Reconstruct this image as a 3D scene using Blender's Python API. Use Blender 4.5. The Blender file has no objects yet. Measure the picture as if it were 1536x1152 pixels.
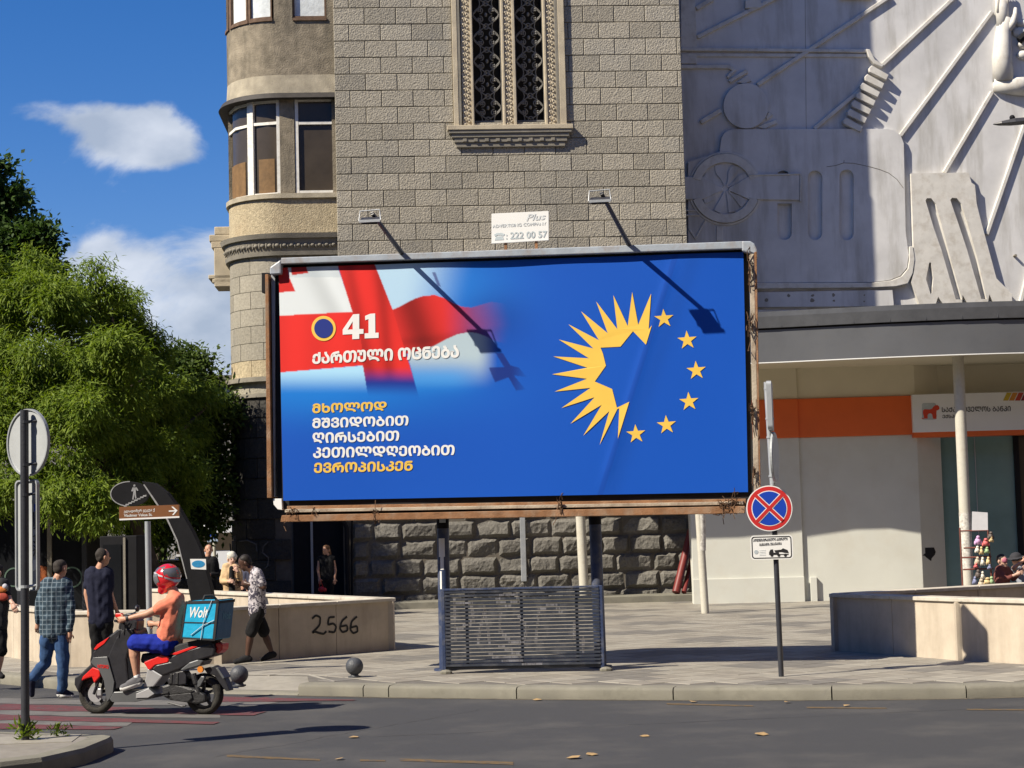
import bpy, bmesh, math, random
import numpy as np
from mathutils import Vector, Matrix
from mathutils.geometry import tessellate_polygon
random.seed(7); rng = np.random.default_rng(7)
SC = bpy.context.scene; COL = SC.collection
# ------------------------------------------------------------------ camera (1.26 m lens frame, 2.17 m above the road)
FL = 2700.; ROLL = .026; PITCH = math.atan(.078); CAMZ = 2.17
cF = Vector((0, math.cos(PITCH), math.sin(PITCH))); cR = Vector((1, 0, 0)); cD = Vector((0, math.sin(PITCH), -math.cos(PITCH)))
CAM = Vector((0, 0, CAMZ))
xc = cR*math.cos(ROLL) + cD*math.sin(ROLL); yc = -(cD*math.cos(ROLL) - cR*math.sin(ROLL)); zc = -cF
cam = bpy.data.cameras.new('camera'); camo = bpy.data.objects.new('camera', cam); COL.objects.link(camo)
cam.sensor_width = 36; cam.lens = FL/1536*36; cam.clip_start = .1; cam.clip_end = 3000
camo.matrix_world = Matrix(((xc.x, yc.x, zc.x, 0), (xc.y, yc.y, zc.y, 0), (xc.z, yc.z, zc.z, CAMZ), (0, 0, 0, 1)))
SC.camera = camo
# ------------------------------------------------------------------ light
SUN_AZ, SUN_EL = math.radians(29.5), math.radians(43.5)      # light travels towards +X, a little towards +Y
sd = Vector((math.cos(SUN_AZ)*math.cos(SUN_EL), math.sin(SUN_AZ)*math.cos(SUN_EL), -math.sin(SUN_EL)))
sl = bpy.data.lights.new('sun', 'SUN'); sl.energy = 5.0; sl.angle = math.radians(.5); sl.color = (1, .91, .76)
so = bpy.data.objects.new('sun', sl); COL.objects.link(so); so.rotation_euler = sd.to_track_quat('-Z', 'Y').to_euler()
so.location = (-20, -10, 30)
W = bpy.data.worlds.new('World'); SC.world = W; W.use_nodes = True
def build_world():
    nt = W.node_tree; N = nt.nodes; L = nt.links; N.clear()
    out = N.new('ShaderNodeOutputWorld'); bg = N.new('ShaderNodeBackground'); bg.inputs[1].default_value = SKY_STR
    sky = N.new('ShaderNodeTexSky'); sky.sky_type = 'NISHITA'; sky.sun_disc = False
    sky.sun_elevation = SUN_EL; sky.sun_rotation = math.atan2(-sd.x, -sd.y); sky.altitude = 400; sky.air_density = 1.0; sky.dust_density = .3; sky.ozone_density = 3.0
    hs = N.new('ShaderNodeHueSaturation'); hs.inputs['Saturation'].default_value = 1.3; hs.inputs['Value'].default_value = 1.04
    tn = N.new('ShaderNodeMix'); tn.data_type = 'RGBA'; tn.blend_type = 'MULTIPLY'; tn.inputs['Factor'].default_value = 1; tn.inputs['B'].default_value = (.96, .94, 1.12, 1); L.new(sky.outputs[0], tn.inputs['A']); L.new(tn.outputs['Result'], hs.inputs['Color'])
    tc = N.new('ShaderNodeTexCoord')
    # clouds: stretched fractal noise over the whole sky, thicker low down near the horizon
    mp = N.new('ShaderNodeMapping'); mp.inputs['Scale'].default_value = (8.0, 8.0, 13.0); mp.inputs['Location'].default_value = CLOUD_LOC
    L.new(tc.outputs['Generated'], mp.inputs[0])
    n1 = N.new('ShaderNodeTexNoise'); n1.inputs['Scale'].default_value = 1.0; n1.inputs['Detail'].default_value = 9; n1.inputs['Roughness'].default_value = .58; n1.inputs['Distortion'].default_value = .5
    L.new(mp.outputs[0], n1.inputs['Vector'])
    sx = N.new('ShaderNodeSeparateXYZ'); L.new(tc.outputs['Generated'], sx.inputs[0])
    # elevation term: z of the view direction
    cr = N.new('ShaderNodeValToRGB'); e = cr.color_ramp.elements
    e[0].position = 0.0; e[0].color = (.2,)*3+(1,); e[1].position = .6; e[1].color = (.0,)*3+(1,)
    for p_, v_ in ((.11, .50), (.148, .52), (.160, .30), (.172, .0), (.3, .0)):
        q = e.new(p_); q.color = (v_,)*3+(1,)
    L.new(sx.outputs['Z'], cr.inputs[0])
    nc = N.new('ShaderNodeMath'); nc.operation = 'MULTIPLY_ADD'; nc.inputs[1].default_value = 1.55; nc.inputs[2].default_value = -.275; L.new(n1.outputs['Fac'], nc.inputs[0])
    ad = N.new('ShaderNodeMath'); ad.operation = 'ADD'; L.new(nc.outputs[0], ad.inputs[0]); L.new(cr.outputs[0], ad.inputs[1])
    # a few cumulus banks standing at their own places in the sky
    last = ad
    for (dx, dz, rx, rz, amt) in CUMULI:
        v = Vector((dx, 1, dz)).normalized()
        sb = N.new('ShaderNodeVectorMath'); sb.operation = 'SUBTRACT'; sb.inputs[1].default_value = v; L.new(tc.outputs['Generated'], sb.inputs[0])
        ml = N.new('ShaderNodeVectorMath'); ml.operation = 'MULTIPLY'; ml.inputs[1].default_value = (1/rx, 1/rx, 1/rz); L.new(sb.outputs[0], ml.inputs[0])
        ln = N.new('ShaderNodeVectorMath'); ln.operation = 'LENGTH'; L.new(ml.outputs[0], ln.inputs[0])
        mr = N.new('ShaderNodeMapRange'); mr.interpolation_type = 'SMOOTHSTEP'; mr.inputs[1].default_value = 1.15; mr.inputs[2].default_value = 0.1; mr.inputs[3].default_value = 0; mr.inputs[4].default_value = amt
        L.new(ln.outputs['Value'], mr.inputs[0])
        a2 = N.new('ShaderNodeMath'); a2.operation = 'ADD'; L.new(last.outputs[0], a2.inputs[0]); L.new(mr.outputs[0], a2.inputs[1]); last = a2
    m = N.new('ShaderNodeMapRange'); m.interpolation_type = 'SMOOTHSTEP'; m.inputs[1].default_value = .70; m.inputs[2].default_value = .95; L.new(last.outputs[0], m.inputs[0])
    # cloud brightness from a second, offset noise (lit tops, greyer undersides)
    n2 = N.new('ShaderNodeTexNoise'); n2.inputs['Scale'].default_value = 2.4; n2.inputs['Detail'].default_value = 5; L.new(mp.outputs[0], n2.inputs['Vector'])
    cc = N.new('ShaderNodeValToRGB'); ce = cc.color_ramp.elements
    ce[0].position = .35; ce[0].color = (*CLOUD_DARK, 1); ce[1].position = .68; ce[1].color = (*CLOUD_LIT, 1)
    L.new(n2.outputs['Fac'], cc.inputs[0])
    mx = N.new('ShaderNodeMix'); mx.data_type = 'RGBA'; fm = N.new('ShaderNodeMath'); fm.operation = 'MULTIPLY'; fm.inputs[1].default_value = .9
    L.new(m.outputs[0], fm.inputs[0]); L.new(fm.outputs[0], mx.inputs['Factor']); L.new(hs.outputs[0], mx.inputs['A']); L.new(cc.outputs[0], mx.inputs['B'])
    L.new(mx.outputs['Result'], bg.inputs[0]); L.new(bg.outputs[0], out.inputs[0])
SKY_STR = .062
CLOUD_LOC = (3.1, 1.7, .4); CLOUD_DARK = (4.3, 5.0, 6.2); CLOUD_LIT = (7.4, 7.9, 8.8)
CUMULI = [(-.198, .226, .055, .024, .46), (-.185, .212, .030, .014, .22), (-.262, .240, .055, .016, .40), (-.28, .205, .02, .02, .2)]
build_world()
SC.view_settings.view_transform = 'Standard'; SC.view_settings.look = 'None'; SC.view_settings.exposure = .72; SC.view_settings.gamma = 1
SC.view_settings.use_curve_mapping = False
# ------------------------------------------------------------------ surveying helpers (photo measurements -> metres in the place)
def ray(x, y):
    u = x-768; v = y-576
    a = u*math.cos(ROLL)-v*math.sin(ROLL); b = v*math.cos(ROLL)+u*math.sin(ROLL)
    return cF + cR*(a/FL) + cD*(b/FL)
def gnd(x, y, z=0.):
    d = ray(x, y); return CAM + d*((z-CAMZ)/d.z)
def atY(x, y, Y):
    d = ray(x, y); return CAM + d*(Y/d.y)
def proj(P):
    q = Vector(P)-CAM; z = q.dot(cF); a = FL*q.dot(cR)/z; b = FL*q.dot(cD)/z
    return 768+a*math.cos(ROLL)+b*math.sin(ROLL), 576+b*math.cos(ROLL)-a*math.sin(ROLL)
class Frame:
    """a wall plane: s along it, d out of it towards the street, z up"""
    def __init__(f, O, deg):
        a = math.radians(deg); f.O = Vector((O[0], O[1], 0)); f.e = Vector((math.cos(a), math.sin(a), 0)); f.n = Vector((math.sin(a), -math.cos(a), 0))
    def w(f, s, d, z): return f.O + f.e*s + f.n*d + Vector((0, 0, z))
    def px(f, x, y, d=0.):
        r_ = ray(x, y); P = f.O + f.n*d; t = (P-CAM).dot(f.n)/r_.dot(f.n); q = CAM+r_*t
        return (q-f.O).dot(f.e), q.z
IDF = Frame((0, 0, 0), 0)
# ------------------------------------------------------------------ objects
def lin(c): return c/12.92 if c <= .04045 else ((c+.055)/1.055)**2.4
def hx(h): return tuple(lin(int(h[i:i+2], 16)/255) for i in (0, 2, 4))
def mat(name, base, rough=.6, var=.12, scale=3., bump=0., bscale=40., spec=.4, metal=0., dirt=None, dscale=1.2, damt=.5, detail=4, bdist=.02, streak=False, coat=0.):
    m = bpy.data.materials.new(name); m.use_nodes = True; nt = m.node_tree; N = nt.nodes; L = nt.links
    b = N['Principled BSDF']; b.inputs['Roughness'].default_value = rough; b.inputs['Metallic'].default_value = metal
    b.inputs['Specular IOR Level'].default_value = spec; b.inputs['Coat Weight'].default_value = coat
    g = N.new('ShaderNodeNewGeometry'); src = g.outputs['Position']
    n = N.new('ShaderNodeTexNoise'); n.inputs['Scale'].default_value = scale; n.inputs['Detail'].default_value = detail; n.inputs['Roughness'].default_value = .6
    L.new(src, n.inputs['Vector'])
    r_ = N.new('ShaderNodeValToRGB'); e = r_.color_ramp.elements
    e[0].position = .28; e[1].position = .72
    e[0].color = (*[c*(1-var) for c in base], 1); e[1].color = (*[min(1, c*(1+var)) for c in base], 1)
    L.new(n.outputs['Fac'], r_.inputs[0]); col = r_.outputs[0]
    if dirt is not None:
        n3 = N.new('ShaderNodeTexNoise'); n3.inputs['Scale'].default_value = dscale; n3.inputs['Detail'].default_value = 6; n3.inputs['Roughness'].default_value = .65
        if streak:
            mp = N.new('ShaderNodeMapping'); mp.inputs['Scale'].default_value = (1, 1, .16); L.new(src, mp.inputs[0]); L.new(mp.outputs[0], n3.inputs['Vector'])
        else: L.new(src, n3.inputs['Vector'])
        mr = N.new('ShaderNodeMapRange'); mr.inputs[1].default_value = .48; mr.inputs[2].default_value = .75; mr.inputs[3].default_value = 0; mr.inputs[4].default_value = damt
        L.new(n3.outputs['Fac'], mr.inputs[0])
        mx = N.new('ShaderNodeMix'); mx.data_type = 'RGBA'; L.new(mr.outputs[0], mx.inputs['Factor']); L.new(col, mx.inputs['A']); mx.inputs['B'].default_value = (*dirt, 1); col = mx.outputs['Result']
    L.new(col, b.inputs['Base Color'])
    if bump:
        n2 = N.new('ShaderNodeTexNoise'); n2.inputs['Scale'].default_value = bscale; n2.inputs['Detail'].default_value = 3; L.new(src, n2.inputs['Vector'])
        bp = N.new('ShaderNodeBump'); bp.inputs['Strength'].default_value = bump; bp.inputs['Distance'].default_value = bdist
        L.new(n2.outputs['Fac'], bp.inputs['Height']); L.new(bp.outputs[0], b.inputs['Normal'])
    return m
def tint_random(m, amt=.2):
    """each object its own slight shade"""
    nt = m.node_tree; N = nt.nodes; L = nt.links; b = N['Principled BSDF']; lk = b.inputs['Base Color'].links[0]; src = lk.from_socket
    oi = N.new('ShaderNodeObjectInfo'); mr = N.new('ShaderNodeMapRange'); mr.inputs[3].default_value = 1-amt; mr.inputs[4].default_value = 1+amt*.6
    L.new(oi.outputs['Random'], mr.inputs[0])
    vm = N.new('ShaderNodeVectorMath'); vm.operation = 'SCALE'; L.new(src, vm.inputs[0]); L.new(mr.outputs[0], vm.inputs['Scale']); L.new(vm.outputs[0], b.inputs['Base Color'])
    return m
def attr_mat(name, rough=.5, spec=.3, bump=0, bscale=60):
    m = mat(name, (.5, .5, .5), rough, 0, 1, bump, bscale, spec); N = m.node_tree.nodes; L = m.node_tree.links
    a = N.new('ShaderNodeAttribute'); a.attribute_name = 'Col'; L.new(a.outputs['Color'], N['Principled BSDF'].inputs['Base Color']); return m
def wloc(o):
    p_ = Vector((0, 0, 0))
    while o is not None: p_ = p_ + Vector(o.location); o = o.parent
    return p_
def clean(label): return label
def thing(name, label, cat, loc, group=None, kind=None):
    o = bpy.data.objects.new(name, None); COL.objects.link(o); o.location = Vector(loc); o.empty_display_size = .2
    o['label'] = label; o['category'] = cat
    if group: o['group'] = group
    if kind: o['kind'] = kind
    return o
class MB:
    def __init__(s): s.v = []; s.f = []; s.m = []; s.cm = 0
    def add(s, vs, fs):
        b = len(s.v); s.v += [Vector(v) for v in vs]; s.f += [tuple(i+b for i in f) for f in fs]; s.m += [s.cm]*len(fs); return s
    def box(s, fr, s0, s1, d0, d1, z0, z1):
        c = [fr.w(a, b, c_) for c_ in (z0, z1) for b in (d0, d1) for a in (s0, s1)]
        return s.add(c, [(0, 1, 3, 2), (4, 6, 7, 5), (0, 4, 5, 1), (2, 3, 7, 6), (0, 2, 6, 4), (1, 5, 7, 3)])
    def bblock(s, fr, s0, s1, z0, z1, d0, d1, c=.012, jit=0.):
        """stone with its back in the wall and a chamfered face"""
        j = lambda: random.uniform(-jit, jit)
        a = [fr.w(s0, d0, z0), fr.w(s1, d0, z0), fr.w(s1, d0, z1), fr.w(s0, d0, z1)]
        m_ = [fr.w(s0, d1-c, z0), fr.w(s1, d1-c, z0), fr.w(s1, d1-c, z1), fr.w(s0, d1-c, z1)]
        f_ = [fr.w(s0+c, d1+j(), z0+c), fr.w(s1-c, d1+j(), z0+c), fr.w(s1-c, d1+j(), z1-c), fr.w(s0+c, d1+j(), z1-c)]
        fs = [(8, 9, 10, 11)]
        for i in range(4):
            k = (i+1) % 4; fs += [(i, k, 4+k, 4+i), (4+i, 4+k, 8+k, 8+i)]
        return s.add(a+m_+f_, fs)
    def prism(s, fr, poly, d0, d1, holes=()):
        loops = [list(poly)]+[list(h) for h in holes]
        tri = tessellate_polygon([[Vector((a, b, 0)) for a, b in lp] for lp in loops])
        fl = [p_ for lp in loops for p_ in lp]; n = len(fl)
        vs = [fr.w(a, d1, b) for a, b in fl] + [fr.w(a, d0, b) for a, b in fl]
        fs = []
        for t in tri:
            (x0, y0), (x1, y1), (x2, y2) = (fl[i] for i in t)
            t = t if (x1-x0)*(y2-y0)-(x2-x0)*(y1-y0) > 0 else (t[0], t[2], t[1])
            fs += [tuple(t), (t[0]+n, t[2]+n, t[1]+n)]
        b = 0
        for k, lp in enumerate(loops):
            m_ = len(lp); ar = sum(lp[i][0]*lp[(i+1) % m_][1]-lp[(i+1) % m_][0]*lp[i][1] for i in range(m_))
            for i in range(m_):
                j = (i+1) % m_; q = (b+i, b+j, b+j+n, b+i+n)
                flip = (ar > 0) != (k > 0)
                fs.append(q[::-1] if flip else q)
            b += m_
        return s.add(vs, fs)
    def loft(s, rings, cap=True, closed=True):
        n = len(rings[0]); vs = [p_ for r_ in rings for p_ in r_]; fs = []
        for k in range(len(rings)-1):
            for i in range(n if closed else n-1):
                j = (i+1) % n; fs.append((k*n+i, k*n+j, (k+1)*n+j, (k+1)*n+i))
        if cap and closed: fs += [tuple(range(n))[::-1], tuple((len(rings)-1)*n+i for i in range(n))]
        return s.add(vs, fs)
    def tube(s, pts, r=.02, n=8, cap=True):
        pts = [Vector(p_) for p_ in pts]; rs = r if isinstance(r, (list, tuple)) else [r]*len(pts); rings = []
        up = None
        for i, p_ in enumerate(pts):
            t = (pts[min(i+1, len(pts)-1)]-pts[max(i-1, 0)])
            if t.length < 1e-9: t = Vector((0, 0, 1))
            t.normalize()
            if up is None: up = Vector((0, 0, 1)) if abs(t.z) < .9 else Vector((1, 0, 0))
            a = t.cross(up)
            if a.length < 1e-4: a = t.cross(Vector((0, 1, 0)))
            a.normalize(); b = a.cross(t).normalized(); up = b
            rings.append([p_+(a*math.cos(2*math.pi*k/n)+b*math.sin(2*math.pi*k/n))*rs[i] for k in range(n)])
        return s.loft(rings, cap)
    def sphere(s, c, r, seg=12, rg=8, R=None):
        c = Vector(c); r = (r, r, r) if not isinstance(r, (tuple, list)) else r; rings = []
        for i in range(1, rg):
            th = math.pi*i/rg
            ring = []
            for k in range(seg):
                v = Vector((r[0]*math.sin(th)*math.cos(2*math.pi*k/seg), r[1]*math.sin(th)*math.sin(2*math.pi*k/seg), -r[2]*math.cos(th)))
                ring.append(c+(R@v if R else v))
            rings.append(ring)
        top = Vector((0, 0, r[2])); top = R@top if R else top
        b = len(s.v); vs = [p_ for g in rings for p_ in g]+[c-top, c+top]; n = len(rings); fs = []
        for k in range(n-1):
            for i in range(seg):
                j = (i+1) % seg; fs.append((k*seg+i, k*seg+j, (k+1)*seg+j, (k+1)*seg+i))
        for i in range(seg):
            j = (i+1) % seg; fs += [(n*seg, j, i), (n*seg+1, (n-1)*seg+i, (n-1)*seg+j)]
        return s.add(vs, fs)
    def disc(s, c, ax, r, th, n=32, r2=None, off=None):
        """flat cylinder about axis ax; r may be (ra, rb) along two given directions"""
        ax = Vector(ax).normalized(); a = ax.cross(Vector((0, 0, 1)))
        if a.length < 1e-3: a = Vector((1, 0, 0))
        a.normalize(); b = ax.cross(a); c = Vector(c)
        r0 = r; r1 = r if r2 is None else r2
        return s.loft([[c-ax*th/2+(a*math.cos(2*math.pi*k/n)+b*math.sin(2*math.pi*k/n))*r0 for k in range(n)],
                       [c+ax*th/2+(a*math.cos(2*math.pi*k/n)+b*math.sin(2*math.pi*k/n))*r1 for k in range(n)]])
    def xf(s, M, i0=0):
        for i in range(i0, len(s.v)): s.v[i] = M@s.v[i]
        return s
    def mesh(s, name, mats, org=Vector((0, 0, 0)), smooth=False):
        me = bpy.data.meshes.new(name); me.from_pydata([tuple(v-org) for v in s.v], [], s.f)
        for m_ in (mats if isinstance(mats, (list, tuple)) else [mats]): me.materials.append(m_)
        if any(s.m): me.polygons.foreach_set('material_index', s.m)
        bm = bmesh.new(); bm.from_mesh(me); bmesh.ops.recalc_face_normals(bm, faces=bm.faces); bm.to_mesh(me); bm.free()
        if smooth: me.polygons.foreach_set('use_smooth', [True]*len(me.polygons))
        me.update(); return me
    def build(s, name, mats, parent=None, smooth=False, bevel=0, label=None, kind=None, org=None, auto=None):
        org = Vector(org) if org is not None else (wloc(parent) if parent else Vector((0, 0, 0)))
        me = s.mesh(name, mats, org, smooth); o = bpy.data.objects.new(name, me); COL.objects.link(o)
        if parent: o.parent = parent; o.location = org-wloc(parent)
        else: o.location = org
        if bevel:
            bv = o.modifiers.new('bevel', 'BEVEL'); bv.width = bevel; bv.segments = 2; bv.limit_method = 'ANGLE'; bv.angle_limit = math.radians(40)
        if auto:
            me.polygons.foreach_set('use_smooth', [True]*len(me.polygons))
            es = o.modifiers.new('split', 'EDGE_SPLIT'); es.split_angle = math.radians(auto)
        if label: o['label'] = label
        if kind: o['kind'] = kind
        return o
def inst(name, me, parent, loc, rotz=0., label=None):
    o = bpy.data.objects.new(name, me); COL.objects.link(o); o.parent = parent; o.location = Vector(loc)-(wloc(parent) if parent else Vector((0, 0, 0)))
    o.rotation_euler.z = rotz
    if label: o['label'] = label
    return o
def tag(o, label, cat, group=None, kind=None):
    o['label'] = label; o['category'] = cat
    if group: o['group'] = group
    if kind: o['kind'] = kind
    return o
def copy_thing(root, loc, label):
    r_ = root.copy(); COL.objects.link(r_); r_.location = Vector(loc); r_['label'] = label
    for ch in root.children:
        c = ch.copy(); COL.objects.link(c); c.parent = r_
        for g in ch.children:
            d = g.copy(); COL.objects.link(d); d.parent = c
    return r_
def georgian(t): return ''.join(chr(ord(c)-0x10D0+0x1C90) if 0x10D0 <= ord(c) <= 0x10FA else c for c in t)
def text_mesh(body, bold=.0, res=3, caps=False, shear=0.):
    """lettering as flat faces: every outline filled on its own with its holes, thickened by a ribbon along the outline"""
    c = bpy.data.curves.new('lettering', 'FONT'); c.body = georgian(body) if caps else body; c.shear = shear
    o = bpy.data.objects.new('lettering', c); COL.objects.link(o)
    for q in bpy.context.selected_objects: q.select_set(False)
    bpy.context.view_layer.objects.active = o; o.select_set(True); bpy.ops.object.convert(target='CURVE')
    polys = []
    for sp in o.data.splines:
        bp = sp.bezier_points; n = len(bp); pts = []
        for i in range(n):
            a, b = bp[i], bp[(i+1) % n]; st = (a.co-b.co).length; lin_ = ((a.handle_right-a.co).length < 1e-5 and (b.handle_left-b.co).length < 1e-5)
            m_ = 1 if lin_ else res
            for k in range(m_):
                t = k/m_; p_ = a.co*(1-t)**3+a.handle_right*3*t*(1-t)**2+b.handle_left*3*t*t*(1-t)+b.co*t**3; pts.append((p_.x, p_.y))
        cl = [pts[0]]
        for p_ in pts[1:]:
            if math.hypot(p_[0]-cl[-1][0], p_[1]-cl[-1][1]) > 1e-4: cl.append(p_)
        if len(cl) > 2: polys.append(cl)
    cu = o.data; bpy.data.objects.remove(o); bpy.data.curves.remove(cu)
    area = lambda P: .5*sum(P[k][0]*P[(k+1) % len(P)][1]-P[(k+1) % len(P)][0]*P[k][1] for k in range(len(P)))
    big = max(polys, key=lambda P: abs(area(P))); sg = 1 if area(big) > 0 else -1
    outs = [P for P in polys if area(P)*sg > 0]; holes = [P for P in polys if area(P)*sg < 0]
    def ins(pt, P):
        c_ = False; j = len(P)-1
        for i in range(len(P)):
            if (P[i][1] > pt[1]) != (P[j][1] > pt[1]) and pt[0] < (P[j][0]-P[i][0])*(pt[1]-P[i][1])/(P[j][1]-P[i][1])+P[i][0]: c_ = not c_
            j = i
        return c_
    V, Fc = [], []
    for q, P in enumerate(outs):
        hs = [H for H in holes if ins(H[0], P)]; lp = [P]+hs; fl = [p_ for l_ in lp for p_ in l_]
        tri = tessellate_polygon([[Vector((a, b, 0)) for a, b in l_] for l_ in lp]); b0 = len(V); z = .1*(q % 3)
        V += [Vector((a, b, z)) for a, b in fl]; Fc += [tuple(i+b0 for i in t) for t in tri]
    if bold > 0:
        for q, P in enumerate(polys):
            n = len(P); L_, R_ = [], []
            for i in range(n):
                p0, p1, p2 = Vector(P[i-1]), Vector(P[i]), Vector(P[(i+1) % n]); d1, d2 = (p1-p0).normalized(), (p2-p1).normalized(); nn = Vector((-d1.y-d2.y, d1.x+d2.x)); nn = nn.normalized() if nn.length > 1e-4 else Vector((-d1.y, d1.x))
                f_ = min(1.4, 1/max(.5, abs(nn.dot(Vector((-d1.y, d1.x)))))); L_.append(p1+nn*bold*f_); R_.append(p1-nn*bold*f_)
            b0 = len(V); z = .5+.1*(q % 5); V += [Vector((p_.x, p_.y, z)) for p_ in L_]+[Vector((p_.x, p_.y, z)) for p_ in R_]
            Fc += [(b0+i, b0+(i+1) % n, b0+n+(i+1) % n, b0+n+i) for i in range(n)]
    return V, Fc
def text_part(body, name, corner_fn, m, parent, bold=.02, caps=False, shear=0., label=None, res=3):
    """corner_fn(u, v) -> world point for the unit box of the lettering"""
    V, Fc = text_mesh(body, bold, res, caps, shear)
    x0 = min(v.x for v in V); x1 = max(v.x for v in V); y0 = min(v.y for v in V); y1 = max(v.y for v in V)
    mb = MB(); o_ = corner_fn(0, 0); nrm = (corner_fn(1, 0)-o_).cross(corner_fn(0, 1)-o_).normalized()
    vs = [corner_fn((v.x-x0)/(x1-x0), (v.y-y0)/(y1-y0))+nrm*.001*v.z for v in V]
    me = bpy.data.meshes.new(name); org = wloc(parent); me.from_pydata([tuple(v-org) for v in vs], [], Fc); me.materials.append(m)
    me.update(); fl = [p_.index for p_ in me.polygons if p_.normal.dot(nrm) < 0]
    if fl:
        bm = bmesh.new(); bm.from_mesh(me); bm.faces.ensure_lookup_table(); bmesh.ops.reverse_faces(bm, faces=[bm.faces[i] for i in fl]); bm.to_mesh(me); bm.free()
    o = bpy.data.objects.new(name, me); COL.objects.link(o); o.parent = parent
    if label: o['label'] = label
    return o
def quadfn(fr, bl, br, tl, tr, d):
    P = [fr.px(*q, d) for q in (bl, br, tl, tr)]
    def fn(u, v):
        s = P[0][0]*(1-u)*(1-v)+P[1][0]*u*(1-v)+P[2][0]*(1-u)*v+P[3][0]*u*v
        z = P[0][1]*(1-u)*(1-v)+P[1][1]*u*(1-v)+P[2][1]*(1-u)*v+P[3][1]*u*v
        return fr.w(s, d, z)
    return fn
# ------------------------------------------------------------------ materials
M = {}
M['asphalt'] = mat('asphalt', (.050, .051, .055), .85, .28, 90, .7, 170, .3, dirt=(.105, .10, .094), dscale=.55, damt=.75, bdist=.008, detail=8)
M['paint_red'] = mat('worn_red_paint', (.12, .042, .048), .8, .2, 5, .3, 200, .2, dirt=(.07, .064, .066), dscale=7, damt=1.3, bdist=.004)
M['paint_pale'] = mat('worn_pale_paint', (.14, .135, .13), .8, .2, 5, .3, 200, .2, dirt=(.065, .064, .066), dscale=2.5, damt=1., bdist=.004)
M['paint_yellow'] = mat('worn_yellow_paint', (.135, .092, .045), .8, .2, 8, .3, 200, .2, dirt=(.07, .067, .066), dscale=11, damt=1.6, bdist=.004)
M['kerb'] = mat('kerb_stone', (.20, .19, .155), .85, .18, 6, .5, 90, .2, dirt=(.10, .095, .085), dscale=3, damt=.7, bdist=.008)
tc_ = [(.285, .265, .225), (.235, .215, .183), (.165, .155, .140), (.26, .238, .20)]
M['tile'] = [mat('paving_tile_%s' % n, c, .62, .14, 7, .25, 120, .35, dirt=(.13, .12, .105), dscale=1.1, damt=.5, bdist=.004) for n, c in zip(('pale', 'buff', 'grey', 'sand'), tc_)]
M['grout'] = mat('paving_grout', (.13, .12, .105), .9, .2, 9)
M['cream_wall'] = mat('cream_stone_facing', (.47, .405, .32), .75, .12, 3, .25, 60, .3, dirt=(.27, .215, .16), dscale=2.2, damt=.65, streak=True, bdist=.006)
M['cream_cap'] = mat('cream_coping', (.52, .475, .40), .7, .12, 5, .25, 60, .3, dirt=(.24, .21, .17), dscale=3, damt=.6, bdist=.006)
def rough_stone(name, base, b1=1.0, dist=.03, bs=26, dirt=(.19, .17, .13)):
    m = mat(name, base, .9, .24, 20, b1, bs, .2, dirt=dirt, dscale=.5, damt=.55, bdist=dist); return tint_random(m, .17)
M['ashlar'] = rough_stone('ashlar_stone', (.348, .318, .257), dirt=(.24, .235, .215))
M['joint'] = mat('mortar_joint', (.12, .105, .085), .9, .2, 6)
M['rock'] = rough_stone('rock_faced_stone', (.148, .140, .125), 1.0, .03, 14, dirt=(.13, .125, .11))
M['rock_dark'] = rough_stone('darker_rock_stone', (.055, .052, .047), 1.0, .03, 14, dirt=(.035, .033, .03))  # darker stone for the lower courses of the bay
M['turret_stone'] = rough_stone('turret_stone', (.30, .275, .22), 1., .015, 40, dirt=(.22, .21, .19))
M['plaster_grey'] = mat('weathered_grey_plaster', (.24, .205, .15), .9, .35, 3.5, .8, 30, .2, dirt=(.11, .097, .075), dscale=2.2, damt=1., streak=True)
M['plaster_pale'] = mat('pale_patched_plaster', (.38, .335, .25), .9, .2, 4, .5, 50, .2, dirt=(.26, .23, .18), dscale=3, damt=.7)
M['plaster_cream'] = mat('pebbled_cream_plaster', (.40, .335, .22), .9, .3, 14, 1., 30, .2, dirt=(.33, .25, .155), dscale=1.8, damt=.6)
M['moulding'] = mat('carved_stone_moulding', (.50, .43, .31), .75, .2, 6, .4, 60, .3, dirt=(.24, .20, .15), dscale=3, damt=.6)
M['sill_grey'] = mat('grey_stone_moulding', (.23, .21, .17), .8, .2, 6, .4, 60, .3, dirt=(.12, .11, .09), dscale=3, damt=.6)
M['eave'] = mat('rusted_eave_metal', (.035, .03, .026), .7, .3, 7)
M['white_frame'] = mat('white_window_paint', (.72, .70, .64), .5, .08, 8, .15, 60, .4, dirt=(.38, .33, .26), dscale=9, damt=.5)
M['old_frame'] = mat('old_brown_window_paint', (.14, .09, .06), .8, .3, 9, .3, 50, .2)
M['dark_room'] = mat('dark_room', (.018, .016, .014), .9, .2, 3)
M['iron'] = mat('grey_wrought_iron', (.16, .155, .145), .5, .25, 12, .2, 60, .5)
M['brown_wood'] = mat('ochre_interior_wood', (.17, .095, .035), .7, .25, 6, .2, 20)
M['relief'] = mat('painted_relief_wall', (.60, .595, .585), .75, .12, 1.1, .3, 55, .3, dirt=(.34, .325, .29), dscale=2.0, damt=.85, streak=True, bdist=.005)
M['relief_edge'] = mat('painted_relief_moulding', (.62, .60, .55), .75, .10, 3, .3, 55, .3, dirt=(.34, .29, .22), dscale=4, damt=.55, bdist=.006)
M['bank_white'] = mat('white_bank_render', (.545, .55, .50), .7, .04, 1.2, .15, 90, .3, dirt=(.48, .45, .38), dscale=1.3, damt=.5, bdist=.004)
M['bank_bounce'] = mat('bounce_warmed_render', (.62, .57, .43), .8, .05, 1.2, .1, 60, .3)  # warm tint stands in for light bounced onto the white wall
M['orange'] = mat('orange_fascia', (.68, .125, .025), .45, .05, 2, 0, 1, .4)
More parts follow.
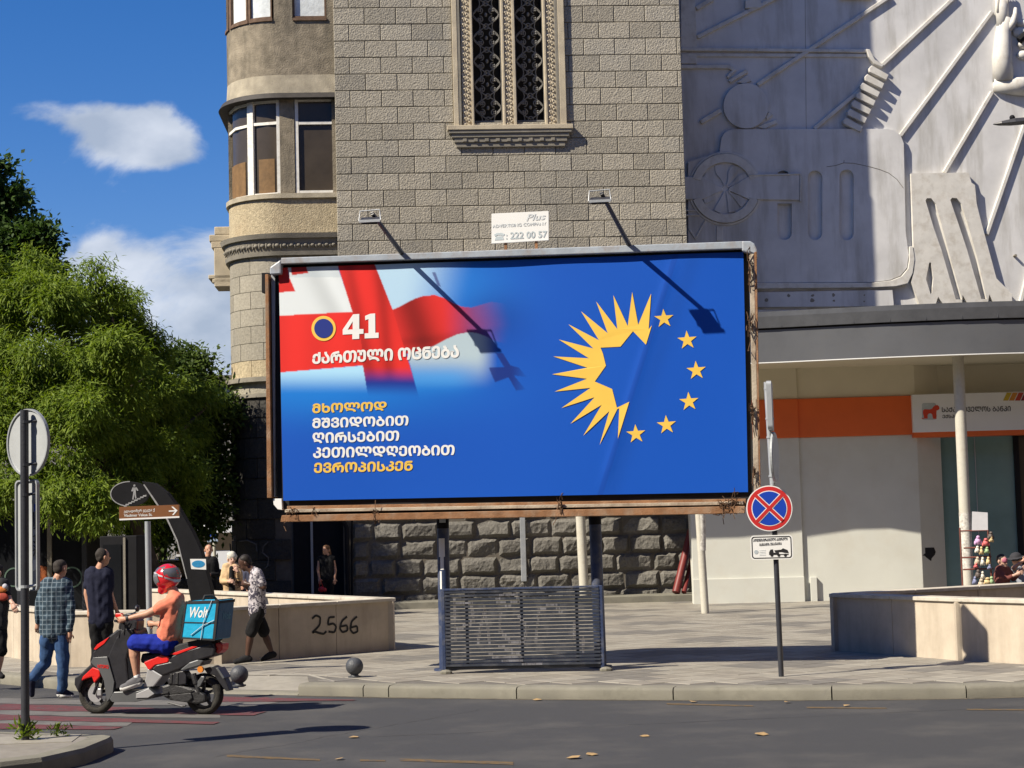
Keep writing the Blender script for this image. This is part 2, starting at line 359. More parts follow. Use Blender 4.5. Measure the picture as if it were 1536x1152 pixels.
M['fascia'] = mat('grey_metal_fascia', (.115, .12, .13), .5, .12, 1.5, .1, 5, .5, dirt=(.10, .10, .10), dscale=3, damt=.5)
M['gutter'] = mat('zinc_gutter', (.13, .135, .145), .45, .15, 3, .1, 5, .5, metal=.4)
M['white_panel'] = mat('white_sign_panel', (.72, .73, .74), .4, .02, 2, 0, 1, .4)
M['pole_white'] = mat('chalky_white_pole', (.50, .48, .41), .7, .12, 5, .2, 40, .3, dirt=(.30, .26, .20), dscale=5, damt=.6)
M['pole_dark'] = mat('dark_painted_pole', (.028, .03, .038), .45, .2, 8, .1, 40, .5)
M['galv'] = mat('galvanised_steel', (.36, .38, .40), .5, .12, 6, .1, 60, .5, metal=.35)
M['sign_back'] = mat('grey_sign_back', (.40, .42, .43), .5, .1, 4, .05, 30, .5, metal=.2)
M['blue_steel'] = mat('scuffed_blue_steel', (.026, .042, .10), .5, .2, 8, .15, 40, .5, dirt=(.17, .17, .17), dscale=5, damt=.7)
M['slat'] = mat('blue_black_slat_paint', (.026, .032, .048), .5, .2, 7, .1, 40, .5, dirt=(.14, .14, .15), dscale=6, damt=.6)
M['black'] = mat('black_gap_lining', (.012, .012, .013), .8, .2, 4)
M['rust'] = mat('rusty_frame_steel', (.25, .125, .06), .8, .3, 6, .4, 60, .3, dirt=(.34, .27, .20), dscale=3.5, damt=.7)
M['frame_top'] = mat('pale_blue_frame_flashing', (.33, .37, .42), .45, .15, 3, .1, 20, .5, dirt=(.25, .17, .11), dscale=4, damt=.6)
M['frame_side'] = mat('weathered_frame_rail', (.42, .36, .28), .7, .2, 5, .3, 40, .3, dirt=(.13, .07, .04), dscale=4, damt=.8)
M['white_plain'] = mat('white_print', (.78, .78, .76), .5, .02)
M['grey_print'] = mat('faded_grey_print', (.42, .47, .50), .6, .1, 8)
M['yellow_print'] = mat('yellow_print', (.80, .52, .085), .5, .03)
M['navy_print'] = mat('navy_print', (.012, .028, .22), .5, .03)
M['graffiti'] = mat('black_spray_paint', (.02, .02, .02), .7, .1)
M['chalk'] = mat('pale_spray_paint', (.17, .17, .19), .8, .3, 6)
M['sign_red'] = mat('red_sign_sheeting', (.52, .03, .03), .4, .05); M['sign_blue'] = mat('blue_sign_sheeting', (.012, .055, .42), .4, .05)
M['sign_brown'] = mat('brown_sign_sheeting', (.20, .085, .035), .4, .05)
M['vine'] = mat('dry_vine', (.10, .055, .03), .9, .3, 20)
def glass_mat(name, base, rough=.06, spec=.9, var=.2, scale=1.5):
    return mat(name, base, rough, var, scale, 0, 1, spec)
M['glass_dark'] = glass_mat('dark_window_glass', (.060, .047, .033), .22, .35); M['glass_teal'] = glass_mat('teal_shop_glass', (.17, .27, .26), .12, .6, .15, .8)
M['glass_kiosk'] = glass_mat('kiosk_glass', (.012, .013, .015), .15, .25)
M['curtain'] = mat('white_curtain', (.62, .66, .66), .8, .15, 6, .5, 10)
M['black_paint'] = mat('black_painted_metal', (.010, .010, .012), .75, .2, 6, .1, 40, .2)
# ------------------------------------------------------------------ ground
def sheet(name, pts, z, m, **k):
    mb = MB(); n = len(pts); mb.add([Vector((p_[0], p_[1], z)) for p_ in pts], [tuple(range(n))]); o = mb.build(name, m, **k); return o
o = sheet('road', [(-600, -200), (600, -200), (600, 900), (-600, 900)], 0, M['asphalt']); o['kind'] = 'structure'
kx = [(-260, 1000), (0, 1026), (118, 1037), (330, 1041), (447, 1043), (545, 1045), (583, 1046), (775, 1048.5), (1010, 1050), (1248, 1050), (1450, 1047.5), (1720, 1039)]
KP = [gnd(x, y, 0).to_2d() for x, y in kx]
back = [Vector((14, 60)), Vector((-24, 60))]
inner = []
for i, p_ in enumerate(KP):
    t = (KP[min(i+1, len(KP)-1)]-KP[max(i-1, 0)]).normalized(); inner.append(p_+Vector((-t.y, t.x))*.28)
ring = inner[:4]+[inner[3]+Vector((-.15, 1.1)), inner[4]+Vector((-.15, 1.1))]+inner[4:]+back
pv = MB(); tri = tessellate_polygon([[Vector((p_.x, p_.y, 0)) for p_ in ring]])
pv.add([Vector((p_.x, p_.y, .143)) for p_ in ring], [tuple(t) for t in tri])
pavement = pv.build('pavement', M['grout']); pavement['kind'] = 'structure'
# paving tiles: laid on the diagonal; the nearest 300 are pieces of their own, the rest one mesh
def inside(x, y, poly):
    c = False; j = len(poly)-1
    for i in range(len(poly)):
        if (poly[i].y > y) != (poly[j].y > y) and x < (poly[j].x-poly[i].x)*(y-poly[i].y)/(poly[j].y-poly[i].y)+poly[i].x: c = not c
        j = i
    return c
TS = .42; ta = math.radians(38); ca, sa = math.cos(ta), math.sin(ta); tiles = []
for i in range(-70, 130):
    for j in range(-20, 170):
        x = (i*ca-j*sa)*TS; y = 20+(i*sa+j*ca)*TS
        if y > 47.5 or y < 21 or x < -11 or x > 10: continue
        h_ = TS/2*1.3
        if not all(inside(x+a, y+b, ring) for a, b in ((h_, 0), (-h_, 0), (0, h_), (0, -h_))): continue
        s_ = math.sin(i*.9+1.3*math.sin(j*.55))+math.sin(j*1.05+i*.2)
        k = 2 if s_ > .85+random.uniform(-.5, .5) else (1 if random.random() < .3 else random.choice((0, 0, 3)))
        u = proj((x, y, .15)); 
        vis = 2 if -20 < u[0] < 1556 else 1
        tiles.append((vis, y, x, k))
tiles.sort(key=lambda t: (-t[0], t[1]))
def tile_mb(x, y):
    mb = MB(); g = TS/2-.004; c = .006
    vs = [(a*(g), b*(g)) for a, b in ((-1, -1), (1, -1), (1, 1), (-1, 1))]; f = Frame((x, y), 38)
    def P(a, b, z): q = f.O+f.e*a+Vector((-f.e.y, f.e.x, 0))*b; return Vector((q.x, q.y, z))
    lo = [P(a, b, .139) for a, b in vs]; hi = [P(a*(1-c/g), b*(1-c/g), .15) for a, b in vs]; 
    mb.add(lo+hi, [(4, 5, 6, 7)]+[(i, (i+1) % 4, 4+(i+1) % 4, 4+i) for i in range(4)]); return mb
tm = [tile_mb(0, 0).mesh('paving_tile', M['tile'][k]) for k in range(4)]
for v_, y, x, k in tiles[:300]: 
    t_ = inst('paving_tile', tm[k], pavement, (x, y, random.uniform(-.0012, .0012)))
rest = MB()
for v_, y, x, k in tiles[300:]:
    q = tile_mb(x, y); rest.cm = k; rest.add(q.v, q.f)
rest.build('paving_tiles', M['tile'], pavement, kind='stuff')
# kerb stones
kerb = thing('kerb', 'x', 'kerb', (KP[7].x, KP[7].y, 0)); kerb['kind'] = 'structure'; del kerb['category']; del kerb['label']
def kerb_stone(a, b, ia, ib, h0=.15, h1=.15, gap=.008):
    d = (b-a).normalized(); a2 = a+d*gap; b2 = b-d*gap; mb = MB(); rings = []
    n_ = max(2, int((b-a).length/.5))
    for k in range(n_+1):
        t = k/n_; p_ = a2.lerp(b2, t); q = ia.lerp(ib, t); h = h0*(1-t)+h1*t; r_ = (q-p_).normalized(); w = (q-p_).length
        jz = random.uniform(-.003, .003)
        prof = [(0, -.02), (-.004, h-.045), (.012, h-.018), (.04, h-.003+jz), (w-.01, h+.002), (w-.01, -.02)]
        rings.append([Vector((p_.x+r_.x*u, p_.y+r_.y*u, z)) for u, z in prof])
    mb.loft(rings); return mb
for i in range(len(KP)-1):
    h = (.03, .03) if kx[i][0] == 330 else ((.15, .15))
    if kx[i][0] == 118: h = (.15, .03)
    kerb_stone(KP[i], KP[i+1], inner[i], inner[i+1], *h).build('kerb_stone', M['kerb'], kerb, auto=50)
# dropped kerb ramp slab
mb = MB(); 
for a, b in ((3, 4),):
    A, B = inner[a], inner[b]; 
    mb.add([(A.x, A.y, .033), (B.x, B.y, .033), (B.x-.15, B.y+1.3, .158), (A.x-.15, A.y+1.3, .158)], [(0, 1, 2, 3)])
    mb.add([(A.x-.35, A.y, .15), (A.x, A.y, .033), (A.x-.15, A.y+1.3, .157)], [(0, 1, 2)]); mb.add([(B.x, B.y, .033), (B.x+.35, B.y, .152), (B.x-.15, B.y+1.3, .157)], [(0, 1, 2)])
mb.build('ramp_slab', M['tile'][0], pavement)
# traffic island lower left
isl = [(-300, 1090), (0, 1097.5), (156, 1102.5), (166, 1104), (162, 1107), (125, 1122), (62, 1136), (0, 1143), (-300, 1150)]
ip = [gnd(x, y, .15) for x, y in isl]; mb = MB()
cxy = sum((Vector((p_.x, p_.y)) for p_ in ip), Vector((0, 0)))/len(ip)
def grow(p_, o_): v = Vector((p_.x, p_.y))-cxy; v = v+v.normalized()*o_; return v+cxy
r0 = [Vector((*grow(p_, .03), -.02)) for p_ in ip]; r1 = [Vector((*grow(p_, .025), .11)) for p_ in ip]; r2 = [Vector((p_.x, p_.y, .15)) for p_ in ip]; r3 = [Vector((*grow(p_, -.22), .155)) for p_ in ip]
mb.loft([r0, r1, r2, r3], cap=False); i1 = mb
island = mb.build('traffic_island', M['kerb'], bevel=0); island['kind'] = 'structure'
mb = MB(); mb.add([Vector((p_.x, p_.y, .152)) for p_ in r3], [tuple(range(len(r3)))]); mb.build('island_paving', M['tile'][1], island)
mb = MB(); pb = gnd(38, 1110, .156); mb.box(Frame((pb.x, pb.y), 5), -.55, .5, -.35, .3, .150, .158); mb.build('concrete_patch', M['tile'][0], island)
# painted markings
def marking(name, quad, z, m, kind='structure'):
    mb = MB(); P = [gnd(x, y, z) for x, y in quad]; n = 14; vs = []; fs = []
    for k in range(n+1):
        t = k/n; a = P[0].lerp(P[1], t); b = P[3].lerp(P[2], t); w = (a-b).length*.08
        a = a+Vector((0, random.uniform(-w, w), 0)); b = b+Vector((0, random.uniform(-w, w), 0)); vs += [a, b]
    for k in range(n): fs.append((2*k, 2*k+2, 2*k+3, 2*k+1))
    mb.add(vs, fs); o = mb.build(name, m, crossing if name.endswith('stripe') else None)
    if not name.endswith('stripe'): o['kind'] = kind
    return o
crossing = thing('pedestrian_crossing', 'x', 'x', gnd(100, 1070, 0)); crossing['kind'] = 'structure'; del crossing['category']; del crossing['label']
marking('pale_stripe', [(-60, 1047), (420, 1053), (380, 1059), (-60, 1055)], .004, M['paint_pale'])
marking('pale_stripe', [(-60, 1062), (330, 1069), (330, 1077), (-60, 1071)], .004, M['paint_pale'])
marking('pale_stripe', [(-60, 1077), (200, 1083), (190, 1089), (-60, 1086)], .004, M['paint_pale'])
marking('red_stripe', [(325, 1044.5), (535, 1049.5), (530, 1050.5), (325, 1053)], .008, M['paint_red'])
marking('red_stripe', [(-60, 1054), (400, 1067), (380, 1073), (-60, 1063)], .008, M['paint_red'])
marking('red_stripe', [(-60, 1069), (330, 1083), (320, 1086), (-60, 1078.5)], .008, M['paint_red'])
marking('red_stripe', [(-60, 1084), (185, 1090), (170, 1094), (-60, 1092.5)], .008, M['paint_red'])
marking('yellow_line', [(340, 1132), (480, 1138.5), (480, 1141), (340, 1135)], .004, M['paint_yellow'])
marking('yellow_line', [(600, 1137.5), (770, 1143), (770, 1147), (600, 1141)], .004, M['paint_yellow'])
marking('yellow_line', [(540, 1139), (578, 1140), (578, 1142), (540, 1141.5)], .004, M['paint_yellow'])
marking('yellow_line', [(1000, 1054.5), (1130, 1058), (1130, 1059.5), (1000, 1056.5)], .004, M['paint_yellow'])
marking('yellow_line', [(1210, 1060), (1330, 1061.5), (1330, 1063), (1210, 1062)], .004, M['paint_yellow'])
marking('yellow_line', [(1450, 1063), (1560, 1064), (1560, 1065.5), (1450, 1065)], .004, M['paint_yellow'])
# ------------------------------------------------------------------ old stone building
TW = Frame((-1.296, 46.0), 3.4)
sL = TW.px(502, 150)[0]; sR = TW.px(1024, 150)[0]
zc0 = TW.px(502, 12.4)[1]; CH = (TW.px(502, 12.4)[1]-TW.px(508, 362.1)[1])/14.0     # course height
old = thing('old_stone_building', 'tall old grey stone building with an ornate grilled window behind the billboard', 'building', TW.w((sL+sR)/2, 0, .15))
wl, wr = TW.px(679, 100)[0], TW.px(847, 100)[0]; wz = TW.px(760, 189)[1]
for a_, b_, za_, zb_, df_ in ((sL+.01, wl, .1, 34, -.03), (wr, sR-.01, .1, 34, -.03), (wl, wr, .1, wz-.05, -.03), (sL+.02, sR-.02, .1, 34, -.65), (wl-.02, wr+.02, 20, 34, -.03)):
    mb = MB(); mb.box(TW, a_, b_, -9 if df_ < -.1 else -.64, df_, za_, zb_); mb.build('tower_wall', M['joint'], old)
BW = 47.8/58.7; rows = []
ztop = zc0+3*CH
zrock = TW.px(600, 781)[1]
cells = []; nrow = 0; z = ztop
sref = TW.px(546.5, 25)[0]        # joint position in the course that starts at zc0
k = -3
while z > zrock+.02:
    zl = max(z-CH, zrock); off = sref+(BW/2 if (k % 2) else 0)
    s = off-BW*6
    while s < sR:
        a, b = max(s, sL), min(s+BW, sR)
        if b-a > .04:
            segs = [(a, b)]
            if zl > wz-.02: segs = [q for q in ((a, min(b, wl)), (max(a, wr), b)) if q[1]-q[0] > .04]
            for q in segs: cells.append((k, q[0], q[1], zl, z))
        s += BW
    z -= CH; k += 1
vis = [c for c in cells if c[4] > TW.px(700, 392)[1] and c[3] < TW.px(700, -10)[1]]; hid = [c for c in cells if c not in vis]
full = None
for (k_, a, b, zl, zh) in vis:
    g = .008
    if abs(b-a-BW) < 1e-4 and abs(zh-zl-CH) < 1e-4:
        if full is None: m_ = MB(); m_.bblock(TW, g, BW-g, g, CH-g, -.031, 0, .012); full = m_.mesh('stone_block', M['ashlar'], Vector((TW.O.x, TW.O.y, 0)))
        inst('stone_block', full, old, TW.w(a, random.uniform(-.006, .006), zl))
    else:
        m_ = MB(); dj = random.uniform(-.006, .006); m_.bblock(TW, a+g, b-g, zl+g, zh-g, -.031, dj, .012); m_.build('stone_block', M['ashlar'], old, org=TW.w(a, 0, zl))
mb = MB()
for (k_, a, b, zl, zh) in hid: mb.bblock(TW, a+.008, b-.008, zl+.008, zh-.008, -.031, random.uniform(-.006, .006))
mb.build('hidden_courses', M['ashlar'], old, kind='stuff')
# rock-faced ground floor
def rock_block(fr, a, b, zl, zh, dep, m, parent, name='rock_faced_block'):
    mb = MB(); nx, nz = max(5, int((b-a)/.085)), max(4, int((zh-zl)/.085)); g = .009; vs = []
    ph = random.uniform(0, 9); tilt = random.uniform(-.06, .06); tz = random.uniform(-.05, .05)
    facet = [(random.uniform(0, 1), random.uniform(0, 1), random.uniform(-.12, .12), random.uniform(-.12, .12), random.uniform(.0, .04)) for _ in range(5)]
    for j in range(nz+1):
        for i in range(nx+1):
            u, v = i/nx, j/nz; e = min(1, min(u, 1-u)*(b-a)/.05)*min(1, min(v, 1-v)*(zh-zl)/.05)
            h = min(fa[4]+(u-fa[0])*fa[2]+(v-fa[1])*fa[3]+.07 for fa in facet)
            d = e**.4*(dep*.5+max(-.03, h)*1.15+tilt*(u-.5)+tz*(v-.5)+random.uniform(-.012, .012))
            ju, jv = (random.uniform(-.012, .012) if 0 < i < nx else 0), (random.uniform(-.012, .012) if 0 < j < nz else 0)
            vs.append(fr.w(a+g+(b-a-2*g)*u+ju, d-.02, zl+g+(zh-zl-2*g)*v+jv))
    fs = [(j*(nx+1)+i, j*(nx+1)+i+1, (j+1)*(nx+1)+i+1, (j+1)*(nx+1)+i) for j in range(nz) for i in range(nx)]
    mb.add(vs, fs); return mb.build(name, m, parent, org=fr.w(a, 0, zl))
zbase = .3; rl = TW.px(528, 850)[0]; rr = TW.px(1036, 850)[0]
lines = [TW.px(700, y)[1] for y in (754, 781, 808, 836, 863, 889, 908)]
for r_i in range(6):
    zh, zl = lines[r_i], lines[r_i+1]; s = rl-random.uniform(0, .4)
    while s < rr:
        w_ = random.uniform(.6, 1.05); a, b = max(s, rl), min(s+w_, rr)
        if rr-b < .2: b = rr; w_ = b-s
        if b-a > .12: rock_block(TW, a, b, zl, zh, .10, M['rock'], old)
        s += w_
mb = MB(); mb.box(TW, rl-.0, rr, -.5, -.012, .1, lines[0]); mb.build('ground_floor_wall', M['joint'], old)
# step along the foot of the wall
mb = MB(); mb.box(TW, sL-.5, TW.px(1088, 895)[0], -.3, 1.15, .1, .32); mb.build('stone_step', M['kerb'], old, bevel=.02)
# ornate window
ztopw = 20.
def vstrip(x0, x1, d0, d1, name, m, bev=.01): 
    a, b = TW.px(x0, 100)[0], TW.px(x1, 100)[0]; mb = MB(); mb.box(TW, a, b, d0, d1, wz, ztopw); return mb.build(name, m, old, bevel=bev)
mb = MB(); mb.box(TW, wl, wr, -.6, -.45, wz-.1, ztopw); mb.build('window_recess', M['dark_room'], old)
vstrip(679, 686.5, -.4, .10, 'window_moulding', M['moulding']); vstrip(686.5, 691, -.4, .09, 'window_moulding', M['sill_grey'])
vstrip(692, 706, -.4, .03, 'carved_jamb', M['moulding']); vstrip(706, 709.5, -.4, .075, 'window_moulding', M['moulding'])
vstrip(753, 756.5, -.4, .075, 'window_moulding', M['moulding']); vstrip(756.5, 768.5, -.4, .03, 'carved_jamb', M['moulding']); vstrip(768.5, 773, -.4, .075, 'window_moulding', M['moulding'])
vstrip(816, 819.5, -.4, .075, 'window_moulding', M['moulding']); vstrip(819.5, 833, -.4, .03, 'carved_jamb', M['moulding'])
vstrip(833, 838, -.4, .09, 'window_moulding', M['sill_grey']); vstrip(838, 847.5, -.4, .10, 'window_moulding', M['moulding'])
# carved leaf ornament up the jambs
leafmb = MB()
for cx, sg in ((699, 1), (762.5, 1), (826, 1)):
    s0 = TW.px(cx, 100)[0]; z = wz+.08
    while z < 16.8:
        for sg2 in (-1, 1):
            leafmb.sphere(TW.w(s0+sg2*.055, .035, z+.03*sg2), (.042, .03, .034), 6, 4)
            leafmb.sphere(TW.w(s0+sg2*.025, .04, z+.085), (.02, .025, .05), 5, 4)
        z += .155
leafmb.build('carved_ornament', M['moulding'], old, smooth=True, kind='stuff')
# sill with stepped mouldings
for (x0, x1, y0, y1, dd, mm) in ((671, 859, 189, 196, .19, 'moulding'), (673, 857, 196, 201, .165, 'sill_grey'), (677, 853, 201, 207, .13, 'sill_grey'), (681, 850, 207, 214, .10, 'sill_grey'), (684, 847, 214, 221, .07, 'sill_grey')):
    mb = MB(); mb.box(TW, TW.px(x0, 195)[0], TW.px(x1, 195)[0], -.02, dd, TW.px(765, y1)[1], TW.px(765, y0)[1]); mb.build('window_sill', M[mm], old, bevel=.012)
mb = MB()
for i in range(9):
    s = TW.px(697+i*16.5, 205)[0]; mb.box(TW, s-.05, s+.05, .07, .125, TW.px(765, 213)[1], TW.px(765, 208.5)[1])
mb.build('sill_dentils', M['sill_grey'], old, bevel=.006)
# wrought iron grilles
def scroll(cx, cz, r, a0, a1, turns_in, n=12):
    return [(cx+r*(1-turns_in*k/n)*math.cos(math.radians(a0+(a1-a0)*k/n)), cz+r*(1-turns_in*k/n)*math.sin(math.radians(a0+(a1-a0)*k/n))) for k in range(n+1)]
gt = MB(); GW = (TW.px(753, 100)[0]-TW.px(709.5, 100)[0])/2-.03; GP = .62; fr0 = Frame((0, 0), 3.4)
def gcurve(pts, r=.016): gt.tube([fr0.w(a, 0, b) for a, b in pts], r, 5)
for sg in (-1, 1):
    gcurve([(sg*(GW*.96*math.sin(math.pi*k/12)), GP*k/12) for k in range(13)], .017)
    gcurve(scroll(sg*GW*.48, GP*.30, .10, 90 if sg > 0 else 90, 90+sg*330, .55))
    gcurve(scroll(sg*GW*.48, GP*.70, .10, -90, -90-sg*330, .55))
    gcurve([(sg*GW*(1-.55*math.sin(math.pi*k/10)), GP*k/10-GP/2+GP*.0) for k in range(11)], .014)
    for zz in (.30, .70):
        for an in range(4):
            q = math.radians(an*90+45); gt.sphere(fr0.w(sg*GW*.48+.035*math.cos(q), .01, GP*zz+.035*math.sin(q)), (.028, .016, .028), 6, 4)
gcurve(scroll(0, GP*.0, .07, 0, 350, .0)); gt.sphere(fr0.w(0, .01, GP*.5), (.04, .02, .06), 6, 4)
gme = gt.mesh('grille_panel', M['iron'], smooth=True)
for cx in (731.2, 795):
    s0 = TW.px(cx, 100)[0]; z = wz+.22
    while z < 17.2: inst('grille_panel', gme, old, TW.w(s0, -.22, z)); z += GP
    mb = MB()
    for sg in (-1, 1): mb.box(TW, s0+sg*(GW+.02)-.015, s0+sg*(GW+.02)+.015, -.25, -.19, wz, 17.5)
    mb.box(TW, s0-GW, s0+GW, -.25, -.19, wz+.15, wz+.19); mb.build('grille_frame', M['iron'], old)
    mb = MB(); mb.box(TW, s0-GW, s0+GW, -.4, -.15, wz, wz+.12); mb.build('inner_sill', M['plaster_pale'], old)
# ---- rounded bay on the left of the tower
RB = 1.5; s1 = TW.px(421, 250)[0]; DT = -.25
def bay(t, off=0.):
    """plan point at arc length t leftwards from the tower corner, offset outwards"""
    L1 = sL-s1; La = RB*math.pi/2
    if t <= L1: return TW.w(sL-t, DT+off, 0)
    if t <= L1+La:
        a = (t-L1)/RB; return TW.w(s1-(RB+off)*math.sin(a), DT-RB+(RB+off)*math.cos(a), 0)
    return TW.w(s1-RB-off, DT-RB-(t-L1-La), 0)
TB = (sL-s1)+RB*math.pi/2
def t_of(x, off=0., y=300):
    best = None
    for k in range(400):
        t = TB*k/399; q = bay(t, off); X = proj((q.x, q.y, zof(y)))[0]
        if best is None or abs(X-x) < best[0]: best = (abs(X-x), t)
    return best[1]
def zof(y): return TW.px(460, y, -.25)[1]
def band(mb, t0, t1, o0, o1, z0, z1, n=None, o1t=None):
    n = n or max(1, int((t1-t0)/.16)); rings = []
    for k in range(n+1):
        t = t0+(t1-t0)*k/n; a, b = bay(t, o0), bay(t, o1); bt = bay(t, o1 if o1t is None else o1t); U = Vector((0, 0, 1))
        rings.append([a+U*z0, b+U*z0, bt+U*z1, a+U*z1])
    return mb.loft(rings)
def bandp(name, m, t0, t1, o0, o1, ya, yb, o1t=None, auto=35):
    mb = MB(); band(mb, t0, t1, o0, o1, zof(yb), zof(ya), o1t=o1t); return mb.build(name, m, old, auto=auto)
TE = TB+5.0
bandp('bay_core', M['dark_room'], 0, TE, -1.0, -.35, -200, 905)
bandp('bay_plaster', M['plaster_grey'], 0, TE, -.3, 0, 29, 112)
bandp('bay_plaster_patch', M['plaster_pale'], 0, TE, -.3, .03, 112, 141, o1t=.0)
bandp('bay_eave', M['eave'], 0, TE, -.3, .24, 141, 149, o1t=.16)
bandp('bay_sill', M['plaster_pale'], 0, TE, -.3, .07, 290, 297)
bandp('bay_parapet', M['plaster_cream'], 0, TE, -.3, 0, 297, 352)
bandp('bay_cornice', M['sill_grey'], 0, TE, -.3, .20, 351, 358, o1t=.24); bandp('bay_cornice', M['sill_grey'], 0, TE, -.3, .05, 358, 377, o1t=.14)
bandp('bay_cornice', M['sill_grey'], 0, TE, -.3, .10, 377, 383, o1t=.12)
bandp('bay_wall_backing', M['joint'], 0, TE, -.3, -.03, 383, 905)
mb = MB(); t = .1
while t < TB-.1:
    q = bay(t, .10); z_ = zof(368)
    mb.sphere(q+Vector((0, 0, z_)), (.07, .05, .055), 6, 4); q = bay(t+.09, .10); mb.sphere(q+Vector((0, 0, z_)), (.03, .03, .10), 5, 4); t += .18
mb.build('cornice_ornament', M['sill_grey'], old, kind='stuff', smooth=True)
# blocks of the bay below the cornice
zt = zof(383); row = 0
while zt > zof(556)-.05:
    zb = zt-CH*1.02; t = -.38 if row % 2 else 0
    while t < TB+.2:
        a, b = max(0, t), t+.78
        if b-a > .05:
            m_ = MB(); band(m_, a+.007, b-.007, -.031, random.uniform(-.004, .004), zb+.007, zt-.007, n=4)
            m_.build('stone_block', M['turret_stone'] if zb > zof(545) else M['plaster_cream'], old, org=bay(a)+Vector((0, 0, zb)), auto=40)
        t += .78
    zt = zb; row += 1
zl0 = zt; yl = 560
mb = MB(); band(mb, 0, TE, -.3, .18, zl0-.12, zl0); mb.build('string_course', M['sill_grey'], old, auto=35)
mb = MB(); band(mb, 0, TE, -.3, .03, zl0-.42, zl0-.12); mb.build('string_course', M['turret_stone'], old, auto=35)
mb = MB(); band(mb, 0, TE, -.3, .10, zl0-.52, zl0-.42); mb.build('string_course', M['sill_grey'], old, auto=35)
zt = zl0-.52; row = 0
while zt > .5:
    zb = zt-.52; t = -.4 if row % 2 else 0
    while t < TB+.4:
        a, b = max(0, t), t+.86
        if b-a > .05 and not (a < TW.px(500, 850)[0]*0+.0):
            xm = proj(bay((a+b)/2)+Vector((0, 0, 1)))[0]
            if not (436 < xm < 520 and zb < 2.6):
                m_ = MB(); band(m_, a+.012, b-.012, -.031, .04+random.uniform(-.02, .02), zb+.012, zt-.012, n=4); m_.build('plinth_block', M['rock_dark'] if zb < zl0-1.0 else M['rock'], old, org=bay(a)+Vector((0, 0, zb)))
        t += .86
    zt = zb; row += 1
mb = MB(); mb.box(TW, TW.px(440, 850)[0], TW.px(526, 850)[0], DT-.5, DT+.012, .2, 2.7); mb.build('doorway', M['black_paint'], old)
mb = MB(); mb.box(TW, TW.px(466, 850)[0], TW.px(469.5, 850)[0], DT+.012, DT+.07, .2, 2.5); mb.build('door_jamb', M['galv'], old)
# bay windows
def wpiece(name, m, x0, x1, y0, y1, o0, o1, parent=None, z0=None, z1=None):
    t1, t0 = t_of(x0, o1), t_of(x1, o1); mb = MB(); band(mb, t0, t1, o0, o1, zof(y1) if z0 is None else z0, zof(y0) if z1 is None else z1, n=3); return mb.build(name, m, parent or old, auto=35)
wpiece('bay_pier', M['plaster_grey'], 421, 443, 148, 291, -.3, -.01); wpiece('bay_pier', M['plaster_grey'], 500, 507, 148, 291, -.3, -.01)
bandp('bay_pier', M['plaster_grey'], t_of(337), TE, -.3, -.01, 148, 291)
def window(xs, y0, y1, transom, frame, fm, glassm, back=None, fw=5.0):
    x0, x1 = xs[0], xs[-1]
    for i, x in enumerate(xs): wpiece('window_frame', fm, x-fw/2, x+fw/2, y0, y1, -.16, -.03)
    for yy in [y0+1.5, y1-1.5]+([transom] if transom else []):
        wpiece('window_frame', fm, x0, x1, yy-2.1, yy+2.1, -.15, -.035)
    for a, b in zip(xs[:-1], xs[1:]): 
        wpiece('window_pane', glassm, a, b, y0, y1, -.11, -.10)
window([341, 343, 371, 382, 419] if False else [342, 375, 419], 149, 291, 183, None, M['white_frame'], M['glass_dark'])
window([447, 503], 148, 289, 184, None, M['white_frame'], M['glass_dark'])
wpiece('window_frame', M['white_frame'], 376, 381, 149, 291, -.16, -.02)
for x0, x1, y0, y1 in ((346, 360, 236, 289), (386, 404, 236, 288)): wpiece('wooden_cupboard', M['brown_wood'], x0+3, x1+9, y0, y1, -.099, -.092)
bandp('bay_upper_wall', M['plaster_grey'], t_of(443), t_of(415), -.3, 0, -120, 29); bandp('bay_upper_wall', M['plaster_grey'], 0, t_of(495), -.3, 0, -120, 29); bandp('bay_upper_wall', M['plaster_grey'], t_of(331), TE, -.3, 0, -120, 29)
for xs, yb in (([334, 344.5], 27), ([349, 374], 27), ([378, 411], 27), ([445, 493], 27)):
    window(xs, -110, yb, None, None, M['old_frame'], M['curtain'], fw=2.5)
    wpiece('window_ledge', M['old_frame'], xs[0]-1.5, xs[1]+1.5, 27, 31, -.2, .04)
# far side mouldings of the old building seen beyond the bay
for (xa, ya, yb) in ((314, 352, 362), (317, 362, 372), (321, 372, 430), (312, 412, 418), (318, 418, 424), (322, 340, 352)):
    a = TW.px(xa, 380, -3)[0]; mb = MB(); mb.box(TW, a, a+1.2, -4, -3, TW.px(330, yb, -3)[1], TW.px(330, ya, -3)[1]); mb.build('side_moulding', M['moulding'], old, bevel=.02)
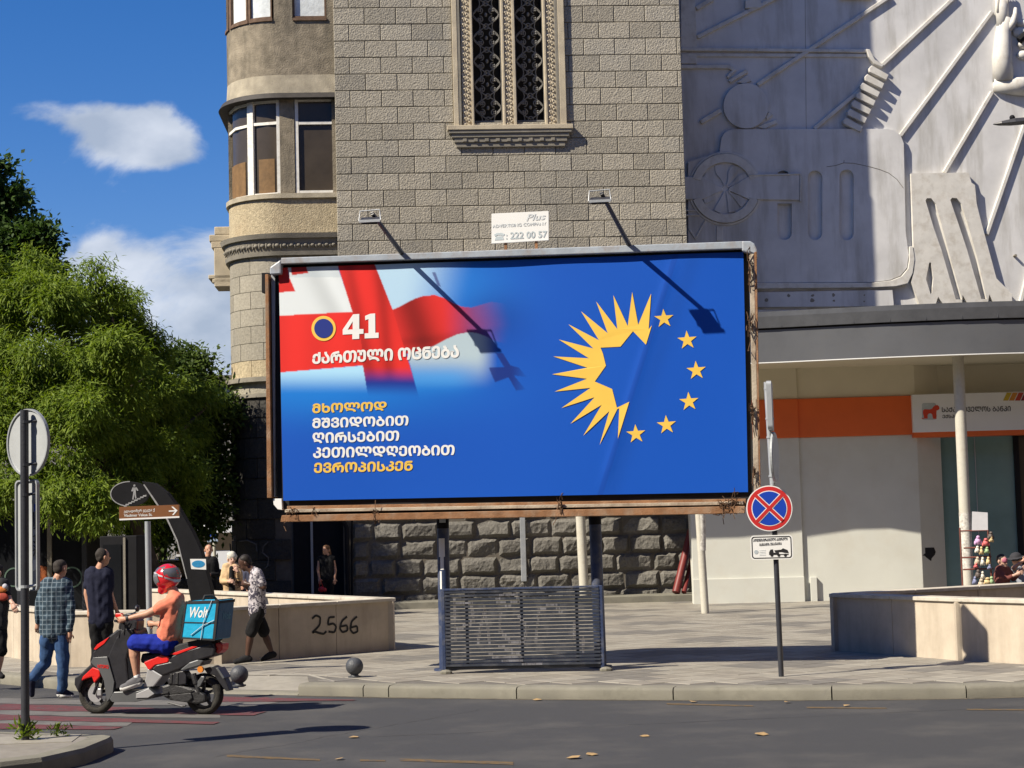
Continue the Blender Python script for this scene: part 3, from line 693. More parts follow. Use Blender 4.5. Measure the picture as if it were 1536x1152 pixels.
# ------------------------------------------------------------------ relief wall (right) and bank front
RL = Frame(TW.w(0, -2.92, 0), 3.4)
rel = thing('relief_building', 'pale building with large carved reliefs on its blind wall above the bank', 'building', RL.w(9, 0, .15))
ZR = 6.9
mb = MB(); mb.box(RL, RL.px(1000, 200)[0], 19, -6, 0, ZR-.9, 26); mb.build('relief_wall', M['relief'], rel)
def P4(*pts, d=0.): return [RL.px(1000+x/2.866, y/2.866, d) for x, y in pts]
def P5(*pts, d=0.): return [RL.px(1000+x/2.866, 350+y/2.866, d) for x, y in pts]
def relief(name, poly, d, m='relief_edge', bev=.02, holes=()):
    mb = MB(); mb.prism(RL, poly, -.02, d*.78, holes); return mb.build(name, M[m], rel, bevel=bev)
def ray_bar(p, q, w=.115, d=.11, name='sun_ray', conv=P4):
    (a, b), (c, e) = conv(p, q); v = Vector((c-a, e-b)).normalized(); n = Vector((-v.y, v.x))*w/2
    return relief(name, [(a+n.x, b+n.y), (c+n.x, e+n.y), (c-n.x, e-n.y), (a-n.x, b-n.y)], d, bev=.02)
ray_bar((125, 40), (200, -5)); ray_bar((130, 162), (480, -14)); ray_bar((388, 366), (960, -14)); ray_bar((145, 528), (232, 476)); ray_bar((632, 556), (832, 388)); ray_bar((925, 282), (1240, -14))
ray_bar((1002, 586), (1398, 52)); ray_bar((1192, 744), (1398, 396)); ray_bar((1374, 1010), (1560, 470)); ray_bar((1508, 345), (1570, 100), conv=P5)
for a, b, d in (((60, 214), (858, 222), .12), ((60, 238), (858, 240), .07)):
    ray_bar(a, b, .10, d, 'relief_moulding')
relief('relief_moulding', P4((60, 280), (270, 280), (298, 302), (262, 340), (255, 330), (278, 304), (262, 297), (60, 297)), .09)
relief('relief_pier', P4((60, -20), (120, -20), (130, 210), (60, 210)), .08); relief('relief_pier', P4((60, 243), (128, 243), (128, 276), (60, 276)), .08)
relief('relief_block', P4((262, 348), (340, 300), (350, 312), (272, 358)), .12); relief('relief_block', P4((300, 356), (345, 325), (364, 350), (330, 362)), .10)
relief('relief_block', P4((335, 5), (400, -2), (405, 38), (335, 40)), .14)
relief('relief_block', P4((388, 548), (468, 515), (476, 530), (420, 556)), .09); relief('relief_block', P4((425, 505), (440, 480), (456, 494), (430, 518)), .08)
relief('relief_scroll', P4((852, 216), (868, 218), (890, 262), (930, 285), (922, 296), (885, 280), (862, 250)), .2)
relief('relief_block', P4((735, -20), (880, -20), (880, 2), (740, 0)), .12)
def circ(cx, cy, r, n=40, a0=0, a1=360): return [(cx+r*math.cos(math.radians(a0+(a1-a0)*k/n)), cy+r*math.sin(math.radians(a0+(a1-a0)*k/n))) for k in range(n+(a1-a0 != 360))]
relief('relief_disc', P4(*circ(338, 459, 97)), .16, 'relief', .03)
for i in range(7):
    x, y = 862-i*18.5, 290+i*37; relief('relief_step', P4((x, y+10), (x+12, y-2), (x+86, y+40), (x+76, y+62), (x+2, y+26)), .26)
# big rounded slab with slots
slab = [(232, 600), (240, 582), (256, 568), (285, 560), (940, 558), (975, 565), (1000, 585), (1014, 620), (1022, 1000), (1046-4, 1130)]
slab5 = [(1035, 95), (1028, 150), (1000, 185), (955, 203), (880, 212), (60, 216), (60, -20)]
slots = []
for cx, ya, yb, w in ((634, 736, 1035, 31), (769, 732, 1036, 31), (503, 878, 1035, 31)):
    r_ = w; pts = [(cx-w, ya+r_ if cx != 503 else ya)]+([] if cx == 503 else [(cx+w*math.cos(a), ya+r_-r_*math.sin(a)) for a in [math.pi*(1-k/8) for k in range(1, 8)]])+[(cx+w, ya+r_ if cx != 503 else ya)]
    pts += [(cx+w, yb-r_)]+[(cx+w*math.cos(a), yb-r_+r_*math.sin(a)) for a in [math.pi*k/8 for k in range(1, 8)]]+[(cx-w, yb-r_)]
    slots.append(P4(*pts))
slots.append(P4((470, 757), (478, 742), (500, 736), (516, 742), (524, 757)))
mainp = P4(*slab[:-1])+P5(*slab5[:-1])+P4((90, 1150), (90, 700), (225, 656))
relief('relief_slab', mainp, .16, 'relief', 0, holes=slots)
# wheel with blades and arm
wc = (248, 815)
def ringp(r0, r1, a0, a1): return P4(*(circ(*wc, r1, 24, a0, a1)+circ(*wc, r0, 24, a0, a1)[::-1]))
relief('relief_ring', ringp(112, 148, 197, 340), .26); relief('relief_ring', ringp(112, 148, 20, 160), .26)
relief('relief_ring', ringp(150, 158, 197, 342), .2); relief('relief_ring', ringp(150, 158, 16, 162), .2)
for a0 in (-160, -118, -76, -40, 30, 62, 98, 140):
    pts = []
    for k in range(6): r_ = 12+k*19; pts.append((wc[0]+r_*math.cos(math.radians(a0+4*math.sin(k*1.5))), wc[1]+r_*math.sin(math.radians(a0+4*math.sin(k*1.5)))))
    pts += [(wc[0]+r_*math.cos(math.radians(a0+20-k*.8)), wc[1]+r_*math.sin(math.radians(a0+20-k*.8))) for k, r_ in ((0, 104), (2, 60), (8, 14))]
    relief('relief_blade', P4(*pts), .21, 'relief', 0)
relief('relief_arm', P4((262, 812), (350, 762), (566, 757), (566, 866), (350, 862), (262, 824)), .24, 'relief', .02)
relief('relief_arm', P4((350, 756), (572, 751), (572, 872), (566, 872), (566, 757), (350, 763)), .28)
relief('relief_arm', P4((60, 765), (150, 765), (236, 812), (236, 824), (150, 862), (60, 862)), .24, 'relief', .02)
for a in (P4((90, 990), (120, 1036), (165, 955), (160, 950), (120, 1020), (96, 985)), P4((60, 905), (130, 905), (130, 912), (60, 912)), P4((60, 925), (140, 925), (140, 932), (60, 932)), P4((210, 975), (238, 975), (238, 1040), (210, 1040))): relief('relief_block', a, .2)
# draped piece with slots
cl = lambda x0, y0, x1, y1: [(x0, y0+14), (x0+2, y0+2), (x0+20, y0), (x0+38, y0+16), (x1+12, y1), (x1, y1)]
drape = [(1044, 750), (1290, 746), (1303, 790), (1318, 800), (1325, 880), (1345, 960), (1410, 1200)]
poly = P4(*drape)+P5((1475, 262), (1478, 300), (1400, 305), (1380, 265), (1372, 306), (1290, 308), (1265, 268), (1262, 309), (1185, 310), (1160, 275), (1150, 306), (1082, 312), (1045, 215), (1058, 160))
h1 = [RL.px(1000+x/2.866, y/2.866) for x, y in ((1106, 866), (1112, 856), (1130, 856), (1150, 880), (1172, 960), (1215, 1120), (1262, 1290), (1236, 1290), (1175, 1080), (1140, 980))]
h2 = [RL.px(1000+x/2.866, y/2.866) for x, y in ((1212, 864), (1220, 854), (1240, 856), (1260, 880), (1285, 960), (1330, 1120), (1368, 1288), (1345, 1288), (1285, 1080), (1245, 960))]
h3 = [RL.px(1000+x/2.866, y/2.866) for x, y in ((1122, 1132), (1130, 1132), (1140, 1200), (1134, 1262), (1128, 1268), (1108, 1204))]
relief('relief_drape', poly, .20, 'relief_edge', 0, holes=[h1, h2, h3])
relief('relief_moulding', P5((60, 216), (60, 245), (900, 236), (980, 232), (1030, 220), (1052, 175), (1060, 120), (1052, 60), (1036, 60), (1036, 120), (1030, 155), (1002, 188), (956, 206), (880, 215)), .22, 'relief_edge')
relief('relief_band', P5((60, 262), (60, 322), (968, 316), (972, 310), (966, 246), (900, 246)), .16, 'relief', .015)
relief('relief_band', P5((60, 332), (60, 378), (1600, 358), (1600, 345), (1000, 352), (990, 326)), .10, 'relief_edge', .015)
# raised hand and forearm
mb = MB()
def rp(x, y, d): s, z = RL.px(1400+x/3.84, y/3.84); return RL.w(s, d, z)
mb.tube([rp(400, 470, .02), rp(392, 330, .06), rp(400, 190, .05), rp(410, 110, .04)], [.30, .27, .22, .2], 14)
mb.tube([rp(345, 490, .0), rp(470, 500, .06), rp(560, 500, .06)], [.20, .26, .28], 12)
mb.tube([rp(395, 170, .06), rp(390, 60, .08), rp(385, -5, .08)], [.16, .19, .16], 12)
for i in range(4): mb.tube([rp(362+i*17, 80, .16), rp(362+i*17, 0, .19), rp(362+i*17, -60, .17)], [.045, .045, .03], 8)
mb.tube([rp(415, 190, .12), rp(445, 140, .2), rp(458, 95, .2), rp(462, 55, .16)], [.10, .10, .07, .045], 10)
mb.build('relief_forearm', M['relief_edge'], rel, smooth=True)
mb = MB()
for (x, y, r_) in ((510, 140, .12), (500, 190, .16), (515, 260, .12), (515, 320, .13)): mb.sphere(rp(x, y, .05), (r_*1.6, .12, r_), 10, 7)
mb.build('relief_hands', M['relief_edge'], rel, smooth=True)
mb = MB(); mb.tube([rp(480, 245, .2), rp(560, 170, .22)], .1, 8); mb.build('relief_hands', M['black_paint'], rel)
# cracks, a casting joint and paint chips on the relief
mb = MB()
for st in ([(683, 721), (720, 716), (757, 704), (800, 706), (870, 721), (910, 732), (950, 748), (985, 775), (1012, 812)], [(757, 704), (758, 692)]): mb.tube([RL.w(s_, .126, z_) for s_, z_ in P4(*st)], .009, 4)
mb.build('plaster_crack', M['sill_grey'], rel, kind='stuff')
mb = MB(); a_, b_ = P4((595, -20), (600, 555)); mb.tube([RL.w(a_[0], .001, a_[1]), RL.w(b_[0], .001, b_[1])], .006, 4); mb.build('casting_joint', M['sill_grey'], rel)
for x, y, r_ in ((425, 290, 9), (520, 271, 8), (622, 270, 7), (620, 292, 11), (712, 268, 8), (714, 292, 6), (845, 268, 4), (845, 295, 5), (1495, 97, 7), (532, 350, 8)):
    pts = [(x+r_*random.uniform(.6, 1.2)*math.cos(k), y+r_*random.uniform(.6, 1.2)*math.sin(k)) for k in (0, .9, 1.8, 2.7, 3.6, 4.5, 5.4)]
    mb = MB(); mb.prism(RL, P5(*pts), .0, .128 if y < 330 else .081); mb.build('paint_chip', M['sill_grey'], rel)
# ---- bank front
BKF = Frame((5.0, 43.6), -3.0)
bank = thing('bank_branch', 'white bank branch with an orange fascia band under a curved grey canopy', 'building', BKF.w(4, 0, .15))
xs_ = lambda x, y=720: BKF.px(x, y)[0]
zb = lambda x, y: BKF.px(x, y)[1]
sA, sB, sC = xs_(1034), xs_(1200), xs_(1378)
ZO1, ZO0 = zb(1250, 597), zb(1250, 655)
zt_ = 6.3
def bbox(name, m, s0, s1, d0, d1, z0, z1, bev=.01, fr=None, parent=None, label=None):
    mb = MB(); mb.box(fr or BKF, s0, s1, d0, d1, z0, z1); return mb.build(name, M[m], parent or bank, bevel=bev, label=label)
bbox('wall', 'bank_white', sA, sB, -.6, .08, .1, ZO0); bbox('wall', 'bank_white', sB, sC, -.6, 0, .1, ZO0)
bbox('upper_wall', 'bank_bounce', sA, sB, -.6, .08, ZO1, zt_); bbox('upper_wall', 'bank_bounce', sB, sC, -.6, 0, ZO1, zt_)
bbox('orange_band', 'orange', sA, sB, -.6, .13, ZO0, ZO1); bbox('orange_band', 'orange', sB+.0, sC, -.6, .06, ZO0, ZO1)
bbox('plinth', 'bank_white', sA, sB, .08, .15, .1, zb(1150, 866), .01); bbox('plinth', 'bank_white', xs_(1209), xs_(1219), 0, .10, .1, zb(1150, 867), .01)
# angled side of the wall
FA = Frame(BKF.w(sC, 0, 0), 38); la = FA.px(1415, 760)[0]
bbox('side_wall', 'bank_white', 0, la, -.5, 0, .1, ZO0, 0, FA); bbox('upper_side_wall', 'bank_bounce', 0, la, -.5, 0, ZO1, zt_, 0, FA)
# flat dark patch painted for the shaded inside of a hole in the render
hp = [FA.px(1340+x/5.235, 700+y/5.235) for x, y in ((248, 636), (318, 634), (332, 668), (326, 690), (300, 720), (296, 742), (256, 712), (246, 700), (228, 698), (250, 680))]
mb = MB(); mb.prism(FA, hp, .001, .006); mb.build('hole_dark_patch', M['black'], bank)
gx = FA.w(la, 0, 0); FG = Frame(gx, -1)
g0, g1 = 0, FG.px(1526, 760)[0]
bbox('shop_window', 'glass_teal', 0, g1, -.16, -.14, .3, ZO0, 0, FG); bbox('window_post', 'black_paint', g1, g1+.12, -.2, -.05, .1, ZO0, 0, FG); bbox('shop_window', 'glass_dark', g1+.12, g1+6, -.16, -.14, .1, ZO0, 0, FG)
bbox('window_post', 'galv', FG.px(1468, 760)[0]-.01, FG.px(1468, 760)[0]+.01, -.14, -.12, .3, ZO0, 0, FG)
bbox('window_backing', 'dark_room', 0, g1+6, -3, -2.9, .1, ZO0, 0, FG)
bbox('upper_glazing_wall', 'bank_bounce', 0, g1+6, -.5, .0, ZO1+.0, zt_, 0, FG)
# sign box
FS = Frame(BKF.w(xs_(1367, 620), .2, 0), -1)
bs1 = FS.px(1620, 620)[0]
sz0, sz1 = FS.px(1400, 648)[1], FS.px(1400, 591)[1]
bbox('sign_panel', 'white_panel', 0, bs1, -.5, 0, sz0, sz1, .01, FS); bbox('orange_band', 'orange', 0.0, bs1, -.45, -.02, sz0-.12, sz0, 0, FS)
def spx(x, y, d=.004): s, z = FS.px(1360+x/8.727, 580+y/8.727, d); return s, z
def prf(name, pts, m, d0=.002, d1=.008, fr=FS, conv=spx, parent=bank):
    mb = MB(); mb.prism(fr, [conv(*q) for q in pts], d0, d1); return mb.build(name, m if not isinstance(m, str) else M[m], parent)
prf('emblem_field', [(200, 230), (215, 215), (360, 212), (385, 225), (392, 420), (370, 432), (215, 434), (202, 420)], 'grey_print', .001, .003)
lion = [(192, 408), (228, 412), (222, 380), (212, 345), (215, 310), (235, 295), (300, 298), (330, 290), (350, 262), (372, 244), (405, 242), (425, 262), (428, 290), (410, 308), (392, 312), (388, 350), (392, 385), (385, 410), (392, 420), (350, 422), (340, 400), (335, 365), (318, 350), (290, 352), (272, 375), (275, 418), (232, 418), (205, 424)]
M['lion_red'] = mat('emblem_red', (.55, .05, .02), .4, .08); prf('emblem', lion, 'lion_red')
M['ink'] = mat('black_lettering', (.02, .02, .022), .5, .02)
def stext(body, q, m, name='lettering', bold=.02, d=.006, fr=FS, conv=spx, parent=bank, caps=False):
    P = [conv(*p_) for p_ in q]
    def fn(u, v): 
        s = P[0][0]*(1-u)*(1-v)+P[1][0]*u*(1-v)+P[2][0]*(1-u)*v+P[3][0]*u*v; z = P[0][1]*(1-u)*(1-v)+P[1][1]*u*(1-v)+P[2][1]*(1-u)*v+P[3][1]*u*v
        return fr.w(s, d, z)
    return text_part(body, name, fn, m if not isinstance(m, str) else M[m], parent, bold, caps)
stext('საქართველოს ბანკი', [(460, 335), (1362, 322), (460, 268), (1362, 252)], 'ink', caps=True, bold=.018)
stext('ექსპრეს', [(468, 414), (760, 408), (468, 368), (760, 362)], 'ink', caps=True, bold=.018)
for i, c in enumerate(((.50, .36, .03), (.52, .22, .03), (.42, .05, .03), (.20, .02, .04))):
    m_ = mat('stripe_print_%s' % ('mustard', 'amber', 'red', 'wine')[i], c, .5, .05); x = 1262+i*78
    prf('stripe', [(x, 182), (x+65, 182), (x+115, 78), (x+48, 78)], m_)
# ---- canopy: soffit, fascia, gutter following a curve
zF0, zF1, zG0, zG1 = 5.74, 6.48, 6.52, 6.90
cp = []
for x, d in ((780, 2.55), (880, 2.55), (960, 2.5), (1060, 2.4), (1110, 2.4), (1160, 2.5), (1210, 2.65), (1260, 2.8), (1310, 2.92), (1360, 3.0), (1410, 3.05), (1460, 3.05), (1536, 2.95), (1620, 2.8), (1750, 2.5)):
    cp.append(BKF.w(xs_(x, 560), d-.2, 0))
def cband(name, m, o0, o1, z0, z1, o1t=None, auto=40, seams=None):
    mb = MB(); rings = []
    for i, p_ in enumerate(cp):
        t = (cp[min(i+1, len(cp)-1)]-cp[max(i-1, 0)]).normalized(); n = Vector((t.y, -t.x, 0)); U = Vector((0, 0, 1)); ot = o1 if o1t is None else o1t
        rings.append([p_+n*o0+U*z0, p_+n*o1+U*z0, p_+n*ot+U*z1, p_+n*o0+U*z1])
    mb.loft(rings); return mb.build(name, m if not isinstance(m, str) else M[m], bank, auto=auto)
cband('canopy_fascia', 'fascia', -.05, 0, zF0, zF1, .06); cband('canopy_lip', 'black', -.1, .03, zF1, zG0); cband('gutter', 'gutter', -.12, .12, zG0, zG1-.12, .16); cband('gutter', 'gutter', -.12, .10, zG1-.12, zG1)
cband('soffit', 'bank_bounce', -6, -.05, zF0+.02, zF0+.1); cband('canopy_roof', 'fascia', -7, -.12, zG0, zG1-.05)
cband('fascia_trim', 'white_plain', -.06, .004, zF0-.02, zF0)
mb = MB()
for i in range(1, len(cp)-1): 
    for f_ in (.0,):
        p_ = cp[i].lerp(cp[i+1], f_); mb.box(Frame(p_, -3), -.006, .006, .08, .136, zG0+.02, zG1-.16)
mb.build('gutter_seams', M['gutter'], bank, kind='stuff')
# ---- poles
def pole(name, label, cat, top, base, r, m, group=None, z0=.14):
    t = thing(name, label, cat, (base[0], base[1], z0), group); mb = MB()
    mb.tube([Vector((base[0], base[1], z0)), Vector(top)], r, 16); mb.build('shaft', m, t, auto=50); return t
a_ = atY(1452, 880, 41.35); b_ = atY(1437, 537, 41.35)
cpole = pole('canopy_column', 'tall white column holding up the bank canopy in front of the teal glass', 'column', (b_.x, 41.35, 5.78), (a_.x, 41.35, .14), .13, M['pole_white'])
mb = MB(); q0_ = Vector((a_.x, 41.35, .14)); q1_ = Vector((b_.x, 41.35, 5.78)); mb.tube([q0_.lerp(q1_, .13), q0_.lerp(q1_, .36)], .134, 16); mb.build('pasted_paper', mat('torn_paper', (.55, .53, .48), .9, .3, 18, dirt=(.22, .20, .18), dscale=14, damt=1.), cpole, auto=50)
p_ = gnd(1058, 920, .15); q = atY(1051, 770, p_.y); w2 = pole('lamp_column', 'chalky pole standing on the pavement in front of the white bank wall', 'pole', (q.x-.12, p_.y, 5.2), (p_.x, p_.y), .085, M['pole_white'], 'white painted columns')
mb = MB(); mb.tube([Vector((p_.x-.03, p_.y, 1.5)), Vector((q.x+.02, p_.y, 2.4))], .09, 14); mb.build('pasted_paper', bpy.data.materials['torn_paper'], w2, auto=50)
p_ = gnd(1045, 891, .32); q = atY(1040, 775, p_.y); pole('step_column', 'short white column rising from the end of the stone step', 'column', (q.x-.1, p_.y, 6.0), (p_.x, p_.y), .11, M['pole_white'], 'white painted columns', z0=.31)
p_ = Vector((TW.px(870, 870)[0], 0)); q0 = TW.w(TW.px(872, 870)[0], .7, 0); pole('wall_column', 'slim white column between the billboard posts before the rock faced wall', 'column', (q0.x-.12, q0.y, 6.0), (q0.x, q0.y), .12, M['pole_white'], 'white painted columns', z0=.31)
# two red tubes leaning on the wall
for i, (x0, y0, x1, y1, w_) in enumerate(((1012, 889, 1037, 795, .10), (1024, 889, 1039, 835, .065))):
    s0, s1_ = TW.px(x0+2, y0, .9)[0], TW.px(x1, y1, .2)[0]; mb = MB(); mb.tube([TW.w(s0, .9, .36), TW.w(s1_, .22, TW.px(x1, y1, .2)[1])], w_, 12)
    o = mb.build('red_tube', mat('faded_red_plastic', (.15, .022, .02), .5, .2, 5) if i == 0 else bpy.data.materials['faded_red_plastic'], auto=50, org=TW.w(s0, .9, .32)); tag(o, ('thick dark red tube leaning against the rock faced wall', 'thin dark red tube leaning beside the thicker red one')[i], 'tube', 'red tubes leaning on the wall')
# pipes and strips on the wall
mb = MB(); s_ = TW.px(521, 840, .15)[0]; mb.tube([TW.w(s_-.35, .12, 3.6), TW.w(s_-.25, .2, 2.7), TW.w(s_, .2, 2.2), TW.w(s_, .2, .32)], .06, 10); mb.tube([TW.w(s_+.14, .14, 2.6), TW.w(s_+.1, .14, .32)], .03, 8); o = mb.build('drain_pipe', M['black_paint'], auto=50, org=TW.w(s_, .2, .32)); tag(o, 'dark drain pipe running down beside the doorway', 'pipe')
mb = MB(); a_, b_ = TW.px(781, 830, .12)[0], TW.px(789, 830, .12)[0]; mb.box(TW, a_, b_, .10, .15, TW.px(785, 872)[1], TW.px(785, 740)[1]); o = mb.build('metal_channel', M['galv'], bevel=.01, org=TW.w(a_, .1, .3)); tag(o, 'grey metal channel fixed upright on the rock faced wall', 'channel')
# ------------------------------------------------------------------ billboard
BF = Frame(atY(783, 1003, 25.0).to_2d(), 0); BF = Frame((BF.O.x, BF.O.y), -8)
bill = thing('billboard', 'large blue election billboard with a yellow sunburst and stars on two blue posts', 'billboard', (BF.O.x, BF.O.y+.5, .15))
CQ = dict(tl=(418, 402), tr=(1115, 378), bl=(425, 751), br=(1122, 738))
def bil(x0, y0):
    """inverse bilinear photo position -> (u,v) on the poster"""
    u, v = .5, .5
    for _ in range(8):
        X = (1-v)*((1-u)*418+u*1115)+v*((1-u)*425+u*1122); Y = (1-v)*((1-u)*402+u*378)+v*((1-u)*751+u*738)
        u += (x0-X)/697; v += (y0-Y)/352
    return u, v
cor = {k: BF.px(*q, 0) for k, q in CQ.items()}
def poster_pt(u, v, d=0.):
    s = (1-v)*((1-u)*cor['tl'][0]+u*cor['tr'][0])+v*((1-u)*cor['bl'][0]+u*cor['br'][0])
    z = (1-v)*((1-u)*cor['tl'][1]+u*cor['tr'][1])+v*((1-u)*cor['bl'][1]+u*cor['br'][1])
    cr_ = math.exp(-((u-(.86-.17*v))/.012)**2)*.007*min(1, 2.5*(1-v)*v*4) if 0 < v < 1 else 0
    wv = .008*math.sin(9*u+2.2*v)+.005*math.sin(23*u-7*v)+cr_
    return BF.w(s, d+wv, z)
NU, NV = 700, 352
U, V = np.meshgrid(np.linspace(0, 1, NU), np.linspace(0, 1, NV))
X = (1-V)*((1-U)*418+U*1115)+V*((1-U)*425+U*1122); Y = (1-V)*((1-U)*402+U*378)+V*((1-U)*751+U*738)
def inpoly(pts, conv=True):
    pts = [(380+x/3.388, 360+y/3.388) for x, y in pts] if conv else pts
    c = np.zeros(X.shape, bool); j = len(pts)-1
    for i in range(len(pts)):
        (xi, yi), (xj, yj) = pts[i], pts[j]
        if yi != yj: c ^= ((yi > Y) != (yj > Y)) & (X < (xj-xi)*(Y-yi)/(yj-yi)+xi)
        j = i
    return c
def ss(a, b, x): t = np.clip((x-a)/(b-a), 0, 1); return t*t*(3-2*t)
def rgb(h): return np.array(hx(h))
ZX, ZY = (X-380)*3.388, (Y-360)*3.388
blue = np.ones(X.shape+(3,))*rgb('1250b4')
blue = blue*(1-.20*ss(900, 1150, X)[..., None]*0) 
g = np.exp(-((ZX-300)/700)**2-((ZY-760)/150)**2)[..., None]; blue = blue*(1-g*.65)+rgb('1a86dc')*g*.65
g = np.exp(-((ZX-1000)/330)**2-((ZY-240)/200)**2)[..., None]; blue = blue*(1-g*.55)+rgb('2b8ce4')*g*.55
dk = np.exp(-((ZX-1250)/160)**2-((ZY-400)/130)**2)[..., None]; blue = blue*(1-dk*.5)+rgb('0e3186')*dk*.5
topd = ss(150, -20, Y-402+X*.034-14)[..., None]
img = blue.copy()
sky_l = rgb('7cc4f2'); white = rgb('d6dde0'); grey = rgb('a9bcc6'); red = rgb('e0302a'); dred = rgb('7c1c20'); navy = rgb('18206e')
def put(mask, col, al): 
    global img
    a = (mask*al)[..., None]; img = img*(1-a)+col*a
fy = 1-ss(640, 800, ZY)                                   # flag melts into blue at its foot
# white field upper left
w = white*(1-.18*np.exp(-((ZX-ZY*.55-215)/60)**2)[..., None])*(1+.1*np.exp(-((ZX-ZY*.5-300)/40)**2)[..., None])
put(inpoly([(100, 100), (440, 100), (440, 140), (520, 372), (100, 388)]), w, 1)
put(inpoly([(100, 100), (440, 100), (440, 140), (520, 372), (100, 388)]) & (ZY < 190), rgb('9fb0bd'), .35)  # grey top strip: shadow of the frame flashing painted in
# upper right white field running to blue
curve = [(720, 357), (760, 340), (800, 318), (840, 298), (880, 286), (940, 280), (990, 296), (1040, 325), (1080, 340), (1130, 345), (1180, 330), (1230, 315)]
tf = 1-ss(820, 1190, ZX+ZY*.25)
put(inpoly([(625, 100)]+curve[::-1][:0]+[(1300, 100), (1300, 300)]+curve[::-1]+[(630, 135)]), (white*.5+sky_l*.5), tf)
# vertical red bar and horizontal arms
rbar = [(430, 100), (622, 100), (725, 357), (800, 600), (862, 812), (600, 812), (568, 640), (515, 365)]
low = [(1360, 520), (1300, 528), (1240, 512), (1200, 492), (1160, 478), (1120, 472), (1060, 482), (1000, 508), (930, 545), (860, 570), (790, 580), (720, 560)]
arm = curve+[(1360, 330)]+low
shade = np.clip(.5+.5*np.sin((ZX-ZY*.42)/62.), 0, 1)[..., None]
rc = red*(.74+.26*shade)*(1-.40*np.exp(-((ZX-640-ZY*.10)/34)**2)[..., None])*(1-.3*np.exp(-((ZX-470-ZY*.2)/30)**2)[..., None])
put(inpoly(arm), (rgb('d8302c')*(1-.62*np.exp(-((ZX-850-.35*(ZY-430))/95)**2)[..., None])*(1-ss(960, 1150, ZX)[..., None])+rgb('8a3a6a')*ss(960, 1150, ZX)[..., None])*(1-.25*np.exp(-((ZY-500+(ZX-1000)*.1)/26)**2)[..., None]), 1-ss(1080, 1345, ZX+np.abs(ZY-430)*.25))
# lower right white field
lw = [(760, 560)]+low[::-1][1:]+[(1360, 900), (880, 900), (800, 600)]
put(inpoly([(800, 585), (862, 568), (930, 543), (1000, 506), (1060, 480), (1120, 470), (1160, 476), (1200, 490), (1240, 512), (1260, 520), (1260, 860), (875, 860)]), grey*1.05, (1-ss(580, 770, ZY))*(1-ss(1150, 1270, ZX)))
put(inpoly([(800, 585), (862, 568), (930, 543), (1000, 506), (1060, 480), (1120, 470), (1160, 476), (1200, 490), (1240, 512), (1260, 520), (1260, 860), (875, 860)]), rgb('2f9ae8'), .6*np.exp(-((ZY-700)/60)**2)*(1-ss(1000, 1250, ZX)))
bc_ = ss(640, 735, ZY)[..., None]; put(inpoly(rbar), rc*(1-bc_)+rgb('1b2f8c')*bc_, 1-ss(715, 808, ZY))
# left arm
put(inpoly([(100, 388), (515, 367), (560, 500), (572, 640), (140, 676), (100, 680)]), red*(1-.12*np.sin(ZX/70.)[..., None]**2), 1)
put(inpoly([(100, 680), (140, 676), (570, 641), (602, 830), (100, 830)]), rgb('a8d8f4'), 1-ss(655, 790, ZY)); 
# corner crosses
put(inpoly([(100, 100), (172, 100), (185, 190), (217, 262), (100, 270)]), red*.8, 1); put(inpoly([(190, 100), (262, 100), (285, 168), (198, 180)]), red*.55, 1)
cross = [(1252, 575), (1290, 578), (1328, 640), (1370, 650), (1412, 700), (1345, 690), (1405, 762), (1358, 768), (1318, 700), (1250, 726), (1218, 652), (1296, 648)]
put(inpoly(cross), rgb('15206a'), .8*(1-ss(1320, 1440, ZX)))
put(inpoly([(928, 165), (945, 165), (972, 235), (980, 240), (955, 232)]), rgb('30226a'), .7)
img = img*(1-.10*np.exp(-((U-(.90-.19*V))/.02)**2))[..., None]  # soft dark band beside the crease, its shade painted into the colour
put(np.abs(U-(.86-.17*V)) < .006, rgb('162a7c'), .22)  # shade line of the crease painted over the print
img = np.clip(img*1.02, 0, 1)
for _k in range(1): img[1:-1, 1:-1] = (img[1:-1, 1:-1]*4+img[:-2, 1:-1]+img[2:, 1:-1]+img[1:-1, :-2]+img[1:-1, 2:])/8
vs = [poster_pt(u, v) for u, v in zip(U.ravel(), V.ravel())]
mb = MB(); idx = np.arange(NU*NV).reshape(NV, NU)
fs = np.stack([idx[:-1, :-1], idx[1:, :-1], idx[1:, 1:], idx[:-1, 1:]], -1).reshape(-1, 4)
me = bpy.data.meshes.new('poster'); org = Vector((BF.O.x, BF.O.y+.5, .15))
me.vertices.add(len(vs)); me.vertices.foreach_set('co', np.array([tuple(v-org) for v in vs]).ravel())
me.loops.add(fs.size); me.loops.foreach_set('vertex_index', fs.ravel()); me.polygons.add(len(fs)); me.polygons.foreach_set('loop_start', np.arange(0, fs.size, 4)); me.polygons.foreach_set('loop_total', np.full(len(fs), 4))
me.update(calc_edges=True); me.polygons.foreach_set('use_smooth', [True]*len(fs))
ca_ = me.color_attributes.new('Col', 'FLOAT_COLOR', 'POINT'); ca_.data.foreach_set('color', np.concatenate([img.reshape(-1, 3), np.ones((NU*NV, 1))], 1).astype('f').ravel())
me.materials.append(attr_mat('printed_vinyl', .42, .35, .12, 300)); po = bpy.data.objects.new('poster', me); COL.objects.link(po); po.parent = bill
def pfn(q, d=.006):
    P = [bil(*p_) for p_ in q]        # bl br tl tr
    def fn(u, v):
        a = P[0][0]*(1-u)*(1-v)+P[1][0]*u*(1-v)+P[2][0]*(1-u)*v+P[3][0]*u*v; b = P[0][1]*(1-u)*(1-v)+P[1][1]*u*(1-v)+P[2][1]*(1-u)*v+P[3][1]*u*v
        return poster_pt(a, b, d)
    return fn
def Z3(x, y): return (380+x/3.388, 360+y/3.388)
def Z6(x, y): return (380+x/4.8, 560+y/4.8)
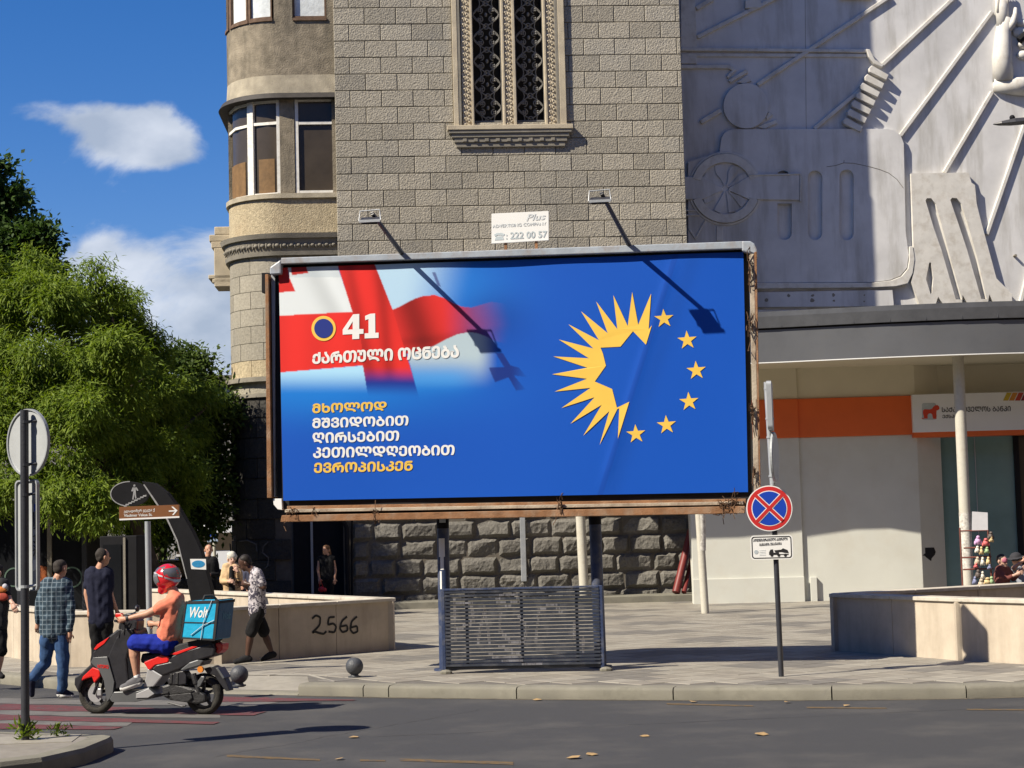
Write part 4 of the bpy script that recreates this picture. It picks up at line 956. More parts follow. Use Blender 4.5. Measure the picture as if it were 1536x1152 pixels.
def ptext(body, q, m, conv, bold, caps=True, d=.006): return text_part(body, 'lettering', pfn([conv(*p_) for p_ in q], d), M[m], po, bold, caps)
ptext('ქართული ოცნება', [(306, 634), (1066, 600), (306, 574), (1066, 534)], 'white_plain', Z3, .042)
ptext('მხოლოდ', [(434, 292), (980, 272), (434, 222), (984, 206)], 'yellow_print', Z6, .036)
ptext('მშვიდობით', [(434, 400), (1142, 378), (434, 326), (1142, 306)], 'white_plain', Z6, .036)
ptext('ღირსებით', [(436, 508), (1074, 488), (436, 430), (1074, 414)], 'white_plain', Z6, .036)
ptext('კეთილდღეობით', [(440, 614), (1478, 590), (440, 536), (1478, 516)], 'white_plain', Z6, .036)
ptext('ევროპისკენ', [(446, 720), (1170, 702), (446, 646), (1176, 630)], 'yellow_print', Z6, .036)
def pshape(name, pts, m, conv, d=.006):
    P2 = [bil(*conv(*q)) for q in pts]; tri = tessellate_polygon([[Vector((a, b, 0)) for a, b in P2]])
    mb = MB(); mb.add([poster_pt(a, b, d) for a, b in P2], [tuple(t) for t in tri]); return mb.build(name, M[m], po)
def pholes(pts, hole, conv=Z3, d=.006):
    P2 = [[bil(*conv(*q)) for q in l_] for l_ in (pts, hole) if l_]; fl = [q for l_ in P2 for q in l_]; tri = tessellate_polygon([[Vector((a, b, 0)) for a, b in l_] for l_ in P2])
    mb = MB(); mb.add([poster_pt(a, b, d) for a, b in fl], [tuple(t) for t in tri]); return mb.build('lettering', M['white_plain'], po)
pholes([(520, 380), (552, 378), (552, 455), (574, 455), (574, 479), (552, 480), (552, 505), (516, 507), (516, 481), (466, 484), (466, 458)], [(518, 416), (518, 457), (492, 458)])
pholes([(582, 388), (608, 377), (634, 375), (635, 474), (652, 473), (652, 500), (580, 503), (580, 477), (600, 476), (600, 404), (583, 410)], [])
pshape('party_ring', circ(366, 452, 64, 40), 'yellow_print', Z3); pshape('party_ring', circ(366, 452, 49, 40), 'navy_print', Z3, .010)
def Z4(x, y): return (780+x/3.388, 360+y/3.388)
burst = [(680, 274), (668, 458), (684, 436), (655, 535), (590, 466), (528, 545), (428, 550), (440, 580), (455, 642), (399, 722), (486, 760), (510, 855), (572, 825), (515, 1012), (522, 858), (512, 862), (424, 1042), (472, 872), (342, 996), (434, 840), (277, 936), (398, 802), (232, 856), (378, 754), (197, 773), (360, 708), (184, 685), (362, 652), (190, 594), (370, 604), (218, 508), (392, 554), (266, 430), (420, 512), (330, 364), (464, 476), (406, 314), (512, 456), (492, 282), (564, 440), (586, 266), (616, 434)]
pshape('sunburst', burst, 'yellow_print', Z4)
def star(cx, cy, r, rot=-4): return [(cx+(r if k % 2 == 0 else r*.385)*math.sin(math.radians(k*36+rot)), cy-(r if k % 2 == 0 else r*.385)*math.cos(math.radians(k*36+rot))) for k in range(10)]
for x, y in ((744, 400), (859, 510), (904, 664), (868, 822), (757, 940), (605, 986)): pshape('star', star(x, y+2, 50), 'yellow_print', Z4)
# frame
def fb(name, m, pts, d0, d1, bev=.01): 
    mb = MB(); mb.prism(BF, [BF.px(x, y, 0) for x, y in pts], d0, d1); return mb.build(name, M[m], bill, bevel=bev)
fb('backing_box', 'black', [(408, 396), (1122, 370), (1130, 748), (416, 764)], -.42, -.05, 0)
fb('top_flashing', 'frame_top', [(424, 388), (1116, 363), (1116, 374), (424, 397)], -.40, .085, .01)
fb('top_corner', 'frame_top', [(1113, 363), (1126, 363), (1132, 367), (1136, 376), (1136, 384), (1113, 378)], -.4, .095, .02)
fb('top_corner', 'frame_top', [(407, 402), (424, 390), (424, 412), (407, 413)], -.3, .09, .02)
fb('side_rail', 'frame_side', [(1124, 384), (1131, 382), (1139, 736), (1131, 737)], -.15, .1, .006); fb('side_rail', 'rust', [(1131.5, 380), (1135, 379), (1141, 734), (1139.3, 736)], -.3, .12, .004)
fb('side_rail', 'rust', [(399, 412), (404, 412), (409, 747), (402, 747)], -.3, .05, .006); fb('side_rail', 'galv', [(406, 408), (409, 407), (412, 412), (412, 745), (410, 745)], -.3, -.02, .004)
fb('bottom_corner', 'white_plain', [(410, 748), (423, 748), (424, 765), (417, 764), (411, 757)], -.2, .02, .006)
fb('bottom_beam', 'rust', [(431, 759), (1119, 748), (1119, 757), (431, 768)], -.15, .02, .006); fb('bottom_beam', 'frame_side', [(430, 764), (1116, 752), (1116, 757), (430, 769)], -.02, .1, .006)
fb('bottom_beam', 'rust', [(427, 773), (1118, 759), (1117, 770), (425, 783)], -.2, .16, .008)
fb('bottom_trough', 'black', [(424, 752), (1120, 740), (1120, 760), (428, 775)], -.4, -.16, 0)
fb('clamp_plate', 'black_paint', [(388, 407), (401, 407), (401, 438), (388, 437)], -.3, -.15, .006)
# dried vines tangled in the frame
vm = MB()
def tangle(x, y, n, sx, sy):
    for _ in range(n):
        s, z = BF.px(x+random.gauss(0, sx*.5), y+random.gauss(0, sy*.5)); pts = [BF.w(s, .14, z)]
        for k in range(4): s += random.gauss(0, sx/180); z += random.gauss(-.01, sy/160); pts.append(BF.w(s, .14+random.uniform(-.04, .05), z))
        vm.tube(pts, .006, 3, False)
for x, y, n, sx, sy in ((1092, 757, 60, 16, 9), (842, 757, 22, 6, 12), (565, 766, 18, 6, 9), (440, 765, 16, 12, 9), (474, 764, 10, 6, 8), (1125, 400, 25, 3, 16), (1126, 490, 25, 4, 14), (1129, 618, 25, 4, 14), (1131, 706, 16, 4, 14)): tangle(x, y, int(n*.55), sx*.6, sy*.75)
vm.build('dry_vine', M['vine'], bill, kind='stuff')
# floodlights on arms
M['lamp_glass'] = glass_mat('floodlight_glass', (.12, .12, .13), .15, .7); M['lamp_body'] = mat('dark_floodlight_body', (.04, .04, .045), .45, .2, 10, .1, 40, .5)
for (bx, by, hx_, hy, shx, shy) in ((606, 384, 556, 322, 716, 502), (946, 372, 900, 292, 1049, 475)):
    S_ = BF.w(*[BF.px(shx, shy)[0], 0, BF.px(shx, shy)[1]]); best = None
    for k in range(60, 400):
        q = S_-sd*(k*.01); X_, Y_ = proj(q); e_ = (X_-hx_)**2+(Y_-hy)**2
        if best is None or e_ < best[0]: best = (e_, q)
    H = best[1]; dH = (H-BF.O).dot(BF.n); sB_, zB_ = BF.px(bx, by, .0); Bp = BF.w(sB_, .0, zB_)
    # keep the head on the sight line of the photo at the depth the shadow asks for
    sh_, zh_ = BF.px(hx_, hy, dH); H = BF.w(sh_, dH, zh_)
    mb = MB(); mb.tube([Bp+BF.n*-.2, Bp, H+Vector((.02, 0, .02))], [.04, .035, .028], 8); arm_ = mb.build('lamp_arm', M['lamp_body'], bill, auto=50)
    mb = MB(); Fh = Frame(H.to_2d(), -8); dz = H.z
    c = [(-.17, .02, -.02), (.17, .02, -.02), (.17, -.16, -.14), (-.17, -.16, -.14)]
    tp = [Fh.w(a, b+.0, dz+cz-.06) for a, b, cz in c]; bt = [Fh.w(a*.8, b*1+.07*(1 if b > 0 else 1), dz+cz-.14) for a, b, cz in c]
    vs_ = [Fh.w(-.14, -.05, dz-.02), Fh.w(.14, -.05, dz-.02), Fh.w(.14, .10, dz-.09), Fh.w(-.14, .10, dz-.09), Fh.w(-.11, -.06, dz-.07), Fh.w(.11, -.06, dz-.07), Fh.w(.11, .075, dz-.14), Fh.w(-.11, .075, dz-.14)]
    mb.add(vs_, [(0, 1, 2, 3), (7, 6, 5, 4), (0, 4, 5, 1), (1, 5, 6, 2), (2, 6, 7, 3), (3, 7, 4, 0)]); lamp = mb.build('floodlight', M['lamp_body'], bill, bevel=.012)
    mb = MB(); mb.add([Fh.w(-.10, -.055, dz-.075), Fh.w(.10, -.055, dz-.075), Fh.w(.10, .07, dz-.143), Fh.w(-.10, .07, dz-.143)], [(0, 1, 2, 3)]); mb.build('lamp_glass', M['lamp_glass'], lamp)
    mb = MB(); mb.tube([Fh.w(-.15, .06, dz-.09), Fh.w(-.14, .02, dz+.05), Fh.w(.13, .02, dz+.06), Fh.w(.15, .06, dz-.09)], .009, 6); mb.build('lamp_bracket', M['galv'], lamp)
    mb = MB(); mb.box(Fh, -.14, .15, .09, .11, dz-.12, dz-.085); mb.build('lamp_rim', M['galv'], lamp)
# small advertising plate on top of the frame
ad = [(736, 319), (822, 315), (822, 359), (736, 364)]
mb = MB(); mb.prism(BF, [BF.px(*q) for q in ad], -.1, -.08); plate = mb.build('advert_plate', M['white_plain'], bill, bevel=.003)
for x in (757, 803): mb = MB(); s_, z_ = BF.px(x, 372); mb.box(BF, s_-.02, s_+.02, -.13, -.102, z_-.05, BF.px(x, 335)[1]); mb.build('plate_bracket', M['rust'], bill)
cva = lambda x, y: (640+x/2.88, y/2.88)
def atext(b_, q, bold=.015, m='faded'): 
    P = [BF.px(*cva(*p_), -.075) for p_ in q]
    def fn(u, v): return BF.w(P[0][0]*(1-u)*(1-v)+P[1][0]*u*(1-v)+P[2][0]*(1-u)*v+P[3][0]*u*v, -.076, P[0][1]*(1-u)*(1-v)+P[1][1]*u*(1-v)+P[2][1]*(1-u)*v+P[3][1]*u*v)
    return fn
M['faded'] = mat('faded_lettering', (.48, .54, .56), .6, .1, 9); M['pale_faded'] = mat('very_faded_lettering', (.64, .67, .68), .6, .1, 9)
text_part('ADVERTISING COMPANY', 'lettering', atext('', [(284, 984), (516, 972), (284, 970), (516, 958)]), M['pale_faded'], plate, .02)
text_part('Plus', 'lettering', atext('', [(430, 955), (514, 948), (430, 925), (514, 920)]), M['pale_faded'], plate, .01, shear=.3)
text_part(': 222 00 57', 'lettering', atext('', [(342, 1034), (520, 1026), (342, 1004), (520, 996)]), M['faded'], plate, .02)
mb = MB(); 
for poly_ in ([(286, 1010), (300, 1002), (322, 1002), (334, 1008), (328, 1016), (316, 1012), (304, 1012), (292, 1018)], [(296, 1018), (324, 1016), (330, 1032), (290, 1034)]): mb.prism(BF, [BF.px(*cva(*q)) for q in poly_], -.079, -.076)
mb.build('telephone_pictogram', M['faded'], plate)
# posts
for (tx, ty, bx, by, m_) in ((664, 778, 668, 1002, 'blue_steel'), (892, 772, 901, 1000, 'blue_steel')):
    b_ = gnd(bx, by, .15); yy = b_.y*.4+25.25*.6; b_ = atY(bx, by, yy); b_.z = .14; t_ = atY(tx, ty, yy); v_ = (t_-b_); v_ = v_/v_.z
    mb = MB(); mb.tube([b_, b_+v_*2.6, b_+v_*5.4], .085, 20); ps = mb.build('post', M[m_], bill, auto=50)
    mb = MB(); mb.tube([b_+v_*2.0, b_+v_*2.62], .0875, 20); mb.build('black_wrap', M['black_paint'], ps, auto=50)
    mb = MB(); mb.disc(b_+Vector((0, 0, .025)), (0, 0, 1), .16, .03, 16); mb.build('base_plate', M['blue_steel'], ps)
    if bx < 700:
        mb = MB(); a0_ = -2.2
        for z0_, z1_, w0_, w1_ in ((1.42, 1.62, -.5, .1), (1.6, 1.86, -.75, .3), (1.15, 1.4, -.6, -.3)):
            rg = []
            for k in range(5):
                q = math.radians(-90)+w0_+(w1_-w0_)*k/4; rg.append([b_+v_*z0_+Vector((math.cos(q), math.sin(q), 0))*.087, b_+v_*z1_+Vector((math.cos(q), math.sin(q), 0))*.087])
            mb.loft(rg, cap=False, closed=False)
        mb.build('torn_sticker', M['white_plain'], ps)
        for ch, zc in (('5', 2.36), ('1', 2.16)):
            P_ = b_+v_*zc
            text_part(ch, 'lettering', lambda u, v, P_=P_: P_+Vector((-.045+.09*u, -.089, -.08+.15*v)), M['grey_print'], ps, .02)
# slatted panel between the posts
PLa, PLb = gnd(664, 1006, .15), gnd(906, 1003, .15); PLa = atY(664, 1006, 24.95); PLb = atY(906, 1003, 24.75); PLa.z = PLb.z = 0
PF = Frame(PLa.to_2d(), math.degrees(math.atan2(PLb.y-PLa.y, PLb.x-PLa.x))); Lp = (PLb-PLa).length
zp0, zp1 = PF.px(780, 1003)[1], PF.px(780, 882)[1]
zp0 = max(zp0, .17)
panel = thing('slatted_panel', 'dark blue slatted metal panel sprayed with pale graffiti beneath the billboard', 'panel', PF.w(Lp/2, 0, .15))
mb = MB(); lean = .06
for a in (0, Lp-.04): mb = MB(); mb.box(PF, a, a+.05, -.06, .02, .15, zp1+.01); mb.build('side_post', M['blue_steel'], panel, bevel=.006)
ns = 21
for i in range(ns):
    z = zp1-.02-(zp1-zp0-.10)*i/(ns-1); mb = MB(); s0_, s1__ = .052, Lp-.042
    top_ = [(0.0, .0), (.032, -.008), (.032, -.033), (.0, -.040)]
    rings = [[PF.w(s, d_, z+dz_) for d_, dz_ in top_] for s in (s0_, s1__)]; mb.loft(rings); mb.build('slat', M['slat'], panel)
for s in (.35, Lp*.5, Lp-.35): mb = MB(); mb.box(PF, s-.02, s+.02, -.04, -.005, zp0, zp1-.02); mb.build('back_brace', M['blue_steel'], panel)
mb = MB(); mb.box(PF, .05, Lp-.04, -.03, .0, zp0-.0, zp0+.04); mb.build('bottom_rail', M['slat'], panel, bevel=.004)
mb = MB(); mb.box(PF, .05, Lp-.04, -.03, .03, zp1-.015, zp1+.012); mb.build('top_rail', M['blue_steel'], panel, bevel=.004)
for a in (.02, Lp): mb = MB(); mb.sphere(PF.w(a+.03, .03, .17), (.09, .06, .04), 8, 5); mb.build('foot', M['kerb'], panel)
# graffiti strokes follow the slats: short dabs on the front of each slat
gm = MB()
def gpt(x, y): s, z = PF.px(440+x/2.954, 740+y/2.954); return s, z
strokes = [[(715, 470), (720, 650)], [(725, 480), (790, 480), (800, 560), (730, 600)], [(850, 490), (820, 650)], [(850, 500), (870, 650)], [(900, 460), (940, 440), (990, 450), (1000, 475), (950, 488), (905, 470)], [(920, 520), (915, 600), (960, 650), (1020, 650), (1040, 590), (1000, 540)], [(1090, 500), (1075, 650)], [(1100, 500), (1160, 490), (1190, 520)], [(1245, 560), (1245, 640)], [(1285, 630), (1285, 690)], [(915, 665), (1010, 715), (870, 712)], [(930, 740), (1100, 745)]]
for st in strokes:
    for (xa, ya), (xb, yb) in zip(st[:-1], st[1:]):
        (sa_, za), (sb_, zb_) = gpt(xa, ya), gpt(xb, yb); n_ = max(2, int(math.hypot(sb_-sa_, zb_-za)/.018))
        for k in range(n_+1):
            s, z = sa_+(sb_-sa_)*k/n_, za+(zb_-za)*k/n_
            i = round((zp1-.02-z)/((zp1-zp0-.10)/(ns-1))); zz = zp1-.02-(zp1-zp0-.10)*i/(ns-1)
            w_ = random.uniform(.008, .020); gm.box(PF, s-w_, s+w_, .0322, .0330, zz-.0320, zz-.0090)
            gm.add([PF.w(s-w_, .002, zz+.0008), PF.w(s+w_, .002, zz+.0008), PF.w(s+w_, .0315, zz-.0068), PF.w(s-w_, .0315, zz-.0068)], [(0, 1, 2, 3)])
gm.build('sprayed_strokes', M['chalk'], panel, kind='stuff')
# ------------------------------------------------------------------ stair parapets of the underpass
def parapet(label, path, cat='wall', th=.28, h=.80, tex='cream_wall'):
    t = thing('stair_parapet', label, cat, (path[1][0], path[1][1], .15)); P = [Vector(p_) for p_ in path]
    for a, b in zip(P[:-1], P[1:]):
        d = (b-a).normalized(); L_ = (b-a).length; deg = math.degrees(math.atan2(d.y, d.x)); fr = Frame(a, deg); n = max(1, round(L_/1.3))
        for k in range(n):
            g = .004; mb = MB(); mb.box(fr, L_*k/n+g, L_*(k+1)/n-g, -th/2, th/2+random.uniform(-.002, .002), .12, .15+h); mb.build('facing_slab', M['cream_wall'], t, bevel=.006)
            mb = MB(); mb.box(fr, L_*k/n+g-(.03 if k == 0 else 0), L_*(k+1)/n-g+(.03 if k == n-1 else 0), -th/2-.035, th/2+.035, .15+h, .15+h+.055); mb.build('coping_slab', M['cream_cap'], t, bevel=.008)
    for q in P:
        mb = MB(); mb.box(Frame(q, 0), -th/2+.0, th/2-.0, -th/2, th/2, .12, .15+h-.002); mb.build('corner_stone', M['cream_wall'], t, bevel=.006)
        mb = MB(); mb.disc(Vector((q.x, q.y, .15+h+.024)), (0, 0, 1), th/2+.03, .05, 20); mb.build('coping_slab', M['cream_cap'], t)
    return t
parapet('cream stone stair parapet with the black number 2566 sprayed on its shaded end', [(-10.6, 34.2), (-6.9, 28.2), (-5.5, 27.75), (-4.7, 28.0), (-2.2, 30.15), (-8.4, 39.6)])
parapet('cream stone stair parapet at the right, half in the shadow of the billboard', [(8.6, 21.6), (6.15, 25.05), (4.88, 27.4), (9.6, 30.4)])
# sprayed number on the left parapet
ga, gb = Vector((-4.7, 28.0)), Vector((-2.2, 30.15)); GF = Frame(ga, math.degrees(math.atan2(gb.y-ga.y, gb.x-ga.x)))
gr = MB()
for st in ([(942, 742), (970, 716), (1005, 730), (1000, 790), (940, 850), (965, 838), (1000, 850), (1030, 856), (1050, 835)], [(1112, 728), (1068, 732), (1060, 790), (1100, 775), (1125, 800), (1110, 845), (1065, 838)], [(1205, 725), (1165, 760), (1150, 815), (1170, 845), (1210, 830), (1205, 790), (1160, 800)], [(1280, 725), (1240, 760), (1228, 820), (1250, 852), (1285, 838), (1280, 795), (1235, 808)]):
    pts = []
    for k in range(len(st)-1):
        for q in range(4): pts.append((st[k][0]+(st[k+1][0]-st[k][0])*q/4, st[k][1]+(st[k+1][1]-st[k][1])*q/4))
    pts.append(st[-1]); W_ = []
    for i, (x, y) in enumerate(pts):
        s, z = GF.px(280+x/5.008, 780+y/5.008, .145); W_.append(Vector((s, z)))
    sm = [W_[0]]+[(W_[i-1]+W_[i]*2+W_[i+1])/4 for i in range(1, len(W_)-1)]+[W_[-1]]
    rg = []
    for i, p_ in enumerate(sm):
        t = (sm[min(i+1, len(sm)-1)]-sm[max(i-1, 0)]).normalized(); n_ = Vector((-t.y, t.x))*.018; a, b = p_+n_, p_-n_
        rg.append([GF.w(a.x, .1465, a.y), GF.w(b.x, .1465, b.y)])
    gr.loft(rg, cap=False, closed=False)
pl = [o for o in bpy.data.objects if o.name.startswith('stair_parapet')][0]
g_ = gr.build('sprayed_number', M['graffiti'], pl, kind=None)
# ------------------------------------------------------------------ ball bollards
bp_ = gnd(532, 1016, .15); b0 = thing('ball_bollard', 'dark iron ball bollard nearer the slatted panel, on the kerb edge', 'bollard', bp_, 'ball bollards along the kerb')
M['ball'] = mat('cast_iron_ball', (.05, .055, .065), .55, .25, 12, .3, 60, .5, dirt=(.12, .11, .10), dscale=8, damt=.5)
mb = MB(); mb.sphere(bp_+Vector((0, 0, .15)), .12, 28, 18); mb.build('ball', M['ball'], b0, smooth=True)
mb = MB(); mb.tube([bp_+Vector((0, 0, -.01)), bp_+Vector((0, 0, .07))], [.07, .04], 14); mb.disc(bp_+Vector((0, 0, .008)), (0, 0, 1), .09, .016, 16); mb.build('foot', M['ball'], b0, auto=50)
b1 = gnd(359, 1029, .15); copy_thing(b0, (b1.x, b1.y, .15), 'dark iron ball bollard directly behind the scooter')
# ------------------------------------------------------------------ signs
def rrect(s0, s1, z0, z1, r, n=5):
    pts = []
    for cx, cz, a0 in ((s1-r, z1-r, 0), (s0+r, z1-r, 90), (s0+r, z0+r, 180), (s1-r, z0+r, 270)):
        pts += [(cx+r*math.cos(math.radians(a0+90*k/n)), cz+r*math.sin(math.radians(a0+90*k/n))) for k in range(n+1)]
    return pts
B_ = gnd(1172, 1015, .15); ns_ = thing('sign_post', 'leaning post with a round blue and red no stopping sign above a tow plate', 'sign', B_)
top = atY(1149.5, 573, B_.y); c1 = atY(1159.5, 740, B_.y)
mb = MB(); mb.tube([B_-Vector((0, 0, .02)), c1], .034, 14); mb.build('post', M['pole_dark'], ns_, auto=50)
mb = MB(); mb.tube([c1, top], .034, 14); mb.build('upper_post', M['galv'], ns_, auto=50)
NF = Frame((B_.x, B_.y), -5)
def npx(x, y): return NF.px(x, y, .07)
cs, cz = npx(1154, 762.5); rd = .292
def rdisc(name, r, d0, d1, m, par): mb = MB(); mb.prism(NF, circ(cs, cz, r, 48), d0, d1); return mb.build(name, m, par)
dsc = rdisc('round_sign', rd, .055, .07, M['white_plain'], ns_); rdisc('red_ring', rd*.955, .0705, .072, M['sign_red'], dsc); rdisc('white_ring', rd*.775, .0725, .074, M['white_plain'], dsc); rdisc('blue_field', rd*.74, .0745, .076, M['sign_blue'], dsc)
for an in (45, 135):
    for w_, d_, m_ in ((.062, .0775, 'white_plain'), (.044, .079, 'sign_red')):
        ca2, sa2 = math.cos(math.radians(an)), math.sin(math.radians(an)); L_ = rd*.78; mb = MB()
        dd = d_+(.0012 if an == 45 else 0)+(.0006 if m_ == 'sign_red' and an == 45 else 0)
        mb.prism(NF, [(cs+ca2*a-sa2*b, cz+sa2*a+ca2*b) for a, b in ((-L_, -w_/2), (L_, -w_/2), (L_, w_/2), (-L_, w_/2))], dd, dd+.0008); mb.build('cross_bar', M[m_], dsc)
q = [npx(1126.5, 840), npx(1188.5, 802)]; mb = MB(); mb.prism(NF, rrect(q[0][0], q[1][0], q[0][1], q[1][1], .045), .055, .066); plq = mb.build('tow_plate', M['white_plain'], ns_)
mb = MB(); i_ = .014; mb.prism(NF, rrect(q[0][0]+i_, q[1][0]-i_, q[0][1]+i_, q[1][1]-i_, .035), .0665, .0675, holes=[rrect(q[0][0]+i_*1.9, q[1][0]-i_*1.9, q[0][1]+i_*1.9, q[1][1]-i_*1.9, .028)]); mb.build('black_border', M['ink'], plq)
def nconv(x, y): return NF.px(1100+x/3.842, 560+y/3.842, .068)
def ntext(body, qd, bold=.02): return stext(body, qd, 'ink', d=.068, fr=NF, conv=nconv, parent=plq, caps=True, bold=bold)
ntext('ადმინისტრაციული პატრული', [(114, 972), (312, 962), (114, 954), (312, 944)]); ntext('მანქანის ევაკუაცია', [(150, 996), (278, 988), (150, 980), (278, 972)])
def npr(name, polys, m='ink', d=.068):
    mb = MB()
    for pz in polys: mb.prism(NF, [nconv(*a) for a in pz], d-.0008, d+.0006)
    return mb.build(name, M[m], plq)
npr('tow_truck_pictogram', [[(206, 1046), (206, 1030), (214, 1016), (228, 1014), (232, 1034), (262, 1030), (262, 1042), (318, 1040), (318, 1046)], [(236, 1020), (272, 1016), (280, 1030), (240, 1030)], [(262, 1026), (286, 1008), (312, 1018), (320, 1036), (296, 1034)]]+[circ(x, 1048, 9, 14) for x in (222, 262, 300)])
npr('round_emblem', [circ(132, 1030, 12, 18)], 'grey_print'); npr('small_print', [[(150, 1020+k*9), (186, 1018+k*9), (186, 1021+k*9), (150, 1023+k*9)] for k in range(4)], 'pale_faded')
# the two plates higher up, seen nearly edge on
UP = atY(1152, 612, B_.y); UF = Frame((UP.x, UP.y), 80); mb = MB(); mb.prism(UF, rrect(-.33, .22, UP.z-.29, UP.z+.33, .05), .045, .06); up_ = mb.build('square_sign', M['sign_back'], ns_, bevel=.003)
mb = MB(); mb.prism(UF, rrect(-.33, .22, UP.z-.29, UP.z+.33, .05), -.0, .05, holes=[rrect(-.315, .205, UP.z-.275, UP.z+.315, .04)]); mb.build('sign_rim', M['galv'], up_)
DP = atY(1157, 686, B_.y); DF = Frame((DP.x, DP.y), 74); mb = MB(); mb.prism(DF, circ(-.02, DP.z, .315, 40), .05, .062); mb.prism(DF, circ(-.02, DP.z, .325, 40), .03, .055, holes=[circ(-.02, DP.z, .308, 40)]); mb.build('disc_sign', M['sign_back'], ns_)
for yy in (583, 628, 656, 714):
    k_ = atY(1150+(yy-575)*.055, yy, B_.y); mb = MB(); mb.tube([k_-Vector((0, 0, .012)), k_+Vector((0, 0, .012))], .042, 12); mb.tube([k_, k_+Vector((.07, .01, 0))], .014, 6); mb.build('clamp', M['galv'], ns_)
# left dark pole on the island
B2 = gnd(38, 1110, .155); ls = thing('sign_post', 'dark post on the traffic island with sign plates seen from behind', 'sign', B2)
tp = atY(36.5, 615, B2.y); mb = MB(); mb.tube([B2-Vector((0, 0, .03)), tp], .042, 16); mb.build('post', M['pole_dark'], ls, auto=50)
c_ = atY(34.5, 663.5, B2.y+.06); LF = Frame((c_.x, c_.y), -39); mb = MB(); mb.prism(LF, circ(0, c_.z, .335, 48), -.075, -.06); sg_ = mb.build('disc_sign', M['sign_back'], ls)
mb = MB(); mb.prism(LF, circ(0, c_.z, .342, 48), -.08, -.045, holes=[circ(0, c_.z, .326, 48)]); mb.build('sign_rim', M['galv'], sg_)
z0_, z1_ = atY(42, 886, B2.y).z, atY(42, 720, B2.y).z; mb = MB(); mb.prism(LF, rrect(-.20, .155, z0_, z1_, .05), -.08, -.066); pl2 = mb.build('long_plate', M['sign_back'], ls)
mb = MB(); mb.prism(LF, rrect(-.205, .16, z0_-.005, z1_+.005, .052), -.082, -.045, holes=[rrect(-.19, .145, z0_+.01, z1_-.01, .045)]); mb.build('sign_rim', M['galv'], pl2)
for yy in (633, 697, 742, 880):
    k_ = atY(38, yy, B2.y); mb = MB(); mb.tube([k_-Vector((0, 0, .014)), k_+Vector((0, 0, .014))], .048, 12); mb.tube([k_, k_+Vector((.11, .02, .01))], .016, 6); mb.build('clamp', M['galv'] if yy > 860 else M['pole_dark'], ls)
def lsp(x, y): return LF.px(x, y, -.062)
for nm, pts, m_ in (('orange_sticker', [(52.5, 728), (57, 727), (57, 737), (52.5, 737)], 'orange'), ('blue_sticker', [(51, 756), (56, 756), (56, 767), (51, 767)], 'sign_blue'), ('paper_sticker', [(48, 841), (56, 838), (57, 852), (49, 857)], 'white_plain')):
    mb = MB(); mb.prism(LF, [lsp(*a) for a in pts], -.065, -.062); mb.build(nm, M[m_], pl2)
mb = MB()
for st in ([(50, 768), (50.5, 790)], [(53, 768), (53, 792)], [(50, 793), (54, 792)], [(49, 805), (54, 803), (52, 815), (50, 812)], [(50, 818), (54, 822)], [(49, 826), (55, 823), (50, 834)]):
    mb.tube([LF.w(*(lambda q: (q[0], -.063, q[1]))(lsp(*a))) for a in st], .006, 4)
mb.build('scribble', M['graffiti'], pl2, kind='stuff')
# brown street name sign
BY = 25.6; bb_ = atY(225.5, 1003, BY); tb = atY(221.5, 782, BY); bs = thing('street_name_sign', 'brown street name sign with a white arrow on a grey pole', 'sign', (bb_.x, BY, .15))
mb = MB(); mb.tube([(bb_.x, BY, .14), tb], .042, 14); mb.build('post', M['galv'], bs, auto=50)
SF2 = Frame((tb.x, BY), -3); q = [SF2.px(179, 779), SF2.px(268, 756)]
def bpx(x, y): return SF2.px(x/4.114, 580+y/4.114, .03)
mb = MB(); mb.prism(SF2, [bpx(735, 742), bpx(735, 822), bpx(1105, 806), bpx(1105, 728)], -.03, .03); bp2 = mb.build('sign_plate', M['sign_brown'], bs, bevel=.004)
mb = MB(); mb.prism(SF2, [bpx(737, 815), bpx(737, 825), bpx(1107, 809), bpx(1107, 799)], .0302, .034); mb.build('white_edge', M['white_plain'], bp2)
def btext(b_, qd, bold=.02): return stext(b_, qd, 'white_plain', d=.033, fr=SF2, conv=bpx, parent=bp2, bold=bold)
btext('ვლადიმერ ვეკუა ქ', [(765, 782), (955, 772), (765, 762), (955, 750)]); btext('Vladimer Vekua St.', [(765, 804), (940, 798), (765, 787), (940, 780)])
mb = MB(); mb.prism(SF2, [bpx(*a) for a in ((1042, 764), (1042, 772), (1080, 770), (1062, 792), (1072, 792), (1096, 764), (1068, 740), (1058, 741), (1080, 762))], .031, .034); mb.build('arrow', M['white_plain'], bp2)
# black arched underpass marker
AY = 33.; AF = Frame((atY(250, 800, AY).x, AY), 0); apx = lambda x, y: AF.px(x/4.114, 580+y/4.114)
ua = thing('underpass_marker', 'black arched underpass marker with a stairs pictogram on its oval head', 'sign', (atY(290, 880, AY).x, AY, .15))
M['pict'] = mat('worn_pictogram_white', (.30, .30, .30), .7, .3, 12)
mb = MB(); mb.prism(AF, [apx(*a) for a in ((885, 585), (960, 595), (1040, 655), (1120, 760), (1200, 900), (1250, 1010), (1310, 1240), (1345, 1500), (1220, 1500), (1160, 1180), (1100, 950), (1040, 820), (960, 700), (900, 612))], -.16, .16); arm2 = mb.build('arched_arm', M['black_paint'], ua, bevel=.01)
ex = [(895, 606), (960, 704), (1040, 824), (1100, 954), (1160, 1184), (1166, 1184), (1108, 950), (1048, 818), (968, 698), (903, 604)]
mb = MB(); mb.prism(AF, [apx(*a) for a in ex], .161, .166); mb.build('worn_edge', M['pict'], arm2)
